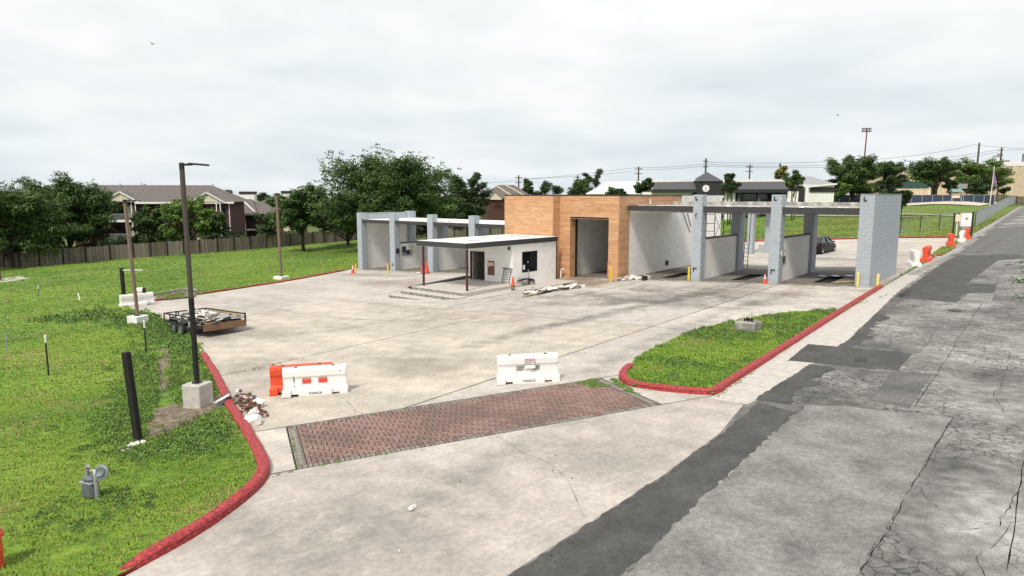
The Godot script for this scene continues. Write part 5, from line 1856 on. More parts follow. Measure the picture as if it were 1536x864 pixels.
func build_poles() -> void:
	var right := Vector3(cos(deg_to_rad(YAW)), 0, -sin(deg_to_rad(YAW)))
	var back := Vector3(-sin(deg_to_rad(YAW)), 0, -cos(deg_to_rad(YAW)))
	var f0 := gp(298, 612)
	lamp_pole("tall brown light pole with flat lamp head on a square concrete base", f0, 0.74, 0.58, 6.1, Vector2(-0.04, 0.02), M.pole_brown, M.concrete_clean, right * 0.72, 0.055, 0.4, 0.45)
	var f1 := gp(207.5, 487)
	lamp_pole("thin tan light pole on white base at the weedy concrete edge", f1, 0.5, 0.75, 6.1, Vector2(-0.25, 0.12), M.pole_tan, M.white_paint, right * 0.8, 0.075, 0.0, 0.3)
	var f2 := gp(422, 419.5)
	lamp_pole("tan light pole on a low white base beside the long red kerb", f2, 0.32, 0.95, 7.1, Vector2(-0.1, 0.05), M.pole_tan, M.white_paint, back * 0.8, 0.09, 0.0, 0.3)
	# posts
	var b := MB.new()
	var p := gp(209, 666)
	b.beam(p + Vector3(0, -0.2, 0), p + Vector3(-0.17, 2.28, 0.08), 0.155, 0.155, Vector3(0.5, 0, 1), 0.012)
	tag(obj("charred_post", b, M.charred), "thick blackened square post with rubble at its foot", "post")
	b = MB.new()
	p = gp(187, 458)
	b.beam(p + Vector3(0, -0.1, 0), p + Vector3(-0.05, 2.55, 0.0), 0.2, 0.2, Vector3(0.5, 0, 1), 0.012)
	tag(obj("black_post", b, M.charred), "black square post rising behind the white barrier on grass", "post")
	b = MB.new()
	b.tube([p + Vector3(0.05, 2.4, -0.02), p + Vector3(1.1, 2.42, -0.9)], [0.03], 6)
	tag(obj("white_pipe", b, M.plastic), "thin white pipe sticking out from the black post top", "pipe")
	# marker stakes: [label, px, bottom, top, white part]
	for s in [["black marker stake with white tip standing in open lawn", 73.5, 566, 513, 0.18], ["black marker stake with white tip beside weeds under tan pole", 220, 534, 486, 0.22], ["short grey marker stake with white top far out in lawn", 58.5, 446, 431, 0.3]]:
		var q := gp(s[1], s[2])
		var hh: float = (s[2] - s[3]) / (FPX / (cam_basis.inverse() * (q - CAM)).length())
		var t := thing("marker_stake", s[0], "stake", q, 0.0, "marker stakes in the lawn")
		b = MB.new()
		b.box(Vector3(-0.01, hh * (1.0 - s[4]) / 2.0, 0), Vector3(0.05, hh * (1.0 - s[4]), 0.05), Basis.IDENTITY, 0.005)
		obj("shaft", b, M.dark_steel if s[4] < 0.3 else M.grey_metal, t)
		b = MB.new()
		b.box(Vector3(-0.01, hh * (1.0 - s[4] / 2.0), 0), Vector3(0.055, hh * s[4], 0.055), Basis.IDENTITY, 0.005)
		obj("tip", b, M.white_paint, t)
	b = MB.new()
	p = gp(120, 452)
	b.tube([p, p + Vector3(-0.25, 0.6, 0.0)], [0.045], 6)
	tag(obj("leaning_stake", b, M.plastic), "short white stake leaning over in the lawn", "stake")
	b = MB.new()
	p = gp(12, 535)
	b.tube([p, p + Vector3(-0.03, 0.95, 0.0)], [0.03], 6)
	tag(obj("grey_stake", b, M.galv), "plain grey pipe stake standing in the lawn", "stake")
	# concrete pedestal in the island
	var pd := thing("concrete_pedestal", "low concrete pedestal with bolts in the grass island", "pedestal", gp(1122, 499))
	b = MB.new()
	b.box(Vector3(0, 0.12, 0), Vector3(0.78, 0.66, 0.78), Basis.IDENTITY, 0.02)
	obj("block", b, M.concrete, pd)
	for k in 5:
		b = MB.new()
		var a := k * 1.3
		b.tube([Vector3(cos(a) * 0.14, 0.47, sin(a) * 0.14), Vector3(cos(a) * 0.15, 0.56 + 0.05 * (k % 2), sin(a) * 0.16)], [0.028], 6)
		obj("bolt", b, M.charred, pd)
	b = MB.new()
	b.tube([Vector3(-0.15, 0.5, 0), Vector3(0, 0.53, 0.05), Vector3(0.15, 0.5, -0.05)], [0.04], 6)
	obj("cable_stub", b, M.charred, pd)
	# pale slab with a maroon post at the lawn's far side
	b = MB.new()
	slab(b, jag(pix([[-30, 426], [4, 424], [20, 423], [46, 419], [28, 416], [2, 419], [-30, 421]]), 0.6, 0.1), 0.1, -0.05)
	tag(obj("stone_patch", b, M.concrete_clean), "pale flat patch of broken concrete at lawn edge by maroon post", "slab")
	b = MB.new()
	p = gp(-1, 422)
	b.beam(p, p + Vector3(-0.3, 2.0, 0.0), 0.35, 0.35, Vector3(0, 0, 1), 0.02)
	tag(obj("maroon_post", b, mat(0.20, 0.10, 0.085, 0.9, 0, T.dirty, 1.0)), "thick maroon brick post on the pale patch at lawn edge", "post")


func build_meter_hydrant() -> void:
	var o := gp(138, 752)
	var t := thing("gas_meter", "grey gas meter with round regulator standing in the lawn", "gas meter", o, 0.35)
	var b := MB.new()
	b.box(Vector3(0, 0.26, 0), Vector3(0.30, 0.34, 0.22), Basis.IDENTITY, 0.05)
	obj("body", b, M.grey_metal, t)
	b = MB.new()
	b.box(Vector3(0, 0.47, 0), Vector3(0.26, 0.12, 0.19), Basis.IDENTITY, 0.045)
	obj("index_cover", b, M.grey_metal, t)
	b = MB.new()
	b.box(Vector3(0, 0.415, 0), Vector3(0.33, 0.022, 0.25), Basis.IDENTITY, 0.008)
	obj("flange", b, M.galv, t)
	b = MB.new()
	b.tube([Vector3(-0.06, 0.52, 0), Vector3(-0.06, 0.62, 0), Vector3(-0.07, 0.68, 0)], [0.045, 0.04, 0.035], 8)
	b.tube([Vector3(-0.1, 0.66, 0), Vector3(-0.02, 0.72, 0.0)], [0.04], 8)
	obj("inlet_pipe", b, M.galv, t)
	b = MB.new()
	b.tube([Vector3(-0.05, 0.62, 0), Vector3(0.06, 0.63, 0)], [0.03], 8)
	obj("union", b, M.rust, t)
	b = MB.new()
	b.tube([Vector3(0.06, 0.63, 0), Vector3(0.16, 0.64, 0), Vector3(0.19, 0.58, 0.03), Vector3(0.21, 0.2, 0.04), Vector3(0.21, -0.05, 0.04)], [0.042], 8)
	obj("outlet_pipe", b, M.galv, t)
	b = MB.new()
	var bs := Basis.from_euler(Vector3(1.1, 0.0, -0.35))
	b.lathe([Vector2(0, -0.05), Vector2(0.08, -0.05), Vector2(0.1, -0.02), Vector2(0.145, -0.012), Vector2(0.145, 0.012), Vector2(0.1, 0.02), Vector2(0.085, 0.05), Vector2(0.05, 0.035), Vector2(0, 0.03)], Vector3(0.27, 0.62, -0.03), bs, 20)
	obj("regulator", b, M.grey_metal, t)
	# red hydrant cut by the frame's edge
	var hy := thing("fire_hydrant", "red fire hydrant in the lawn", "hydrant", gp(-7, 860))
	hy.scale = Vector3.ONE * 1.3
	b = MB.new()
	b.lathe([Vector2(0.16, 0.0), Vector2(0.16, 0.05), Vector2(0.1, 0.06), Vector2(0.095, 0.45), Vector2(0.12, 0.46), Vector2(0.12, 0.5), Vector2(0.09, 0.56), Vector2(0.04, 0.6), Vector2(0.0, 0.6)], Vector3.ZERO, Basis.IDENTITY, 18)
	obj("barrel", b, M.red_paint, hy)
	for d in [Vector3.RIGHT, Vector3.LEFT, Vector3.BACK]:
		b = MB.new()
		b.tube([d * 0.08 + Vector3(0, 0.36, 0), d * 0.17 + Vector3(0, 0.36, 0)], [0.05], 10)
		obj("outlet", b, M.red_paint, hy)
	b = MB.new()
	b.tube([Vector3(0, 0.6, 0), Vector3(0, 0.66, 0)], [0.025], 6)
	obj("stem_nut", b, M.red_paint, hy)


func wheel(parent: Node, c: Vector3, r: float, w: float, ax: Vector3, rim_m: Material, rim_r := 0.6) -> void:
	var z := ax.normalized()
	var x := Vector3.UP.cross(z).normalized()
	var bs := Basis(x, z, x.cross(z))
	var wh := Node3D.new()
	wh.name = "wheel"
	parent.add_child(wh, true)
	wh.transform = Transform3D(bs, c)
	var b := MB.new()
	b.lathe([Vector2(r * rim_r, -w / 2), Vector2(r * 0.93, -w / 2), Vector2(r, -w * 0.3), Vector2(r, w * 0.3), Vector2(r * 0.93, w / 2), Vector2(r * rim_r, w / 2)], Vector3.ZERO, Basis.IDENTITY, 24)
	obj("tyre", b, M.rubber, wh)
	b = MB.new()
	b.lathe([Vector2(0, -w * 0.45), Vector2(r * rim_r, -w * 0.48), Vector2(r * rim_r, w * 0.48), Vector2(r * rim_r * 0.92, w * 0.36), Vector2(r * 0.2, w * 0.3), Vector2(r * 0.14, w * 0.42), Vector2(0, w * 0.42)], Vector3.ZERO, Basis.IDENTITY, 24)
	obj("rim", b, rim_m, wh)


func build_trailer() -> void:
	var pa := gp(304, 498, 0.3) - Vector3(0, 0.3, 0)
	var t := thing("utility_trailer", "black open utility trailer loaded with white building debris", "trailer", pa, 0.0)
	t.rotation.y = -0.03   # local -z runs along the tail board, local -x towards the front
	var wd := 2.1
	var ln := 4.35
	t.rotation.z = 0.05
	var b := MB.new()
	for z in [0.0, -wd]: b.beam(Vector3(0, 0.5, z), Vector3(-ln, 0.5, z), 0.06, 0.12)
	for k in 8: b.beam(Vector3(-k * ln / 7.0, 0.48, 0), Vector3(-k * ln / 7.0, 0.48, -wd), 0.06, 0.08)
	obj("frame", b, M.dark_steel, t)
	for k in 8:
		b = MB.new()
		var z := -wd * (k + 0.5) / 8.0
		b.bx(-ln + 0.03, -0.03, 0.54, 0.575, z - wd / 16.0 + 0.006, z + wd / 16.0 - 0.006, 0.004)
		obj("deck_plank", b, M.board, t)
	# rails and posts
	var rt := 0.88
	b = MB.new()
	b.beam(Vector3(0, rt, 0), Vector3(-ln, rt, 0), 0.06, 0.06)
	b.beam(Vector3(0, rt, -wd), Vector3(-ln, rt, -wd), 0.06, 0.06)
	b.beam(Vector3(-ln, rt, 0), Vector3(-ln, rt, -wd), 0.06, 0.06)
	obj("top_rail", b, M.dark_steel, t)
	for k in 7:
		for z in [0.0, -wd]:
			b = MB.new()
			b.bx(-k * ln / 6.0 - 0.025, -k * ln / 6.0 + 0.025, 0.5, rt, z - 0.025, z + 0.025)
			obj("rail_post", b, M.dark_steel, t)
	for k in 2:
		b = MB.new()
		b.bx(-ln - 0.025, -ln + 0.025, 0.5, rt, -wd * (k + 1) / 3.0 - 0.025, -wd * (k + 1) / 3.0 + 0.025)
		obj("rail_post", b, M.dark_steel, t)
	b = MB.new()
	b.bx(0.035, 0.09, 0.3, 0.62, -wd + 0.02, -0.02, 0.006)
	obj("tail_board", b, M.board, t)
	b = MB.new()
	b.bx(-ln + 0.4, -0.4, 0.56, 0.85, -wd + 0.03, -wd + 0.06, 0.004)
	obj("side_board", b, M.board_pale, t)
	# tandem wheels and fenders on both sides
	for z in [0.2, -wd - 0.2]:
		var sgn := 1.0 if z > 0 else -1.0
		for x in [-1.75, -2.55]: wheel(t, Vector3(x, 0.34, z), 0.34, 0.2, Vector3(0, 0, sgn), M.grey_metal)
		b = MB.new()
		b.beam(Vector3(-1.3, 0.62, z), Vector3(-1.55, 0.76, z), 0.26, 0.03)
		b.beam(Vector3(-1.55, 0.76, z), Vector3(-2.75, 0.76, z), 0.26, 0.03)
		b.beam(Vector3(-2.75, 0.76, z), Vector3(-3.0, 0.62, z), 0.26, 0.03)
		obj("fender", b, M.dark_steel, t)
	b = MB.new()
	b.beam(Vector3(-ln, 0.48, -0.2), Vector3(-ln - 1.3, 0.46, -wd / 2), 0.08, 0.1)
	b.beam(Vector3(-ln, 0.48, -wd + 0.2), Vector3(-ln - 1.3, 0.46, -wd / 2), 0.08, 0.1)
	b.tube([Vector3(-ln - 1.2, 0.0, -wd / 2), Vector3(-ln - 1.2, 0.8, -wd / 2)], [0.04], 8)
	obj("drawbar", b, M.dark_steel, t)
	b = MB.new()
	b.tube([Vector3(0.06, 0.0, -wd / 2), Vector3(0.06, 0.4, -wd / 2)], [0.025], 6)
	obj("prop_stand", b, M.dark_steel, t)
	b = MB.new()
	b.bx(0.035, 0.075, 0.62, 0.72, -0.1, -0.02); b.bx(0.035, 0.075, 0.62, 0.95, -wd + 0.02, -wd + 0.08)
	obj("tail_post", b, M.dark_steel, t)
	b = MB.new()
	b.box(Vector3(-0.75, 0.62, 0.15), Vector3(0.35, 0.25, 0.2), Basis.IDENTITY, 0.02)
	obj("tool_box", b, M.galv, t)
	# the load
	var xf := t.transform
	for k in 170:
		b = MB.new()
		var x := -rng.randf_range(0.15, ln - 0.2)
		var z := -rng.randf_range(0.15, wd - 0.15)
		var mid := 1.0 - absf(z / wd + 0.5) * 1.3
		var s := rng.randf_range(0.15, 0.75)
		var m: Material = M.rubble[0] if k % 2 != 0 else ([M.galv, M.board_pale, M.rubble[3], M.fascia, M.grey_metal][rng.randi() % 5])
		if k % 4 == 1: b.beam(Vector3(-s, 0, 0), Vector3(s, rng.randf_range(-0.1, 0.1), 0), 0.06, 0.03, Vector3.UP)
		else: b.box(Vector3.ZERO, Vector3(s, 0.025, s * rng.randf_range(0.3, 0.8)))
		var o := obj("debris_piece", b, m)
		o.transform = xf * Transform3D(Basis.from_euler(Vector3(rng.randf_range(-0.3, 0.3), rng.randf() * TAU, rng.randf_range(-0.3, 0.3))), Vector3(x, 0.62 + 0.3 * maxf(mid, 0.0) * rng.randf(), z))
		tag(o, {M.rubble[0]: "white board", M.galv: "silver sheet metal", M.board_pale: "pale timber", M.rubble[3]: "grey rubble", M.fascia: "black metal", M.grey_metal: "dull grey metal"}[m] + " scrap in the load on the black trailer", "debris", "debris loaded on the trailer")


func build_car() -> void:
	# dark sedan seen from behind on its right side; local -z is its front
	var at := Vector3(1.25, 0, -22.2)
	at.y = H(at.x, -at.z)
	var t := thing("parked_car", "black sedan parked on the concrete behind the wash bays", "car", at, -0.06)
	# body stations along z: [z, half width at sill, half width at belt, y bottom, y belt]
	var st := [[2.32, 0.62, 0.66, 0.42, 0.86], [2.2, 0.80, 0.80, 0.32, 0.98], [1.75, 0.88, 0.86, 0.27, 1.02], [0.9, 0.90, 0.86, 0.2, 0.98], [-0.3, 0.90, 0.86, 0.2, 0.95], [-1.3, 0.89, 0.84, 0.25, 0.9], [-1.95, 0.84, 0.78, 0.28, 0.8], [-2.3, 0.68, 0.62, 0.36, 0.66]]
	var b := MB.new()
	var rings := []
	for s in st:
		var r := []
		for q in [[-s[1], s[3]], [-s[1] - 0.015, (s[3] + s[4]) * 0.5], [-s[2], s[4] - 0.08], [-s[2] + 0.07, s[4]], [s[2] - 0.07, s[4]], [s[2], s[4] - 0.08], [s[1] + 0.015, (s[3] + s[4]) * 0.5], [s[1], s[3]]]: r.append(Vector3(q[0], q[1], s[0]))
		rings.append(r)
	for i in rings.size() - 1:
		for k in 8: b.quad(rings[i][k], rings[i][(k + 1) % 8], rings[i + 1][(k + 1) % 8], rings[i + 1][k])
	for k in range(1, 7):
		b.tri(rings[0][0], rings[0][k + 1], rings[0][k])
		b.tri(rings[7][0], rings[7][k], rings[7][k + 1])
	var body := obj("body", b, M.car_paint, t)
	# greenhouse: glass band and roof
	var gl := [[1.65, 0.74, 0.99], [0.95, 0.60, 1.36], [0.35, 0.58, 1.43], [-0.45, 0.58, 1.42], [-1.25, 0.74, 0.93]]
	b = MB.new()
	for i in gl.size() - 1:
		for s in [-1.0, 1.0]:
			var q := [Vector3(gl[i][1] * s, gl[i][2], gl[i][0]), Vector3(gl[i + 1][1] * s, gl[i + 1][2], gl[i + 1][0]), Vector3(0.8 * s, 0.95, gl[i + 1][0]), Vector3(0.8 * s, 0.97, gl[i][0])]
			if s > 0: b.quad(q[3], q[2], q[1], q[0])
			else: b.quad(q[0], q[1], q[2], q[3])
		if i == 0 or i == 3: b.quad(Vector3(-gl[i][1], gl[i][2], gl[i][0]), Vector3(gl[i][1], gl[i][2], gl[i][0]), Vector3(gl[i + 1][1], gl[i + 1][2], gl[i + 1][0]), Vector3(-gl[i + 1][1], gl[i + 1][2], gl[i + 1][0]))
	obj("glass", b, M.glass_dark, t)
	b = MB.new()
	for i in [1, 2]:
		b.quad(Vector3(-gl[i][1] - 0.02, gl[i][2] - 0.04, gl[i][0]), Vector3(-gl[i][1] * 0.8, gl[i][2] + 0.02, gl[i][0]), Vector3(-gl[i + 1][1] * 0.8, gl[i + 1][2] + 0.02, gl[i + 1][0]), Vector3(-gl[i + 1][1] - 0.02, gl[i + 1][2] - 0.04, gl[i + 1][0]))
		b.quad(Vector3(-gl[i][1] * 0.8, gl[i][2] + 0.02, gl[i][0]), Vector3(gl[i][1] * 0.8, gl[i][2] + 0.02, gl[i][0]), Vector3(gl[i + 1][1] * 0.8, gl[i + 1][2] + 0.02, gl[i + 1][0]), Vector3(-gl[i + 1][1] * 0.8, gl[i + 1][2] + 0.02, gl[i + 1][0]))
		b.quad(Vector3(gl[i][1] * 0.8, gl[i][2] + 0.02, gl[i][0]), Vector3(gl[i][1] + 0.02, gl[i][2] - 0.04, gl[i][0]), Vector3(gl[i + 1][1] + 0.02, gl[i + 1][2] - 0.04, gl[i + 1][0]), Vector3(gl[i + 1][1] * 0.8, gl[i + 1][2] + 0.02, gl[i + 1][0]))
	for s in [-1.0, 1.0]:
		for q in [[Vector3(0.75 * s, 1.0, 1.6), Vector3(0.61 * s, 1.36, 0.95)], [Vector3(0.82 * s, 0.96, 0.2), Vector3(0.6 * s, 1.42, 0.15)], [Vector3(0.61 * s, 1.4, -0.45), Vector3(0.76 * s, 0.94, -1.22)]]: b.beam(q[0], q[1], 0.05, 0.08)
	obj("roof", b, M.car_paint, t)
	for s in [-1.0, 1.0]:
		b = MB.new()
		b.box(Vector3(0.62 * s, 0.82, 2.24), Vector3(0.34, 0.14, 0.14), Basis(Vector3.UP, 0.5 * s), 0.02)
		obj("tail_light", b, M.lamp_red, t)
		b = MB.new()
		b.box(Vector3(0.6 * s, 0.66, -2.16), Vector3(0.3, 0.12, 0.2), Basis(Vector3.UP, -0.4 * s), 0.02)
		obj("headlight", b, M.lamp_clear, t)
		b = MB.new()
		b.box(Vector3(0.95 * s, 1.0, -0.95), Vector3(0.18, 0.12, 0.1), Basis.IDENTITY, 0.03)
		obj("wing_mirror", b, M.car_paint, t)
		for k in 2:
			b = MB.new()
			b.box(Vector3(0.915 * s, 0.8, 0.7 - k * 1.05), Vector3(0.03, 0.03, 0.16), Basis.IDENTITY, 0.008)
			obj("door_handle", b, M.steel, t)
		for z in [1.4, -1.4]: wheel(t, Vector3(0.82 * s, 0.33, z), 0.33, 0.21, Vector3(s, 0, 0), M.steel)
	b = MB.new()
	b.box(Vector3(0, 0.48, 2.33), Vector3(1.3, 0.16, 0.06), Basis.IDENTITY, 0.02)
	obj("rear_bumper", b, M.black, t)
	b = MB.new()
	b.box(Vector3(0, 0.72, 2.345), Vector3(0.32, 0.15, 0.012))
	obj("number_plate", b, M.white_paint, t)


func build_cabinet() -> void:
	# utility meters and panels at the far corner
	var o := gp(1447, 358)
	var k := (cam_basis.inverse() * (o - CAM)).length() / FPX
	var bs := deg_to_rad(YAW) - 0.25
	var t := thing("meter_cabinet", "white electric meter cabinet on posts between two dark poles", "cabinet", o, bs)
	var b := MB.new()
	b.bx(-0.45, 0.45, 1.2, 2.5, -0.3, 0.05, 0.02)
	obj("cabinet", b, M.white_paint, t)
	b = MB.new()
	b.bx(-0.35, 0.3, 0.45, 1.15, -0.25, 0.02, 0.02)
	obj("meter_box", b, M.galv, t)
	for x in [-0.4, 0.42]:
		b = MB.new()
		b.tube([Vector3(x, -0.1, -0.35), Vector3(x, 1.4, -0.35)], [0.05], 8)
		obj("leg", b, M.grey_metal, t)
	b = MB.new()
	b.bx(-0.08, 0.08, 1.9, 2.05, 0.051, 0.07)
	obj("label_plate", b, M.near_black, t)
	for s in [["dark steel pole at the road side of the meter cabinet", 1456.5, 357, 2.6], ["dark steel pole at the lawn side of the meter cabinet", 1429, 356, 2.5]]:
		b = MB.new()
		var q := gp(s[1], s[2])
		b.tube([q, q + Vector3(0, s[3], 0)], [0.09], 8)
		tag(obj("steel_pole", b, M.near_black), s[0], "pole", "steel poles by the meter cabinet")
	b = MB.new()
	var q := gp(1434, 355)
	b.tube([q, q + Vector3(0, 2.3, 0)], [0.06], 8)
	tag(obj("sign_post", b, M.plastic), "white pipe post next to the meter cabinet", "post")
	b = MB.new()
	b.box(q + Vector3(0.1, 1.9, 0.05), Vector3(0.75, 0.7, 0.12), Basis(Vector3.UP, bs), 0.02)
	tag(obj("panel_box", b, M.sign_tan), "tan panel box mounted on white pipe post", "box")

func in_any(p: Vector2, polys: Array) -> bool:
	for q in polys:
		if Geometry2D.is_point_in_polygon(p, q): return true
	return false

var LOT_OUT: PackedVector2Array
var ROAD_OUT: PackedVector2Array
var FENCE_OUT: PackedVector2Array
var dirt_polys := []
var weed_polys := []
var bump := FastNoiseLite.new()
var tone_n := FastNoiseLite.new()

func lawn_h(u: float, v: float) -> float:
	return 0.075 + 0.05 * bump.get_noise_2d(u, v)

func lawn_col(u: float, v: float) -> Color:
	var n := tone_n.get_noise_2d(u, v)
	var m := tone_n.get_noise_2d(u * 4.0 + 300.0, v * 4.0)
	var c := Color(1.0, 1.0, 1.0).lerp(Color(1.2, 1.06, 0.8), clampf(n * 1.5, 0.0, 1.0)).lerp(Color(0.62, 0.74, 0.7), clampf(-n * 1.5, 0.0, 1.0))
	if v > 22.0 and u > -14.0: c = c * Color(1.1, 0.84, 0.95).lerp(Color(1.4, 0.98, 1.2), clampf(m * 2.0, 0.0, 1.0))   # drier, olive grass behind the yard
	return c * (1.0 + 0.25 * m)

func lawn_mesh(area: Array) -> MB:   # area: [u0, u1, v0, v1, step] lists; the lot and the road are cut out
	var mb := MB.new()
	for a in area:
		var u: float = a[0]
		while u < a[1] - 0.01:
			var v: float = a[2]
			while v < a[3] - 0.01:
				var cell := PackedVector2Array([Vector2(u, v), Vector2(u + a[4], v), Vector2(u + a[4], v + a[4]), Vector2(u, v + a[4])])
				var parts := [cell]
				for hole in [LOT_OUT, ROAD_OUT, FENCE_OUT]:
					var nx := []
					for q in parts:
						for r in Geometry2D.clip_polygons(q, hole):
							if not Geometry2D.is_polygon_clockwise(r): nx.append(r)
					parts = nx
				for q in parts: lawn_piece(mb, q)
				v += a[4]
			u += a[4]
	return mb

func lawn_piece(mb: MB, q: PackedVector2Array) -> void:
	var idx := Geometry2D.triangulate_polygon(q)
	for i in range(0, idx.size(), 3):
		var s := [q[idx[i]], q[idx[i + 1]], q[idx[i + 2]]]
		if (s[1] - s[0]).cross(s[2] - s[0]) > 0.0: s.reverse()
		var e := []
		for k in s:
			var nn := Vector3(-0.05, 1, 0.018).normalized()
			e.append([G(k.x, k.y, lawn_h(k.x, k.y)), nn, Vector2(k.x, -k.y), lawn_col(k.x, k.y)])
		for k in e:
			mb.col = k[3]
			mb.vert(k[0], k[1], k[2])
	mb.col = Color.WHITE


func tuft_mesh(n: int, broad: float, sd: int, lean: float) -> Mesh:
	var r := RandomNumberGenerator.new()
	r.seed = sd
	var mb := MB.new()
	for k in n:
		var a := r.randf() * TAU
		var d := Vector3(cos(a), 0, sin(a))
		var s := Vector3(-d.z, 0, d.x)
		var o := Vector3(r.randf_range(-0.5, 0.5), 0, r.randf_range(-0.5, 0.5))
		var hh := r.randf_range(0.55, 1.0)
		mb.col = Color.WHITE * r.randf_range(0.75, 1.15)
		mb.tri(o - s * broad, o + s * broad, o + d * lean * r.randf_range(0.3, 1.0) + Vector3.UP * hh)
	return mb.mesh()

func leafy_mb(n: int, sd: int, s0: float, s1: float) -> MB:   # low weed: flat leaves on a hump
	var r := RandomNumberGenerator.new()
	r.seed = sd
	var mb := MB.new()
	for k in n:
		var d := Vector3(r.randf_range(-1, 1), r.randf_range(0.15, 1.0), r.randf_range(-1, 1)).normalized()
		var p := d * r.randf_range(0.5, 1.0)
		p.y *= 0.6
		var x := d.cross(Vector3(r.randf_range(-1, 1), 0.2, r.randf_range(-1, 1))).normalized()
		var y := (d + Vector3.UP * 0.4).normalized().cross(x).normalized()
		var s := r.randf_range(s0, s1)
		mb.col = Color.WHITE * r.randf_range(0.7, 1.2)
		mb.quad(p - x * s, p - y * s * 0.6, p + x * s, p + y * s * 0.6)
	return mb

func scatter(called: String, label: String, category: String, mesh: Mesh, items: Array, m: Material, parent: Node = null, kind := "stuff") -> MultiMeshInstance3D:   # items [Transform3D, Color]
	var mm := MultiMesh.new()
	mm.transform_format = MultiMesh.TRANSFORM_3D
	mm.use_colors = true
	mm.mesh = mesh
	mm.instance_count = items.size()
	for i in items.size():
		mm.set_instance_transform(i, items[i][0])
		mm.set_instance_color(i, items[i][1])
	var o := MultiMeshInstance3D.new()
	o.multimesh = mm
	o.material_override = m
	if parent:
		o.name = called
		parent.add_child(o, true)
	else:
		o.name = nm(called)
		add_child(o)
		tag(o, label, category, "", kind)
	return o


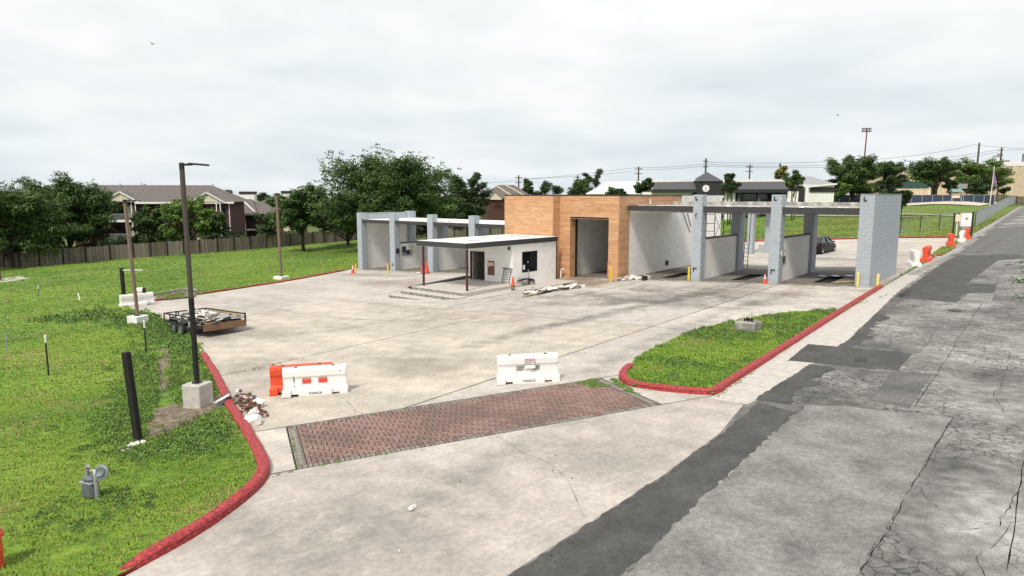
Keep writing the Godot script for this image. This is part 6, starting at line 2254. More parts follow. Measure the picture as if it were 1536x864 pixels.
func build_lawns() -> void:
	bump.seed = 12; bump.frequency = 0.25; bump.fractal_octaves = 3
	tone_n.seed = 19; tone_n.frequency = 0.07; tone_n.fractal_octaves = 4
	LOT_OUT = LOT
	ROAD_OUT = PackedVector2Array()
	for v in [-60.0, -44.0, -23.8, -10.0, 0.0, 20.0, 41.0, 80.0, 160.0]: ROAD_OUT.append(Vector2((12.3 - 0.0466 * (v + 23.8) if v < 0.0 else 11.2 - 0.033 * v) if v > -24.0 else 9.2, v))
	ROAD_OUT.append(Vector2(25.2, 160)); ROAD_OUT.append(Vector2(25.2, -60))
	FENCE_OUT = pix([[-40, 404], [30, 402], [60, 400], [130, 394], [200, 388], [300, 381], [400, 373], [470, 366.5], [535, 361]])
	FENCE_OUT.append_array(pv([[-70.0, 140.0], [-200.0, 140.0], [-200.0, -60.0], [-105.0, -60.0]]))
	dirt_polys = [pix([[222, 665], [250, 655], [300, 630], [335, 612], [345, 600], [330, 596], [300, 612], [268, 612], [252, 590], [258, 560], [254, 528], [240, 522], [236, 560], [240, 590], [232, 620], [222, 645]]), pix([[230, 452], [262, 449], [292, 446], [296, 440], [274, 438], [240, 443]])]
	weed_polys = [pix([[205, 470], [235, 478], [270, 500], [300, 530], [325, 575], [340, 600], [300, 600], [270, 590], [262, 560], [250, 520], [210, 500], [170, 490], [160, 470]]), pix([[215, 520], [236, 540], [238, 600], [222, 650], [205, 680], [150, 690], [160, 650], [190, 600], [195, 560], [205, 530]]),
		pix([[235, 655], [290, 635], [350, 612], [362, 650], [330, 680], [250, 690], [212, 690], [215, 672]]), pix([[60, 480], [140, 466], [200, 470], [205, 478], [150, 482], [80, 488]]), pix([[105, 775], [135, 757], [170, 745], [185, 765], [150, 785], [115, 795]])]
	var mb := lawn_mesh([[-40.0, 14.0, -60.0, 20.0, 1.0], [-128.0, -40.0, -60.0, 20.0, 4.0], [-128.0, 12.0, 20.0, 140.0, 4.0]])
	var lw := struct("lawn", mb, M.grass)
	lw.set_meta("label", "bright green sloping lawn")
	# grass island and the tongue by the far barriers
	mb = MB.new()
	for q in Geometry2D.offset_polygon(ISLAND, 0.06):
		for u in range(7, 14):
			for v in range(-26, -7):
				for r in Geometry2D.intersect_polygons(q, PackedVector2Array([Vector2(u, v), Vector2(u + 1, v), Vector2(u + 1, v + 1), Vector2(u, v + 1)])): lawn_piece(mb, r)
	lw = struct("grass_island", mb, M.grass)
	var tongue := pix([[1397, 383], [1412, 384], [1433, 372], [1430, 369], [1412, 371]])
	mb = MB.new()
	lawn_piece(mb, tongue)
	struct("grass_tongue", mb, M.grass)
	mb = MB.new()
	for v in range(-60, 140, 10): lawn_piece(mb, PackedVector2Array([Vector2(25.2, v), Vector2(60, v), Vector2(60, v + 10), Vector2(25.2, v + 10)]))
	struct("verge", mb, M.grass)
	mb = MB.new()
	for q in dirt_polys: lawn_piece(mb, q)
	for i in mb.v.size():
		mb.v[i].y += 0.012
		mb.c[i] = Color.WHITE
	struct("bare_soil", mb, mat(0.30, 0.235, 0.175, 0.95, 0, T.dirty, 0.9))
	# blades of grass
	var eye := Vector2(CAM.x, -CAM.z)
	var tufts := []
	var weeds := []
	var pal := [Color(0.23, 0.40, 0.035), Color(0.19, 0.35, 0.03), Color(0.295, 0.43, 0.05), Color(0.15, 0.29, 0.028), Color(0.37, 0.42, 0.09)]
	var wpal := [Color(0.10, 0.195, 0.032), Color(0.135, 0.245, 0.038), Color(0.08, 0.15, 0.027)]
	var isl_in: Array = Geometry2D.offset_polygon(ISLAND, 0.08)
	var kerbs := PackedVector2Array()
	for i in range(0, LEFT_KERB.size() - 5, 5):
		if LEFT_KERB[i].x > -8.0:
			kerbs.append(LEFT_KERB[i] + Vector2(-0.03, -0.1)); kerbs.append(LEFT_KERB[i + 5] + Vector2(-0.03, -0.1))
	for q in [[9.1, -23.3], [9.75, -24.02], [10.6, -24.13], [11.6, -23.98], [12.18, -23.75], [11.95, -18.6], [11.7, -13.5], [11.5, -9.3]]:
		if kerbs.size() and kerbs[kerbs.size() - 1].x > 8.8 and q[0] != 9.1: kerbs.append(kerbs[kerbs.size() - 1])
		elif q[0] != 9.1: kerbs.append(Vector2(9.1, -23.3))
		if q[0] != 9.1: kerbs.append(Vector2(q[0], q[1]))
	var place := func(p: Vector2, big: float, on_island: bool) -> void:
		if in_any(p, dirt_polys) and rng.randf() < 0.93: return
		for i in range(0, kerbs.size() if p.distance_squared_to(eye) < 1100.0 else 0, 2):
			if p.distance_squared_to(Geometry2D.get_closest_point_to_segment(p, kerbs[i], kerbs[i + 1])) < 0.03: return
		var weedy := in_any(p + Vector2(rng.randfn(), rng.randfn()) * 0.45, weed_polys)
		var d := p.distance_to(eye)
		var n := tone_n.get_noise_2d(p.x, p.y) + rng.randf_range(-0.35, 0.35)
		if on_island:
			n = n * 0.7 - 0.12
			weedy = p.y > -17.0 and tone_n.get_noise_2d(p.x * 6.0, p.y * 6.0) > -0.05 or tone_n.get_noise_2d(p.x * 5.0 + 90.0, p.y * 5.0) > 0.22
		var c: Color = pal[0]
		if n > 0.25: c = pal[2]
		elif n > 0.12: c = pal[4] if rng.randf() < 0.25 else pal[0]
		elif n < -0.25: c = pal[3]
		elif n < -0.05: c = pal[1]
		if p.y > 22.0 and p.x > -14.0: c = c * Color(1.15, 0.82, 1.1)
		var pos := G(p.x, p.y, lawn_h(p.x, p.y) - 0.01)
		if weedy and rng.randf() < 0.22 + 0.45 * tone_n.get_noise_2d(p.x * 12.0, p.y * 12.0):
			var s := rng.randf_range(0.07, 0.17) * (1.0 + big)
			weeds.append([Transform3D(Basis(Vector3.UP, rng.randf() * TAU).scaled(Vector3(s, s * rng.randf_range(0.8, 1.5), s)), pos), wpal[rng.randi() % 3] * rng.randf_range(0.8, 1.3)])
			return
		if rng.randf() < 0.03 + 0.35 * smoothstep(0.18, 0.42, tone_n.get_noise_2d(p.x * 3.0 + 700.0, p.y * 3.0)): c = Color(0.42, 0.35, 0.14)
		var w := rng.randf_range(0.10, 0.17) * (1.0 + big * 0.8)
		var hh := rng.randf_range(0.035, 0.075) * (1.3 if weedy or on_island else 1.0) * (1.0 + big * 0.25)
		tufts.append([Transform3D(Basis(Vector3.UP, rng.randf() * TAU).scaled(Vector3(w, hh, w)), pos), c * rng.randf_range(0.68, 1.0)])
	for ring in [[0.0, 17.0, 420.0, 0.0], [17.0, 26.0, 240.0, 0.2], [26.0, 42.0, 80.0, 0.7], [42.0, 80.0, 16.0, 1.8], [80.0, 125.0, 4.5, 3.0]]:
		# sample the field in front of the camera inside this ring
		var area: float = PI * (ring[1] * ring[1] - ring[0] * ring[0]) * 0.33
		for k in int(area * ring[2]):
			var r := sqrt(rng.randf_range(ring[0] * ring[0], ring[1] * ring[1]))
			var a := deg_to_rad(YAW) + rng.randf_range(-0.75, 0.75) * 1.0 + 0.0
			var p := eye + Vector2(-sin(a), cos(a)) * r
			if Geometry2D.is_point_in_polygon(p, LOT_OUT) or Geometry2D.is_point_in_polygon(p, ROAD_OUT) or Geometry2D.is_point_in_polygon(p, FENCE_OUT): continue
			place.call(p, ring[3], false)
	for k in 16000:
		var p := Vector2(rng.randf_range(7.8, 12.4), rng.randf_range(-24.4, -8.8))
		if in_any(p, isl_in): place.call(p, 0.2, true)
	for k in 700:
		var p := tongue[0].lerp(tongue[2], rng.randf()) + Vector2(rng.randf_range(-1, 1), rng.randf_range(-2, 2))
		if Geometry2D.is_point_in_polygon(p, tongue): place.call(p, 1.0, false)
	# weeds creeping over the paving and along the joints
	var over := pix([[864, 575], [885, 570], [915, 567], [932, 572], [940, 579], [958, 592], [940, 590], [915, 579], [888, 581]])
	for k in 1500:
		var p := Vector2(rng.randf_range(8.0, 11.0), rng.randf_range(-25.5, -23.3))
		if Geometry2D.is_point_in_polygon(p, over) and tone_n.get_noise_2d(p.x * 9.0, p.y * 9.0) > -0.12:
			var s := rng.randf_range(0.06, 0.12)
			weeds.append([Transform3D(Basis(Vector3.UP, rng.randf() * TAU).scaled(Vector3(s, s * 0.7, s)), G(p.x, p.y, 0.005)), wpal[1] * rng.randf_range(0.8, 1.3)])
	for ln in [[[1165, 500], [1345, 437], 90, 0.12], [[1076, 596], [1236, 484], 60, 0.05], [[432, 640], [447, 704], 30, 0.04], [[447, 704], [600, 677], 26, 0.03], [[395, 720], [447, 704], 14, 0.04]]:
		var a := guv(ln[0][0], ln[0][1])
		var b := guv(ln[1][0], ln[1][1])
		for k in ln[2]:
			var t := rng.randf()
			if tone_n.get_noise_2d(t * 60.0, ln[2]) < 0.0: continue
			var p: Vector2 = a.lerp(b, t) + Vector2(rng.randf_range(-1, 1), rng.randf_range(-1, 1)) * ln[3]
			var s := rng.randf_range(0.03, 0.08)
			weeds.append([Transform3D(Basis(Vector3.UP, rng.randf() * TAU).scaled(Vector3(s, s, s)), G(p.x, p.y, 0.005)), wpal[1] * rng.randf_range(0.8, 1.4)])
	for k in 120:   # planter corner
		var q := guv(rng.randf_range(228, 275), rng.randf_range(441, 450))
		if in_any(q, dirt_polys):
			var s := rng.randf_range(0.12, 0.3)
			weeds.append([Transform3D(Basis(Vector3.UP, rng.randf() * TAU).scaled(Vector3(s, s, s)), G(q.x, q.y, 0.05)), wpal[1]])
	# tall seeding weeds with a reddish cast
	var seedy := []
	for s in [[240, 490, 60, 1.2], [262, 500, 40, 0.8], [300, 500, 30, 0.6], [275, 575, 30, 0.6], [1040, 497, 50, 1.4], [1150, 478, 40, 1.0], [240, 560, 18, 0.5]]:
		var q := guv(s[0], s[1])
		for k in s[2]:
			var p: Vector2 = q + Vector2(rng.randf_range(-1, 1), rng.randf_range(-1, 1)) * s[3]
			var hh := rng.randf_range(0.2, 0.45)
			if Geometry2D.is_point_in_polygon(p, LOT_OUT) and not in_any(p, isl_in): continue
			seedy.append([Transform3D(Basis(Vector3.UP, rng.randf() * TAU).scaled(Vector3(0.16, hh, 0.16)), G(p.x, p.y, 0.05)), Color(0.17, 0.10, 0.045) if rng.randf() < 0.4 else Color(0.10, 0.14, 0.035)])
	print("tufts ", tufts.size(), " weeds ", weeds.size())
	scatter("grass_blades", "short bright green grass covering the lawns", "grass", tuft_mesh(9, 0.06, 3, 0.55), tufts, M.blade)
	scatter("leafy_weeds", "dark leafy weeds along the kerb and soil", "weeds", leafy_mb(34, 5, 0.10, 0.2).mesh(), weeds, M.blade)
	scatter("seeding_weeds", "tall thin seeding weeds among the ground cover", "weeds", tuft_mesh(8, 0.03, 9, 0.5), seedy, M.blade)


# ---------- trees ----------
var clump_v := PackedVector3Array()
var clump_n := PackedVector3Array()
var clump_c := PackedColorArray()

func clump_of(n: int, sd: int, s0: float, s1: float) -> MB:
	var r := RandomNumberGenerator.new()
	r.seed = sd
	var mb := MB.new()
	for k in n:
		var p := Vector3(r.randf_range(-1, 1), r.randf_range(-1, 1), r.randf_range(-1, 1))
		if p.length() > 1.0: p = p.normalized() * r.randf()
		var x := Vector3(r.randf_range(-1, 1), r.randf_range(-0.6, 0.6), r.randf_range(-1, 1)).normalized()
		var y := x.cross(Vector3(r.randf_range(-0.8, 0.8), 1, r.randf_range(-0.8, 0.8))).normalized()
		var s := r.randf_range(s0, s1)
		mb.col = Color.WHITE * r.randf_range(0.75, 1.2)
		mb.quad(p - x * s, p - y * s * 0.5, p + x * s, p + y * s * 0.5)
	return mb

# a tree from its place and extent in metres
func tree(called: String, label: String, foot_p: Vector3, top: float, half_w: float, crown_low: float, n_cl: int, n_leaf: int, col: Color, sd: int, group: String, dome := 1.0, leaf := 0.42, stems := 1, shift := 0.0) -> void:
	var r := RandomNumberGenerator.new()
	r.seed = sd
	var t := thing(called, label, "tree", foot_p, 0.0, group)
	if clump_v.is_empty():
		var cm := clump_of(9, 2, 0.22, 0.46)
		clump_v = cm.v; clump_n = cm.n; clump_c = cm.c
	var hgt := top
	var ch := hgt - crown_low
	var right := Vector3(cos(deg_to_rad(YAW)), 0, -sin(deg_to_rad(YAW)))
	var mid := right * shift + Vector3(0, crown_low + ch * 0.5, 0)
	var centres := []
	for k in n_cl:
		var d := Vector3(r.randf_range(-1, 1), r.randf_range(-0.85, 1), r.randf_range(-1, 1)).normalized()
		var rad := pow(r.randf(), 0.45)
		var p := d * rad
		var wide := 1.0 if p.y < 0.0 else sqrt(maxf(0.0, 1.0 - p.y * p.y * dome)) / maxf(0.15, sqrt(maxf(0.0, 1.0 - p.y * p.y)))
		p.x *= wide; p.z *= wide
		var c := mid + Vector3(p.x * half_w * 0.86, p.y * ch * 0.43, p.z * half_w * 0.86)
		c += Vector3(r.randfn(), r.randfn() * 0.5, r.randfn()) * half_w * 0.05
		centres.append([c, half_w * r.randf_range(0.09, 0.2)])
	var mb := MB.new()
	var tints := []
	for k in 9:
		var ca := PackedColorArray()
		for c in clump_c: ca.append(c * col * lerpf(0.75, 1.55, k / 8.0))
		tints.append(ca)
	for k in n_leaf:
		var q: Array = centres[r.randi() % n_cl]
		var d := Vector3(r.randfn(), r.randfn() * 0.7, r.randfn())
		d = d.normalized() * pow(r.randf(), 0.5) * q[1]
		if r.randf() < 0.08: d *= 1.0 + r.randf() * 0.6
		var out: Vector3 = (q[0] - mid * 0.85).normalized()
		var p: Vector3 = q[0] + d * Vector3(1.1, 0.8, 1.1) + out * d.dot(out) * 0.9
		if p.y < 0.25: continue
		var s := leaf * r.randf_range(0.7, 1.3)
		var bs := Basis.from_euler(Vector3(r.randf_range(-0.4, 0.4), r.randf() * TAU, r.randf_range(-0.4, 0.4)))
		mb.v.append_array(Transform3D(bs.scaled(Vector3(s, s, s)), p) * clump_v)
		mb.n.append_array(Transform3D(bs, Vector3.ZERO) * clump_n)
		mb.c.append_array(tints[r.randi() % 9])
	mb.uv.resize(mb.v.size())
	obj("crown", mb, M.leaf, t)
	var b := MB.new()
	var tr := clampf(half_w * 0.05, 0.07, 0.42)
	for s in stems:
		var a := s * TAU / stems + 0.5
		var o := Vector3(cos(a), 0, sin(a)) * (0.0 if stems == 1 else 0.22)
		var tip := mid * Vector3(0.6, 1, 0.6) + o * 4.0 + Vector3(0, ch * 0.1, 0)
		b.tube([o + Vector3(0, -0.2, 0), o * 1.5 + Vector3(r.randf_range(-0.1, 0.1), crown_low * 0.6, r.randf_range(-0.1, 0.1)), o * 2.5 + Vector3(mid.x * 0.3, crown_low + ch * 0.2, mid.z * 0.3), tip], [tr * 1.2, tr, tr * 0.75, tr * 0.25], 7)
	obj("trunk", b, M.bark, t)
	b = MB.new()
	for k in mini(n_cl, 26):
		var c: Vector3 = centres[k][0]
		var st := Vector3(mid.x * 0.3, crown_low * 0.8 + ch * r.randf_range(0.0, 0.35), mid.z * 0.3)
		var m := st.lerp(c, 0.5) + Vector3(0, r.randf_range(-0.05, 0.15) * ch, 0)
		b.tube([st, m, c], [tr * 0.5, tr * 0.3, tr * 0.08], 5, false)
	obj("limbs", b, M.bark, t)


# the same from its columns and rows in the photograph at depth d
func ptree(called: String, label: String, px: float, hw: float, ytop: float, ylow: float, d: float, n_cl: int, n_leaf: int, col: Color, sd: int, group: String, dome := 1.0, leaf := 0.42, stems := 1) -> void:
	var f := foot(px, d)
	var s := d / FPX
	var top := at_depth(px, ytop, d).y - f.y
	var low := maxf(at_depth(px, ylow, d).y - f.y, 0.4)
	tree(called, label, f, top, hw * s, low, n_cl, n_leaf, col, sd, group, dome, leaf, stems)


func build_trees() -> void:
	var dk := Color(0.035, 0.066, 0.017)
	var md := Color(0.050, 0.093, 0.019)
	var lt := Color(0.09, 0.155, 0.025)
	var g := "trees along the wooden fence"
	ptree("shade_tree", "dense dark tree hanging down over the fence end by maroon post", 6, 84, 255, 402, 84, 95, 8200, md, 1, g, 0.9)
	ptree("shade_tree", "broad dark tree behind the fence left of the brick apartments", 98, 70, 252, 388, 98, 85, 7200, md, 2, g, 0.9)
	ptree("shade_tree", "small dark tree over the fence at the apartments' near gable end", 136, 30, 294, 388, 100, 40, 2800, dk, 3, g)
	ptree("shade_tree", "slim green tree between the apartment balcony and stairs", 220, 27, 302, 374, 104, 36, 2600, md, 4, g)
	ptree("shade_tree", "bright leafy tree in front of the apartment's second gable", 278, 38, 288, 376, 102, 48, 3600, lt, 5, g)
	ptree("shade_tree", "small tree at the brick corner of the apartments", 322, 22, 310, 372, 103, 24, 1500, md, 6, g)
	ptree("shade_tree", "round dark tree before the lower apartment roof", 404, 24, 310, 366, 108, 30, 1900, dk, 7, g)
	ptree("shade_tree", "broad dark tree with low forked trunk in front of fence", 452, 50, 274, 352, 96, 60, 5200, md, 8, g, 0.9)
	ptree("oak_tree", "large spreading oak towering behind the lower wash bays", 584, 103, 222, 362, 92, 180, 11500, md, 9, g, 0.72, 0.42)
	ptree("oak_tree", "dark oak right of the large spreading oak", 702, 38, 250, 352, 104, 46, 3600, dk, 10, g, 0.9)
	ptree("shade_tree", "low dark tree filling the gap under the two oaks", 655, 64, 284, 372, 108, 50, 4200, dk, 11, g)
	ptree("shade_tree", "low dark tree under the large oak's near side", 520, 50, 290, 372, 106, 44, 3600, dk, 12, g)
	for q in [[30, 100, 60, 350, 398], [200, 112, 60, 356, 392], [330, 118, 50, 352, 384], [420, 122, 40, 348, 376], [610, 128, 60, 328, 362]]:
		ptree("hedge_shrub", "low dark shrubbery showing over the picket fence", q[0], q[2], q[3], q[4], q[1], 40, 1800, dk, 60 + q[0], "shrubs behind the fence", 0.6)
	g = "trees behind the wood tower"
	ptree("far_tree", "slim dark tree beside the far utility pole", 790, 14, 266, 300, 185, 14, 700, dk, 21, g, 1.0, 0.6)
	ptree("far_tree", "low wide dark tree above the wood tower roof", 818, 24, 272, 302, 190, 20, 1000, dk, 22, g, 1.0, 0.6)
	ptree("far_tree", "round green tree next to the white roof", 868, 24, 263, 302, 175, 22, 1200, md, 23, g, 1.0, 0.6)
	ptree("far_tree", "tall open tree rising behind the white roof's left end", 893, 19, 251, 296, 180, 13, 700, dk, 24, g, 1.0, 0.55)
	ptree("far_tree", "dark round tree between white roof and black roof", 965, 17, 264, 300, 128, 18, 1000, dk, 25, g)
	ptree("far_tree", "low dark shrub in front of the white roof", 925, 15, 279, 300, 125, 14, 700, dk, 26, g)
	g = "small trees before the black building"
	ptree("crape_myrtle", "small multi-stemmed dark tree right of the black tower", 1095, 14, 257, 289, 112, 18, 900, dk, 27, g, 1.0, 0.36, 4)
	ptree("crape_myrtle", "small multi-stemmed tree in front of the white gable", 1191, 14, 252, 290, 112, 18, 900, md, 28, g, 1.0, 0.36, 4)
	ptree("far_tree", "yellowing tree top showing above the white roof", 1168, 15, 249, 275, 200, 14, 700, Color(0.14, 0.13, 0.03), 29, "trees behind the black building", 1.0, 0.6)
	g = "trees by the school yard"
	ptree("yard_tree", "big dark green tree at the end of the white building", 1279, 42, 228, 306, 142, 76, 5600, md, 30, g, 0.85, 0.5)
	ptree("yard_tree", "dark tree beside the green shade sail", 1332, 26, 233, 302, 150, 40, 2600, dk, 31, g, 0.9, 0.5)
	ptree("yard_tree", "small bright shrub tree under the big dark tree", 1262, 14, 262, 300, 136, 14, 900, lt, 32, g)
	ptree("yard_tree", "spreading tree behind the notice kiosk", 1401, 38, 233, 292, 172, 64, 4000, md, 33, g, 0.75, 0.55, 3)
	ptree("yard_tree", "bright green flat-topped tree by the flagpole", 1470, 38, 234, 290, 178, 64, 4000, lt, 34, g, 0.75, 0.55, 2)
	ptree("yard_tree", "small dark bushy tree under the bright flat-topped tree", 1461, 20, 264, 302, 165, 26, 1700, dk, 35, g)
	ptree("yard_tree", "dark shrubs between kiosk and basketball hoop", 1428, 15, 268, 302, 170, 18, 1100, dk, 36, g)
	ptree("yard_tree", "small tree before the beige warehouse fence", 1506, 9, 279, 292, 178, 8, 350, md, 37, g)
	ptree("yard_bush", "dark tall bush right behind the thick end wall", 1354, 13, 282, 312, 100, 18, 1300, dk, 38, g)
	g = "far tree line"
	for s in [[338, 284, 12], [400, 292, 20], [60, 284, 60], [760, 281, 16], [470, 288, 30], [1010, 286, 18], [1220, 290, 30], [1330, 288, 30], [240, 288, 60], [1520, 290, 20]]:
		ptree("far_tree", "low dark tree in the far tree line", s[0], s[2], s[1], 300, 260, 14, 650, dk, 50 + int(s[0]), g, 1.0, 0.8)
	# tree at the road's other side; one spray of its leaves reaches into the frame
	var o := at_depth(1830, 300, 15.0)
	var base := Vector3(o.x, H(o.x, -o.z), o.z)
	var t := thing("roadside_tree", "roadside tree with a leafy twig reaching over the road", "tree", base)
	var r := RandomNumberGenerator.new()
	r.seed = 77
	var items := []
	var leafm := leafy_mb(3, 8, 0.12, 0.22)
	var mb := MB.new()
	var mid := o + Vector3(0, 0.8, 0) - base
	for k in 4200:
		var d := Vector3(r.randfn(), r.randfn(), r.randfn()).normalized() * pow(r.randf(), 0.4) * 2.0
		items.append([Transform3D(Basis.from_euler(Vector3(r.randf() * 6, r.randf() * 6, 0)).scaled(Vector3.ONE * 0.22), mid + d), Color(0.06, 0.115, 0.025) * r.randf_range(0.7, 1.4)])
	mb.tube([Vector3(0, -0.2, 0), Vector3(0.1, mid.y * 0.5, 0), mid], [0.16, 0.12, 0.05], 8)
	for tw in [[[1640, 380], [1560, 392], [1527, 393]], [[1640, 400], [1555, 420], [1516, 420]], [[1640, 410], [1560, 440], [1521, 449]], [[1640, 390], [1570, 410], [1534, 408]]]:
		var pts := []
		for q in tw: pts.append(at_depth(q[0], q[1], 13.5 + r.randf() * 0.6) - base)
		mb.tube([mid, pts[0], pts[1], pts[2]], [0.04, 0.025, 0.014, 0.006], 6)
		for k in 26:
			var q: Vector3 = pts[1].lerp(pts[2], pow(r.randf(), 0.8)) + Vector3(r.randfn(), r.randfn(), r.randfn()) * 0.045
			items.append([Transform3D(Basis.from_euler(Vector3(r.randf() * 6, r.randf() * 6, 0)).scaled(Vector3.ONE * 0.14), q), Color(0.06, 0.12, 0.025) * r.randf_range(0.7, 1.5)])
	var cb := MB.new()
	for it in items:
		cb.v.append_array(it[0] * leafm.v)
		cb.n.append_array(Transform3D(it[0].basis.orthonormalized(), Vector3.ZERO) * leafm.n)
		for c in leafm.c: cb.c.append(c * it[1])
	cb.uv.resize(cb.v.size())
	obj("crown", cb, M.leaf, t)
	obj("trunk", mb, M.bark, t)

func fence_run(called: String, label: String, pts: Array, hgt: float) -> void:
	var t := thing(called, label, "fence", Vector3.ZERO, 0.0)
	for i in pts.size() - 1:
		var a: Vector3 = pts[i]
		var c: Vector3 = pts[i + 1]
		var l := Vector2(a.x - c.x, a.z - c.z).length()
		var n := maxi(1, int(round(l / 2.4)))
		for k in n:
			var p := a.lerp(c, float(k) / n)
			var q := a.lerp(c, float(k + 1) / n)
			p.y = H(p.x, -p.z); q.y = H(q.x, -q.z)
			var b := MB.new()
			var d := (q - p)
			var w := d.length() / 16.0
			var dirn := d.normalized()
			var y0 := minf(p.y, q.y)
			for j in 16:
				var cc := p + d * (j + 0.5) / 16.0
				var hh := hgt + rng.randf_range(-0.09, 0.07)
				b.col = Color.WHITE * rng.randf_range(0.5, 1.2)
				b.beam(Vector3(cc.x, y0 - 0.05, cc.z), Vector3(cc.x, y0 + hh, cc.z), 0.02, w * 0.88, dirn)
			b.col = Color.WHITE
			for y in [0.35, hgt - 0.35]: b.beam(p + Vector3(0, y, 0) + Vector3(dirn.z, 0, -dirn.x) * 0.04, q + Vector3(0, y, 0) + Vector3(dirn.z, 0, -dirn.x) * 0.04, 0.04, 0.09)
			var mt: StandardMaterial3D = M.picket[rng.randi() % 3]
			mt.vertex_color_use_as_albedo = true
			obj("picket_panel", b, mt, t)
			b = MB.new()
			b.box(Vector3(p.x, y0 + hgt / 2, p.z) + (CAM - p).normalized() * 0.08, Vector3(0.12, hgt + 0.1, 0.12), Basis.IDENTITY)
			obj("post", b, M.charred, t)


# a simple block with hip or gable roof in its own axes: x along the front, z towards the viewer
func gable(b: MB, x0: float, x1: float, zf: float, zb: float, ye: float, yr: float, over := 0.4) -> void:   # ridge along x
	var zm := (zf + zb) / 2.0
	b.quad(Vector3(x0 - over, ye, zf + over), Vector3(x1 + over, ye, zf + over), Vector3(x1 + over, yr, zm), Vector3(x0 - over, yr, zm))
	b.quad(Vector3(x1 + over, ye, zb - over), Vector3(x0 - over, ye, zb - over), Vector3(x0 - over, yr, zm), Vector3(x1 + over, yr, zm))

func hip(b: MB, x0: float, x1: float, zf: float, zb: float, ye: float, yr: float, run: float, over := 0.4) -> void:
	var zm := (zf + zb) / 2.0
	var a := Vector3(x0 - over, ye, zf + over)
	var c := Vector3(x1 + over, ye, zf + over)
	var d := Vector3(x1 + over, ye, zb - over)
	var e := Vector3(x0 - over, ye, zb - over)
	var r0 := Vector3(x0 + run, yr, zm)
	var r1 := Vector3(x1 - run, yr, zm)
	b.quad(a, c, r1, r0); b.tri(c, d, r1); b.quad(d, e, r0, r1); b.tri(e, a, r0)
	b.quad(a, e, d, c)

func win(root: Node, x0: float, x1: float, y0: float, y1: float, z: float, frame: Material) -> void:
	var b := MB.new()
	var f := 0.09
	b.bx(x0, x1, y0, y0 + f, z, z + 0.08); b.bx(x0, x1, y1 - f, y1, z, z + 0.08)
	b.bx(x0, x0 + f, y0 + f, y1 - f, z, z + 0.08); b.bx(x1 - f, x1, y0 + f, y1 - f, z, z + 0.08)
	b.bx((x0 + x1) / 2 - 0.03, (x0 + x1) / 2 + 0.03, y0 + f, y1 - f, z, z + 0.07)
	var w := obj("window", b, frame, root)
	b = MB.new()
	b.bx(x0 + f, x1 - f, y0 + f, y1 - f, z, z + 0.03)
	obj("pane", b, M.glass_dark, w)


func balcony_stack(t: Node3D, x0: float, x1: float, z: float, floors: Array, gable_y: float) -> void:
	# recessed porches under a small gable: [floor y, ceiling y]
	var b := MB.new()
	b.bx(x0, x1, 0.0, gable_y, z - 2.2, z - 2.1)
	b.bx(x0 - 0.15, x0, 0.0, gable_y, z - 2.2, z)
	obj("porch_recess", b, M.brick_far, t)
	for f in floors:
		b = MB.new()
		b.bx(x0 - 0.1, x1 + 0.2, f - 0.35, f, z - 2.1, z + 0.25, 0.02)
		obj("balcony_floor", b, M.white_paint, t)
		var rl := MB.new()
		rl.bx(x0, x1, f + 1.0, f + 1.08, z + 0.1, z + 0.16)
		for k in 24: rl.bx(lerpf(x0, x1, (k + 0.5) / 24.0) - 0.025, lerpf(x0, x1, (k + 0.5) / 24.0) + 0.025, f, f + 1.0, z + 0.11, z + 0.15)
		obj("railing", rl, M.galv, t)
		b = MB.new()
		b.bx(x0 + 0.35, x0 + 2.2, f + 0.02, f + 2.05, z - 2.09, z - 2.04)
		obj("patio_door", b, M.glass_dark, t)
		b = MB.new()
		b.bx(x0 + 2.3, x1 - 0.2, f + 0.0, f + 2.4, z - 2.09, z - 2.03)
		obj("porch_panel", b, M.cream, t)
	b = MB.new()
	for x in [x1 + 0.12, x1 + 0.75]: b.bx(x, x + 0.14, 0.0, gable_y, z + 0.0, z + 0.14)
	obj("porch_post", b, M.white_paint, t)
	# gable
	var xm := (x0 + x1) / 2.0 + 0.3
	var hw := (x1 - x0) / 2.0 + 1.2
	b = MB.new()
	b.tri(Vector3(xm - hw, gable_y, z + 0.1), Vector3(xm + hw, gable_y, z + 0.1), Vector3(xm, gable_y + hw * 0.55, z + 0.1))
	obj("gable_wall", b, M.cream, t)
	b = MB.new()
	b.beam(Vector3(xm - hw - 0.3, gable_y - 0.17, z + 0.3), Vector3(xm, gable_y + hw * 0.55 + 0.1, z + 0.3), 0.12, 0.26)
	b.beam(Vector3(xm + hw + 0.3, gable_y - 0.17, z + 0.3), Vector3(xm, gable_y + hw * 0.55 + 0.1, z + 0.3), 0.12, 0.26)
	obj("barge_board", b, M.white_paint, t)
	b = MB.new()
	b.quad(Vector3(xm - hw - 0.3, gable_y, z + 0.4), Vector3(xm, gable_y + hw * 0.55 + 0.2, z + 0.4), Vector3(xm, gable_y + hw * 0.55 + 0.2, z - 4.0), Vector3(xm - hw - 0.3, gable_y, z - 4.0))
	b.quad(Vector3(xm, gable_y + hw * 0.55 + 0.2, z + 0.4), Vector3(xm + hw + 0.3, gable_y, z + 0.4), Vector3(xm + hw + 0.3, gable_y, z - 4.0), Vector3(xm, gable_y + hw * 0.55 + 0.2, z - 4.0))
	obj("gable_roof", b, M.shingle, t)


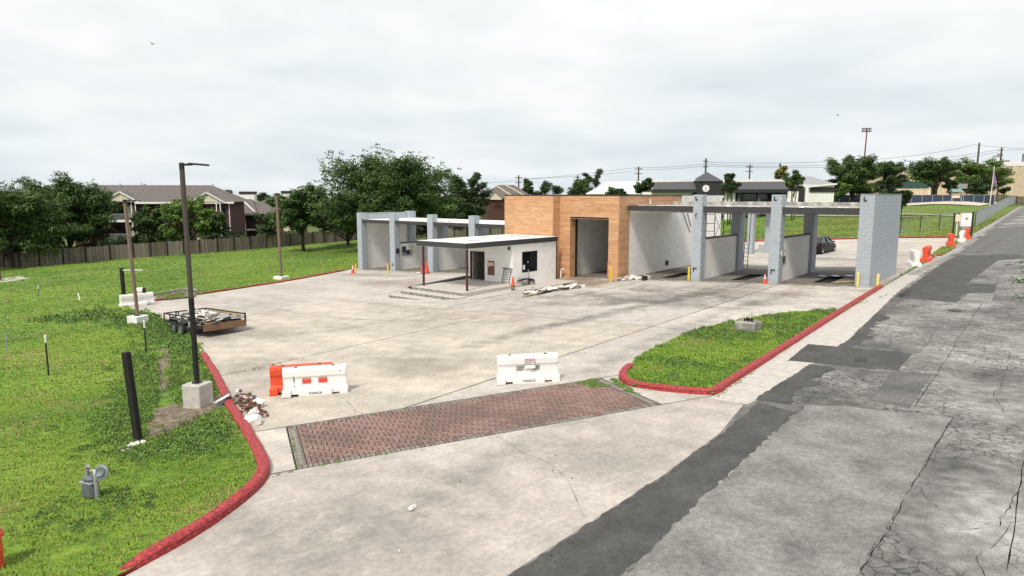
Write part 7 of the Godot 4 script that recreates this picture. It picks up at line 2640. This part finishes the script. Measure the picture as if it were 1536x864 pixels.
func build_apartments() -> void:
	var d := 116.0
	var s := d / FPX
	var o := foot(232, d)
	var y := func(py: float) -> float: return at_depth(232, py, d).y - o.y
	var x := func(px: float) -> float: return (px - 232.0) * s
	var t := thing("apartment_building", "three-storey brick apartment block with long brown roof and cream gables", "building", o, deg_to_rad(YAW) + 0.18)
	var ye: float = y.call(303)
	var yr: float = y.call(277)
	var b := MB.new()
	b.bx(x.call(118), x.call(160), -1.0, ye, -12, 0); b.bx(x.call(203), x.call(286), -1.0, ye, -12, -1.5); b.bx(x.call(303), x.call(338), -1.0, ye, -12, 0)
	b.bx(x.call(160), x.call(203), -1.0, ye, -12, -2.21); b.bx(x.call(286), x.call(303), -1.0, ye, -12, -1.0)
	obj("wall", b, M.brick_far, t)
	b = MB.new()
	hip(b, x.call(95), x.call(345), 0.0, -12.0, ye, yr, 5.0, 0.5)
	var rf := obj("roof", b, M.shingle, t)
	for p in [[170, 1.2], [257, 0.9], [305, 0.5]]:
		b = MB.new()
		var vx: float = x.call(p[0])
		b.tube([Vector3(vx, yr - 0.8, -5.0), Vector3(vx, yr + 0.25, -5.0)], [0.1], 8)
		obj("vent_pipe", b, M.galv, rf)
	b = MB.new()
	b.bx(x.call(205), x.call(345), ye - 0.3, ye + 0.02, 0.45, 0.6)
	obj("gutter", b, M.white_paint, t)
	balcony_stack(t, x.call(166), x.call(197), 0.0, [y.call(330), y.call(360)], y.call(303))
	balcony_stack(t, x.call(290), x.call(318), 0.6, [y.call(330), y.call(358)], y.call(303))
	# stair well
	b = MB.new()
	b.bx(x.call(230), x.call(250), 0.0, ye - 0.3, -3.0, -1.48)
	obj("stair_well", b, M.near_black, t)
	for k in 12:
		b = MB.new()
		b.bx(x.call(236) + k * 0.22, x.call(236) + k * 0.22 + 0.3, y.call(372) - k * 0.0 + 2.2 - k * 0.18, y.call(372) + 2.26 - k * 0.18, -1.4, -0.2)
		obj("stair_tread", b, M.galv, t)
	b = MB.new()
	b.bx(x.call(252), x.call(257), 0.0, ye - 0.3, -1.45, -0.9)
	obj("stair_pier", b, M.board, t)
	for wx in [325, 209]:
		for wy in [[312, 326], [338, 352]]: win(t, x.call(wx), x.call(wx + 7), y.call(wy[1]), y.call(wy[0]), 0.01 if wx > 300 else -1.49, M.near_black)
	b = MB.new()
	b.tube([Vector3(x.call(337), 0, 0.2), Vector3(x.call(337), ye, 0.2)], [0.08], 6)
	obj("downpipe", b, M.white_paint, t)
	# second, lower block
	d = 132.0
	s = d / FPX
	var o2 := foot(385, d)
	var y2 := func(py: float) -> float: return at_depth(385, py, d).y - o2.y
	var x2 := func(px: float) -> float: return (px - 385.0) * s
	t = thing("apartment_building", "two-storey brick apartment block with hipped brown roof and white chimneys", "building", o2, deg_to_rad(YAW) + 0.12)
	b = MB.new()
	b.bx(x2.call(338), x2.call(366), -1.5, y2.call(323), -12, 0); b.bx(x2.call(366), x2.call(440), -1.5, y2.call(323), -12, -1.2)
	obj("wall", b, M.brick_far, t)
	b = MB.new()
	hip(b, x2.call(336), x2.call(384), 0.2, -10, y2.call(323), y2.call(299), 2.0, 0.4)
	hip(b, x2.call(352), x2.call(446), -1.0, -13, y2.call(321), y2.call(297), 5.0, 0.4)
	rf = obj("roof", b, M.shingle, t)
	b = MB.new()
	b.beam(Vector3(x2.call(353), y2.call(298.5), -4.5), Vector3(x2.call(383), y2.call(319), 0.5), 0.15, 0.22)
	obj("barge_board", b, M.white_paint, rf)
	for p in [[346, 368, 287, 301], [410, 424, 286, 300]]:
		b = MB.new()
		b.bx(x2.call(p[0]), x2.call(p[1]), y2.call(p[3]) - 2.0, y2.call(p[2] + 4), -9, -7)
		var ch := obj("chimney", b, M.white_paint, rf)
		b = MB.new()
		b.bx(x2.call(p[0]) - 0.1, x2.call(p[1]) + 0.1, y2.call(p[2] + 4), y2.call(p[2]), -9.1, -6.9)
		obj("chimney_cap", b, M.near_black, ch)
	win(t, x2.call(348), x2.call(357), y2.call(339), y2.call(328), 0.01, M.near_black)
	win(t, x2.call(346), x2.call(357), y2.call(362), y2.call(353), 0.01, M.galv)
	b = MB.new()
	b.bx(x2.call(371), x2.call(380), y2.call(343), y2.call(325), -1.19, -1.0)
	obj("porch_opening", b, M.near_black, t)
	b = MB.new()
	b.bx(x2.call(368), x2.call(392), y2.call(346), y2.call(344), -1.19, 0.4)
	obj("balcony_floor", b, M.white_paint, t)
	b = MB.new()
	b.tube([Vector3(x2.call(367), 0, 0.1), Vector3(x2.call(366), y2.call(323), 0.3)], [0.12], 6)
	obj("downpipe", b, M.white_paint, t)
	b = MB.new()
	b.bx(x2.call(421), x2.call(432), y2.call(362), y2.call(338), -1.19, -0.6)
	b.bx(x2.call(434), x2.call(450), y2.call(356), y2.call(340), -1.19, -0.8)
	obj("end_panel", b, M.cream, t)
	# cottages seen behind the oak and the tower
	for c in [["house", "cream gabled house behind the fence under the dark oak", 660, 130.0, 630, 682, 322, 306, 0.0], ["house", "brown-roofed house with cream gable left of the wood tower", 757, 142.0, 731, 800, 298, 277, 0.2]]:
		var dd: float = c[3]
		var oo := foot(c[2], dd)
		var sc := dd / FPX
		t = thing(c[0], c[1], "house", oo, deg_to_rad(YAW) + c[8])
		var xa: float = (c[4] - c[2]) * sc
		var xb: float = (c[5] - c[2]) * sc
		var e: float = at_depth(c[2], c[6], dd).y - oo.y
		var rr: float = at_depth(c[2], c[7], dd).y - oo.y
		b = MB.new()
		b.bx(xa, xb, -1.0, e, -9, 0)
		obj("wall", b, M.brick_far if c[2] > 700 else M.cream, t)
		b = MB.new()
		hip(b, xa, xb, 0, -9, e, rr, 3.0, 0.5)
		rf = obj("roof", b, M.shingle, t)
		b = MB.new()
		b.beam(Vector3(xa + 2.5, rr - 0.1, -4.0), Vector3(xa + 6.0, e, 0.5), 0.15, 0.2); b.beam(Vector3(xa + 4.5, rr + 0.1, -4.5), Vector3(xa + 8.2, e + 0.4, 0.3), 0.15, 0.2)
		obj("barge_board", b, M.cream, rf)
		b = MB.new()
		var gx := xa + 0.3
		b.tri(Vector3(gx, e - 0.2, 1.2), Vector3(gx + 2.6, e - 0.2, 1.2), Vector3(gx + 1.1, e + 1.1, 1.2))
		obj("gable_wall", b, M.cream, t)
		for k in (0 if c[2] > 700 else 2):
			b = MB.new()
			b.bx(gx + k * 2.3, gx + k * 2.3 + 0.18, -0.5, e, 0.9, 1.1)
			obj("porch_post", b, M.cream, t)
		if c[2] < 700:
			b = MB.new()
			b.bx(gx, gx + 4.0, e * 0.55 - 0.15, e * 0.55, 0.8, 1.2)
			obj("porch_rail", b, M.white_paint, t)
		win(t, xb - 3.0, xb - 1.6, e * 0.5, e * 0.8, 0.01, M.white_paint)


func build_far_right() -> void:
	# black and white shop with a small clock tower
	var d := 124.0
	var s := d / FPX
	var o := foot(1110, d)
	var y := func(py: float) -> float: return at_depth(1110, py, d).y - o.y
	var x := func(px: float) -> float: return (px - 1110.0) * s
	var t := thing("shop_building", "long shop with grey mansard roof and small tower with white disc", "building", o, deg_to_rad(YAW))
	var b := MB.new()
	b.bx(x.call(985), x.call(1176), -0.5, y.call(287), -14, -1.0)
	b.bx(x.call(1176), x.call(1212), -0.5, y.call(281), -14, -0.6)
	obj("wall", b, M.near_black, t)
	b = MB.new()
	b.bx(x.call(965), x.call(1040), -0.5, y.call(288), -0.99, -0.7); b.bx(x.call(1088), x.call(1105), -0.5, y.call(288), -0.99, -0.7); b.bx(x.call(1182), x.call(1199), -0.5, y.call(287), -0.59, -0.4); b.bx(x.call(1209), x.call(1213), -0.5, y.call(281), -0.59, -0.2)
	obj("white_panel", b, M.white_paint, t)
	b = MB.new()
	for q in [[981, 1046], [1082, 1181]]:
		var a0: float = x.call(q[0])
		var a1: float = x.call(q[1])
		b.quad(Vector3(a0 - 0.4, y.call(284), 0.3), Vector3(a1, y.call(284), 0.3), Vector3(a1, y.call(272), -1.8), Vector3(a0 + 0.5, y.call(273), -1.8))
	obj("mansard_roof", b, M.slate, t)
	b = MB.new()
	b.bx(x.call(978), x.call(1046), y.call(289), y.call(284), -1.0, 0.28); b.bx(x.call(1082), x.call(1181), y.call(289), y.call(284), -1.0, 0.28)
	obj("fascia_band", b, M.near_black, t)
	b = MB.new()
	b.bx(x.call(982), x.call(1180), y.call(273), y.call(268.5), -13, -1.9)
	obj("parapet", b, M.roof_white, t)
	for px in [1108, 1138, 1174]:
		b = MB.new()
		b.bx(x.call(px), x.call(px + 4), -0.5, y.call(288), -0.95, -0.5)
		obj("pier", b, M.slate, t)
	for q in [[1113, 1137], [1143, 1172]]:
		b = MB.new()
		b.bx(x.call(q[0]), x.call(q[1]), 0.2, y.call(291), -0.97, -0.9)
		obj("shop_window", b, M.glass_dark, t)
	# tower
	b = MB.new()
	b.bx(x.call(1044), x.call(1082), -0.5, y.call(272), -4.0, 0.6)
	var tw := obj("tower", b, M.near_black, t)
	b = MB.new()
	var ap := Vector3(x.call(1063), y.call(257.5), -1.7)
	var c4 := [Vector3(x.call(1043), y.call(272), 0.8), Vector3(x.call(1083), y.call(272), 0.8), Vector3(x.call(1083), y.call(272), -4.2), Vector3(x.call(1043), y.call(272), -4.2)]
	for k in 4: b.tri(c4[k], c4[(k + 1) % 4], ap)
	obj("tower_roof", b, M.slate, tw)
	b = MB.new()
	var cc := Vector3(x.call(1057), y.call(282.7), 0.61)
	b.lathe([Vector2(0.62, 0.0), Vector2(0.62, 0.08), Vector2(0.0, 0.08)], cc, Basis(Vector3.RIGHT, PI / 2), 24)
	var disc := obj("disc_sign", b, M.white_paint, tw)
	b = MB.new()
	b.bx(cc.x - 0.04, cc.x + 0.04, cc.y - 0.1, cc.y + 0.22, cc.z + 0.085, cc.z + 0.1); b.bx(cc.x - 0.1, cc.x + 0.12, cc.y + 0.05, cc.y + 0.12, cc.z + 0.085, cc.z + 0.1); b.bx(cc.x - 0.16, cc.x + 0.16, cc.y - 0.3, cc.y - 0.22, cc.z + 0.085, cc.z + 0.1)
	obj("emblem", b, M.near_black, disc)
	for px in [1070, 1083]:
		b = MB.new()
		b.box(Vector3(x.call(px), y.call(295), 0.7), Vector3(0.2, 0.4, 0.15), Basis.IDENTITY, 0.03)
		obj("wall_lantern", b, M.lamp_clear, t)
	# white gabled wing
	d = 130.0
	s = d / FPX
	o = foot(1225, d)
	t = thing("white_wing", "white metal building with slanting roof edge beside the shop", "building", o, deg_to_rad(YAW))
	x = func(px: float) -> float: return (px - 1225.0) * s
	y = func(py: float) -> float: return at_depth(1225, py, d).y - o.y
	b = MB.new()
	b.bx(x.call(1205), x.call(1251), -0.5, y.call(277), -16, 0)
	obj("wall", b, M.white_paint, t)
	b = MB.new()
	b.quad(Vector3(x.call(1196), y.call(280), 0.6), Vector3(x.call(1252), y.call(276.5), 0.6), Vector3(x.call(1242), y.call(263), -8), Vector3(x.call(1204), y.call(262), -8))
	obj("roof", b, M.galv, t)
	b = MB.new()
	b.bx(x.call(1215), x.call(1251), y.call(288), y.call(281), 0.01, 0.2)
	obj("dark_band", b, M.near_black, t)
	b = MB.new()
	b.beam(Vector3(x.call(1200), y.call(281), 0.6), Vector3(x.call(1252), y.call(276), 0.6), 0.15, 0.3)
	obj("eave_trim", b, M.white_paint, t)
	# white roofed hall in the distance
	d = 168.0
	o = foot(920, d)
	s = d / FPX
	t = thing("white_hall", "low hall with bright white pitched roof beyond the tower", "building", o, deg_to_rad(YAW))
	b = MB.new()
	b.bx(-6.0, 10.0, -0.5, at_depth(920, 290, d).y - o.y, -10, 0)
	obj("wall", b, M.white_paint, t)
	b = MB.new()
	b.quad(Vector3(-7.0, at_depth(920, 291, d).y - o.y, 0.5), Vector3(9.5, at_depth(920, 291, d).y - o.y, 0.5), Vector3(9.5, at_depth(920, 271, d).y - o.y, -8), Vector3(-0.5, at_depth(920, 272, d).y - o.y, -8))
	obj("roof", b, M.roof_white, t)
	# beige warehouses
	for w in [["large beige warehouse wall behind the spreading yard trees", 1430, 230.0, 1340, 1490, 252, 3], ["taller beige warehouse with white parapet at the road's far end", 1530, 215.0, 1490, 1640, 243, 4]]:
		d = w[2]
		s = d / FPX
		o = foot(w[1], d)
		t = thing("warehouse", w[0], "warehouse", o, deg_to_rad(YAW))
		var hh: float = at_depth(w[1], w[5], d).y - o.y
		b = MB.new()
		b.bx((w[3] - w[1]) * s, (w[4] - w[1]) * s, -2.0, hh - 1.3, -30, 0)
		obj("wall", b, M.beige, t)
		b = MB.new()
		b.bx((w[3] - w[1]) * s - 0.1, (w[4] - w[1]) * s + 0.1, hh - 1.3, hh, -30.1, 0.12)
		obj("parapet", b, M.roof_white, t)
		for k in w[6]:
			b = MB.new()
			var jx := lerpf((w[3] - w[1]) * s, (w[4] - w[1]) * s, (k + 0.7) / w[6])
			b.bx(jx, jx + 0.25, -2.0, hh - 1.3, 0.01, 0.12)
			obj("wall_joint", b, M.sign_tan, t)
		b = MB.new()
		b.bx((1515 - w[1]) * s, (1520 - w[1]) * s, hh, hh + 0.6, -6, -3)
		obj("roof_unit", b, M.board, t)
	# dark board fence and long mesh fences
	fence_run("board_fence", "dark brown board fence in front of the beige warehouse", [foot(1494, 186), foot(1560, 180)], 2.1)
	# chain-link fences: posts, rails, wire
	for cf in [["chain link fence with blue-grey slats along the road verge", gp(1462, 341), gp(1522, 305), 1.9, true], ["chain link fence across the lawn behind the far barriers", gp(1462, 341), gp(1350, 352), 2.0, false]]:
		t = thing("chain_fence", cf[0], "fence")
		var a: Vector3 = cf[1]
		var c: Vector3 = cf[2]
		var l := a.distance_to(c)
		var n := maxi(2, int(l / 3.2))
		var pts := []
		for k in n + 1:
			var p := a.lerp(c, float(k) / n)
			p.y = H(p.x, -p.z)
			pts.append(p)
			b = MB.new()
			b.tube([p, p + Vector3(0, cf[3] + 0.05, 0)], [0.05], 6)
			obj("post", b, M.galv if cf[4] else M.dark_steel, t)
		b = MB.new()
		for k in n: b.tube([pts[k] + Vector3(0, cf[3], 0), pts[k + 1] + Vector3(0, cf[3], 0)], [0.03], 5)
		obj("top_rail", b, M.galv, t)
		b = MB.new()
		for k in n:
			var m := int(pts[k].distance_to(pts[k + 1]) / (0.11 if cf[4] else 0.2))
			for j in m:
				var p: Vector3 = pts[k].lerp(pts[k + 1], float(j) / m)
				if cf[4]: b.beam(p, p + Vector3(0, cf[3], 0), 0.055, 0.008, (pts[k + 1] - pts[k]).cross(Vector3.UP).normalized())
				else:
					var q: Vector3 = pts[k].lerp(pts[k + 1], minf(1.0, float(j) / m + 0.5))
					b.tube([p, q + Vector3(0, cf[3], 0)], [0.004], 3, false)
					b.tube([q, p + Vector3(0, cf[3], 0)], [0.004], 3, false)
		obj("mesh", b, mat(0.30, 0.33, 0.35, 0.6, 0.3) if cf[4] else M.galv, t)
	# school yard: shade sail, mesh fence, kiosk, flag pole, hoop, pale court
	t = thing("yard_fence", "long dark mesh fence with pale posts round the school yard", "fence")
	for k in 19:
		var px := 1213.0 + k * 15.5
		var p := foot(px, 150.0)
		b = MB.new()
		b.tube([p, p + Vector3(0, at_depth(px, 292, 150).y - p.y, 0)], [0.08], 6)
		obj("post", b, M.galv, t)
	b = MB.new()
	var fa := foot(1213, 150.3)
	var fb := foot(1492, 150.3)
	var ft := at_depth(1213, 292.5, 150).y
	for k in 120:
		var p := fa.lerp(fb, (k + 0.5) / 120.0)
		b.beam(Vector3(p.x, p.y - 0.3, p.z), Vector3(p.x, ft, p.z), fa.distance_to(fb) / 120.0 * 0.99, 0.01, ray(768, 292))
	obj("windscreen_mesh", b, mat(0.035, 0.05, 0.085, 0.9), t)
	b = MB.new()
	b.tube([Vector3(fa.x, ft, fa.z), Vector3(fb.x, ft, fb.z)], [0.05], 6)
	obj("top_rail", b, M.galv, t)
	d = 158.0
	s = d / FPX
	o = foot(1347, d)
	t = thing("shade_canopy", "dark green arched shade canopy on white posts", "canopy", o, deg_to_rad(YAW))
	var yb: float = at_depth(1347, 282, d).y - o.y
	var yt: float = at_depth(1347, 271.5, d).y - o.y
	b = MB.new()
	var prev := []
	for k in 13:
		var a := PI * k / 12.0
		var xx := -cos(a) * 36.0 * s
		var yy := yb + sin(a) * (yt - yb)
		if k > 0:
			b.quad(Vector3(prev[0], prev[1], 2.5), Vector3(xx, yy, 2.5), Vector3(xx * 0.9, yy + 0.5, -3), Vector3(prev[0] * 0.9, prev[1] + 0.5, -3))
			b.quad(Vector3(prev[0], yb - 0.2, 2.5), Vector3(xx, yb - 0.2, 2.5), Vector3(xx, yy, 2.5), Vector3(prev[0], prev[1], 2.5))
		prev = [xx, yy]
	obj("fabric", b, M.green_shade, t)
	b = MB.new()
	b.bx(-36.0 * s, 36.0 * s, yb - 0.35, yb - 0.2, 2.4, 2.6)
	obj("edge_beam", b, M.sign_tan, t)
	for px in [-36.0, -25.0, 25.0, 36.0]:
		b = MB.new()
		b.tube([Vector3(px * s, 0, 2.4), Vector3(px * s, yb, 2.4)], [0.12], 8)
		obj("post", b, M.white_paint, t)
	for pp in [[1249, 1258, "purple play panel standing behind the school yard fence"], [1372, 1384, "purple and white play unit under the green canopy"]]:
		b = MB.new()
		var p := foot((pp[0] + pp[1]) / 2.0, 153)
		b.box(p + Vector3(0, 1.2, 0), Vector3(1.5, 1.3, 0.5), Basis(Vector3.UP, deg_to_rad(YAW)), 0.05)
		tag(obj("play_unit", b, M.purple), pp[2], "play unit")
	t = thing("notice_kiosk", "small notice kiosk with green roof and tan board", "kiosk", foot(1435, 146), deg_to_rad(YAW))
	s = 146.0 / FPX
	b = MB.new()
	for px in [-8.0, 6.5]: b.bx(px * s, px * s + 0.18, 0, 2.4, -0.1, 0.1)
	obj("post", b, M.galv, t)
	b = MB.new()
	b.bx(-7.0 * s, 5.0 * s, 1.0, 2.0, -0.05, 0.05)
	obj("board", b, M.sign_tan, t)
	b = MB.new()
	b.quad(Vector3(-9.0 * s, 2.25, 0.6), Vector3(8.0 * s, 2.25, 0.6), Vector3(7.5 * s, 2.95, -0.2), Vector3(-8.5 * s, 2.95, -0.2))
	b.quad(Vector3(8.0 * s, 2.25, -1.0), Vector3(-9.0 * s, 2.25, -1.0), Vector3(-8.5 * s, 2.95, -0.2), Vector3(7.5 * s, 2.95, -0.2))
	obj("roof", b, M.teal_roof, t)
	t = thing("flagpole", "white flagpole with drooping purple flag", "flagpole", foot(1486, 140))
	var fh: float = at_depth(1490, 249, 140).y - t.position.y
	b = MB.new()
	b.tube([Vector3.ZERO, Vector3(0.2, fh, 0)], [0.09, 0.05], 8)
	obj("pole", b, M.white_paint, t)
	b = MB.new()
	var prevp := []
	for k in 8:
		var yy := fh * 0.88 - k * 0.42
		var w := 0.12 + 0.1 * k
		var zz := 0.12 * sin(k * 1.3)
		if k > 0: b.quad(Vector3(0.2, yy, 0), Vector3(0.2 + w, yy - 0.2, zz), Vector3(0.2 + prevp[1], prevp[0] - 0.2, prevp[2]), Vector3(0.2, prevp[0], 0))
		prevp = [yy, w, zz]
	obj("flag", b, M.flag, t)
	t = thing("basketball_hoop", "basketball hoop with grey backboard behind the yard fence", "hoop", foot(1441, 155), deg_to_rad(YAW))
	b = MB.new()
	b.tube([Vector3(-0.3, 0, 0), Vector3(-0.3, 3.2, 0), Vector3(0, 3.4, 0.5)], [0.08], 6)
	obj("pole", b, M.galv, t)
	b = MB.new()
	b.bx(-1.0, 1.0, 2.9, 4.0, 0.5, 0.56)
	obj("backboard", b, M.galv, t)
	# pale court and dirt track beyond the lawn
	b = MB.new()
	slab_fine(b, pix([[1180, 303.5], [1345, 303.5], [1492, 303.5], [1500, 306], [1470, 310], [1345, 311], [1180, 311]]), 0.2, 3.0)
	struct("court", b, mat(0.62, 0.55, 0.47, 0.9, 0, T.mid, 0.2))
	b = MB.new()
	slab_fine(b, jag(pix([[1170, 324], [1300, 325], [1440, 325], [1440, 326.5], [1300, 326.5], [1170, 325.5]]), 2.0, 0.25), 0.2, 3.0)
	struct("dirt_track", b, mat(0.50, 0.45, 0.33, 0.95, 0, T.dirty, 0.3))
	for q in [[1414, 303, "dark mound of soil left of the kiosk on court"], [1497, 304.5, "dark mound of soil beside the flagpole"]]:
		b = MB.new()
		lump(b, Vector3.ZERO, Vector3(1.6, 0.4, 0.8), rng)
		var m := obj("soil_mound", b, M.soil)
		m.position = gp(q[0], q[1]) + Vector3(0, 0.25, 0)
		tag(m, q[2], "mound", "soil mounds")
	# slender posts in the lawn behind the bays
	for q in [[1397, 350, 300], [1507, 345, 335]]:
		pass


func build_wires() -> void:
	var tops := []
	for u in [["utility pole behind the small tower with white disc", 1057, 195.0, 238, 1.4], ["utility pole beside the dark round tree by white roof", 957, 230.0, 250, 2.6], ["utility pole above the shop's mansard roof", 1123, 240.0, 247, 2.4],
			["utility pole behind the yellowing tree", 1168, 240.0, 245, 1.2], ["utility pole among the slim dark trees behind the tower", 778, 230.0, 263, 2.4], ["dark utility pole behind the spreading yard trees", 1462, 210.0, 215, 0.0],
			["utility pole with transformer behind the flat-topped tree", 1496, 215.0, 222, 1.6], ["utility pole standing behind the white parapet", 1529, 235.0, 231, 0.0], ["utility pole left of the round tree by white roof", 866, 240.0, 263, 2.0]]:
		var f := foot(u[1], u[2])
		var top := at_depth(u[1], u[3], u[2])
		var t := thing("utility_pole", u[0], "utility pole", f, deg_to_rad(YAW), "utility poles")
		var hh := top.y - f.y
		var b := MB.new()
		b.tube([Vector3.ZERO, Vector3(0, hh, 0)], [0.32, 0.24], 8)
		obj("pole", b, M.pole_wood, t)
		if u[4] > 0.0:
			for k in 2:
				b = MB.new()
				b.bx(-u[4] / 2.0, u[4] / 2.0, hh - 0.9 - k * 1.6, hh - 0.65 - k * 1.6, -0.3, -0.15)
				obj("crossarm", b, M.pole_wood, t)
		if u[1] == 1496:
			b = MB.new()
			b.tube([Vector3(-0.8, hh - 3.0, 0), Vector3(-0.8, hh - 1.8, 0)], [0.5], 10)
			obj("transformer", b, M.galv, t)
		tops.append(top)
	# wires [from px, py, d, to px, py, d, sag]
	var between_poles := ["slim dark trees and the round tree by white roof", "the round tree by white roof and shop tower", "shop tower and the big dark tree", "the big dark tree and transformer pole", "transformer pole and the road's far end"]
	var wires := [[620, 283, 240, 957, 251, 230, 0.6, 0], [957, 251, 230, 1057, 246, 195, 0.4, 1], [1057, 246, 195, 1250, 247, 190, 0.5, 2], [1250, 247, 190, 1496, 225, 215, 1.0, 3], [1496, 225, 215, 1640, 219, 220, 0.4, 4], [957, 254, 230, 1057, 249, 195, 0.4, 1],
			[1057, 243, 195, 1270, 241, 190, 0.5, 2], [1270, 241, 190, 1462, 217, 210, 1.0, 3], [1057, 249, 195, 1290, 250, 190, 0.4, 2], [1290, 250, 190, 1496, 228, 215, 1.0, 3], [1462, 217, 210, 1640, 220, 215, 1.0, 4], [778, 268, 230, 957, 256, 230, 0.5, 0]]
	for w in wires:
		var a := at_depth(w[0], w[1], w[2])
		var c := at_depth(w[3], w[4], w[5])
		var pts := []
		for k in 9: pts.append(a.lerp(c, k / 8.0) - Vector3(0, 4.0 * w[6] * (k / 8.0) * (1.0 - k / 8.0), 0))
		var b := MB.new()
		b.tube(pts, [0.045], 5)
		tag(obj("overhead_wire", b, M.pole_wood), "overhead wire strung between " + between_poles[w[7]], "wire", "overhead wires")
	# floodlight mast
	var f := foot(1291, 240)
	var t := thing("floodlight_mast", "tall floodlight mast with two rows of lamps", "floodlight mast", f, deg_to_rad(YAW))
	var hh := at_depth(1294, 194, 240).y - f.y
	var b := MB.new()
	b.tube([Vector3.ZERO, Vector3(0.7, hh, 0)], [0.35, 0.2], 8)
	obj("mast", b, M.rust, t)
	for k in 2:
		b = MB.new()
		b.bx(-1.2, 2.2, hh - 1.2 + k * 0.8, hh - 1.05 + k * 0.8, 0, 0.1)
		obj("crossarm", b, M.dark_steel, t)
		for j in 6:
			b = MB.new()
			b.box(Vector3(-0.95 + j * 0.58, hh - 0.85 + k * 0.8, 0.2), Vector3(0.42, 0.5, 0.3), Basis.from_euler(Vector3(0.4, 0, 0)), 0.06)
			obj("floodlight", b, M.galv if j % 2 else M.dark_steel, t)
	# two birds
	for q in [[229, 66, 60, 0.3], [1257, 173, 80, -0.2]]:
		var p := at_depth(q[0], q[1], q[2])
		var bird := thing("bird", "small dark bird flying in the sky" if q[0] < 500 else "tiny dark bird gliding above the shop", "bird", p, q[3])
		b = MB.new()
		b.tube([Vector3(-0.15, 0, 0), Vector3(0, 0.01, 0), Vector3(0.18, 0, 0)], [0.015, 0.045, 0.01], 8)
		obj("body", b, M.black, bird)
		for sgn in [-1.0, 1.0]:
			b = MB.new()
			b.tri(Vector3(0.05, 0, 0), Vector3(-0.08, 0, 0), Vector3(-0.02, 0.1, 0.28 * sgn))
			b.tri(Vector3(0.05, 0, 0), Vector3(-0.02, 0.1, 0.28 * sgn), Vector3(0.02, 0.08, 0.15 * sgn))
			obj("wing", b, M.black, bird)


func build_fence() -> void:
	var pts := []
	for q in [[-40, 404], [30, 402], [60, 400], [130, 394], [200, 388], [300, 381], [400, 373], [470, 366.5], [535, 361]]: pts.append(gp(q[0], q[1]))
	fence_run("picket_fence", "weathered grey brown wooden picket fence along the lawn's far edge", pts, 2.1)
	fence_run("picket_fence", "wooden picket fence behind the lower wash bays under the oaks", [gp(535, 361), foot(620, 118), foot(700, 122), foot(770, 126)], 2.1)

func _ready() -> void:
	rng.seed = 7
	var cam := Camera3D.new()
	cam.name = "camera"
	cam.fov = rad_to_deg(2.0 * atan(432.0 / FPX))
	cam.near = 0.1
	cam.far = 4000.0
	cam.position = CAM
	cam.rotation = Vector3(deg_to_rad(-PITCH), deg_to_rad(YAW), 0)
	add_child(cam)
	cam.current = true
	cam_basis = cam.basis
	make_sky()
	make_materials()
	build_ground()
	build_road()
	build_right_bays()
	build_left_bays()
	build_tower()
	build_office()
	build_back_structures()
	build_barriers()
	build_small()
	build_poles()
	build_meter_hydrant()
	build_trailer()
	build_car()
	build_cabinet()
	build_rubble()
	build_lawns()
	build_fence()
	build_apartments()
	build_far_right()
	build_wires()
	build_trees()
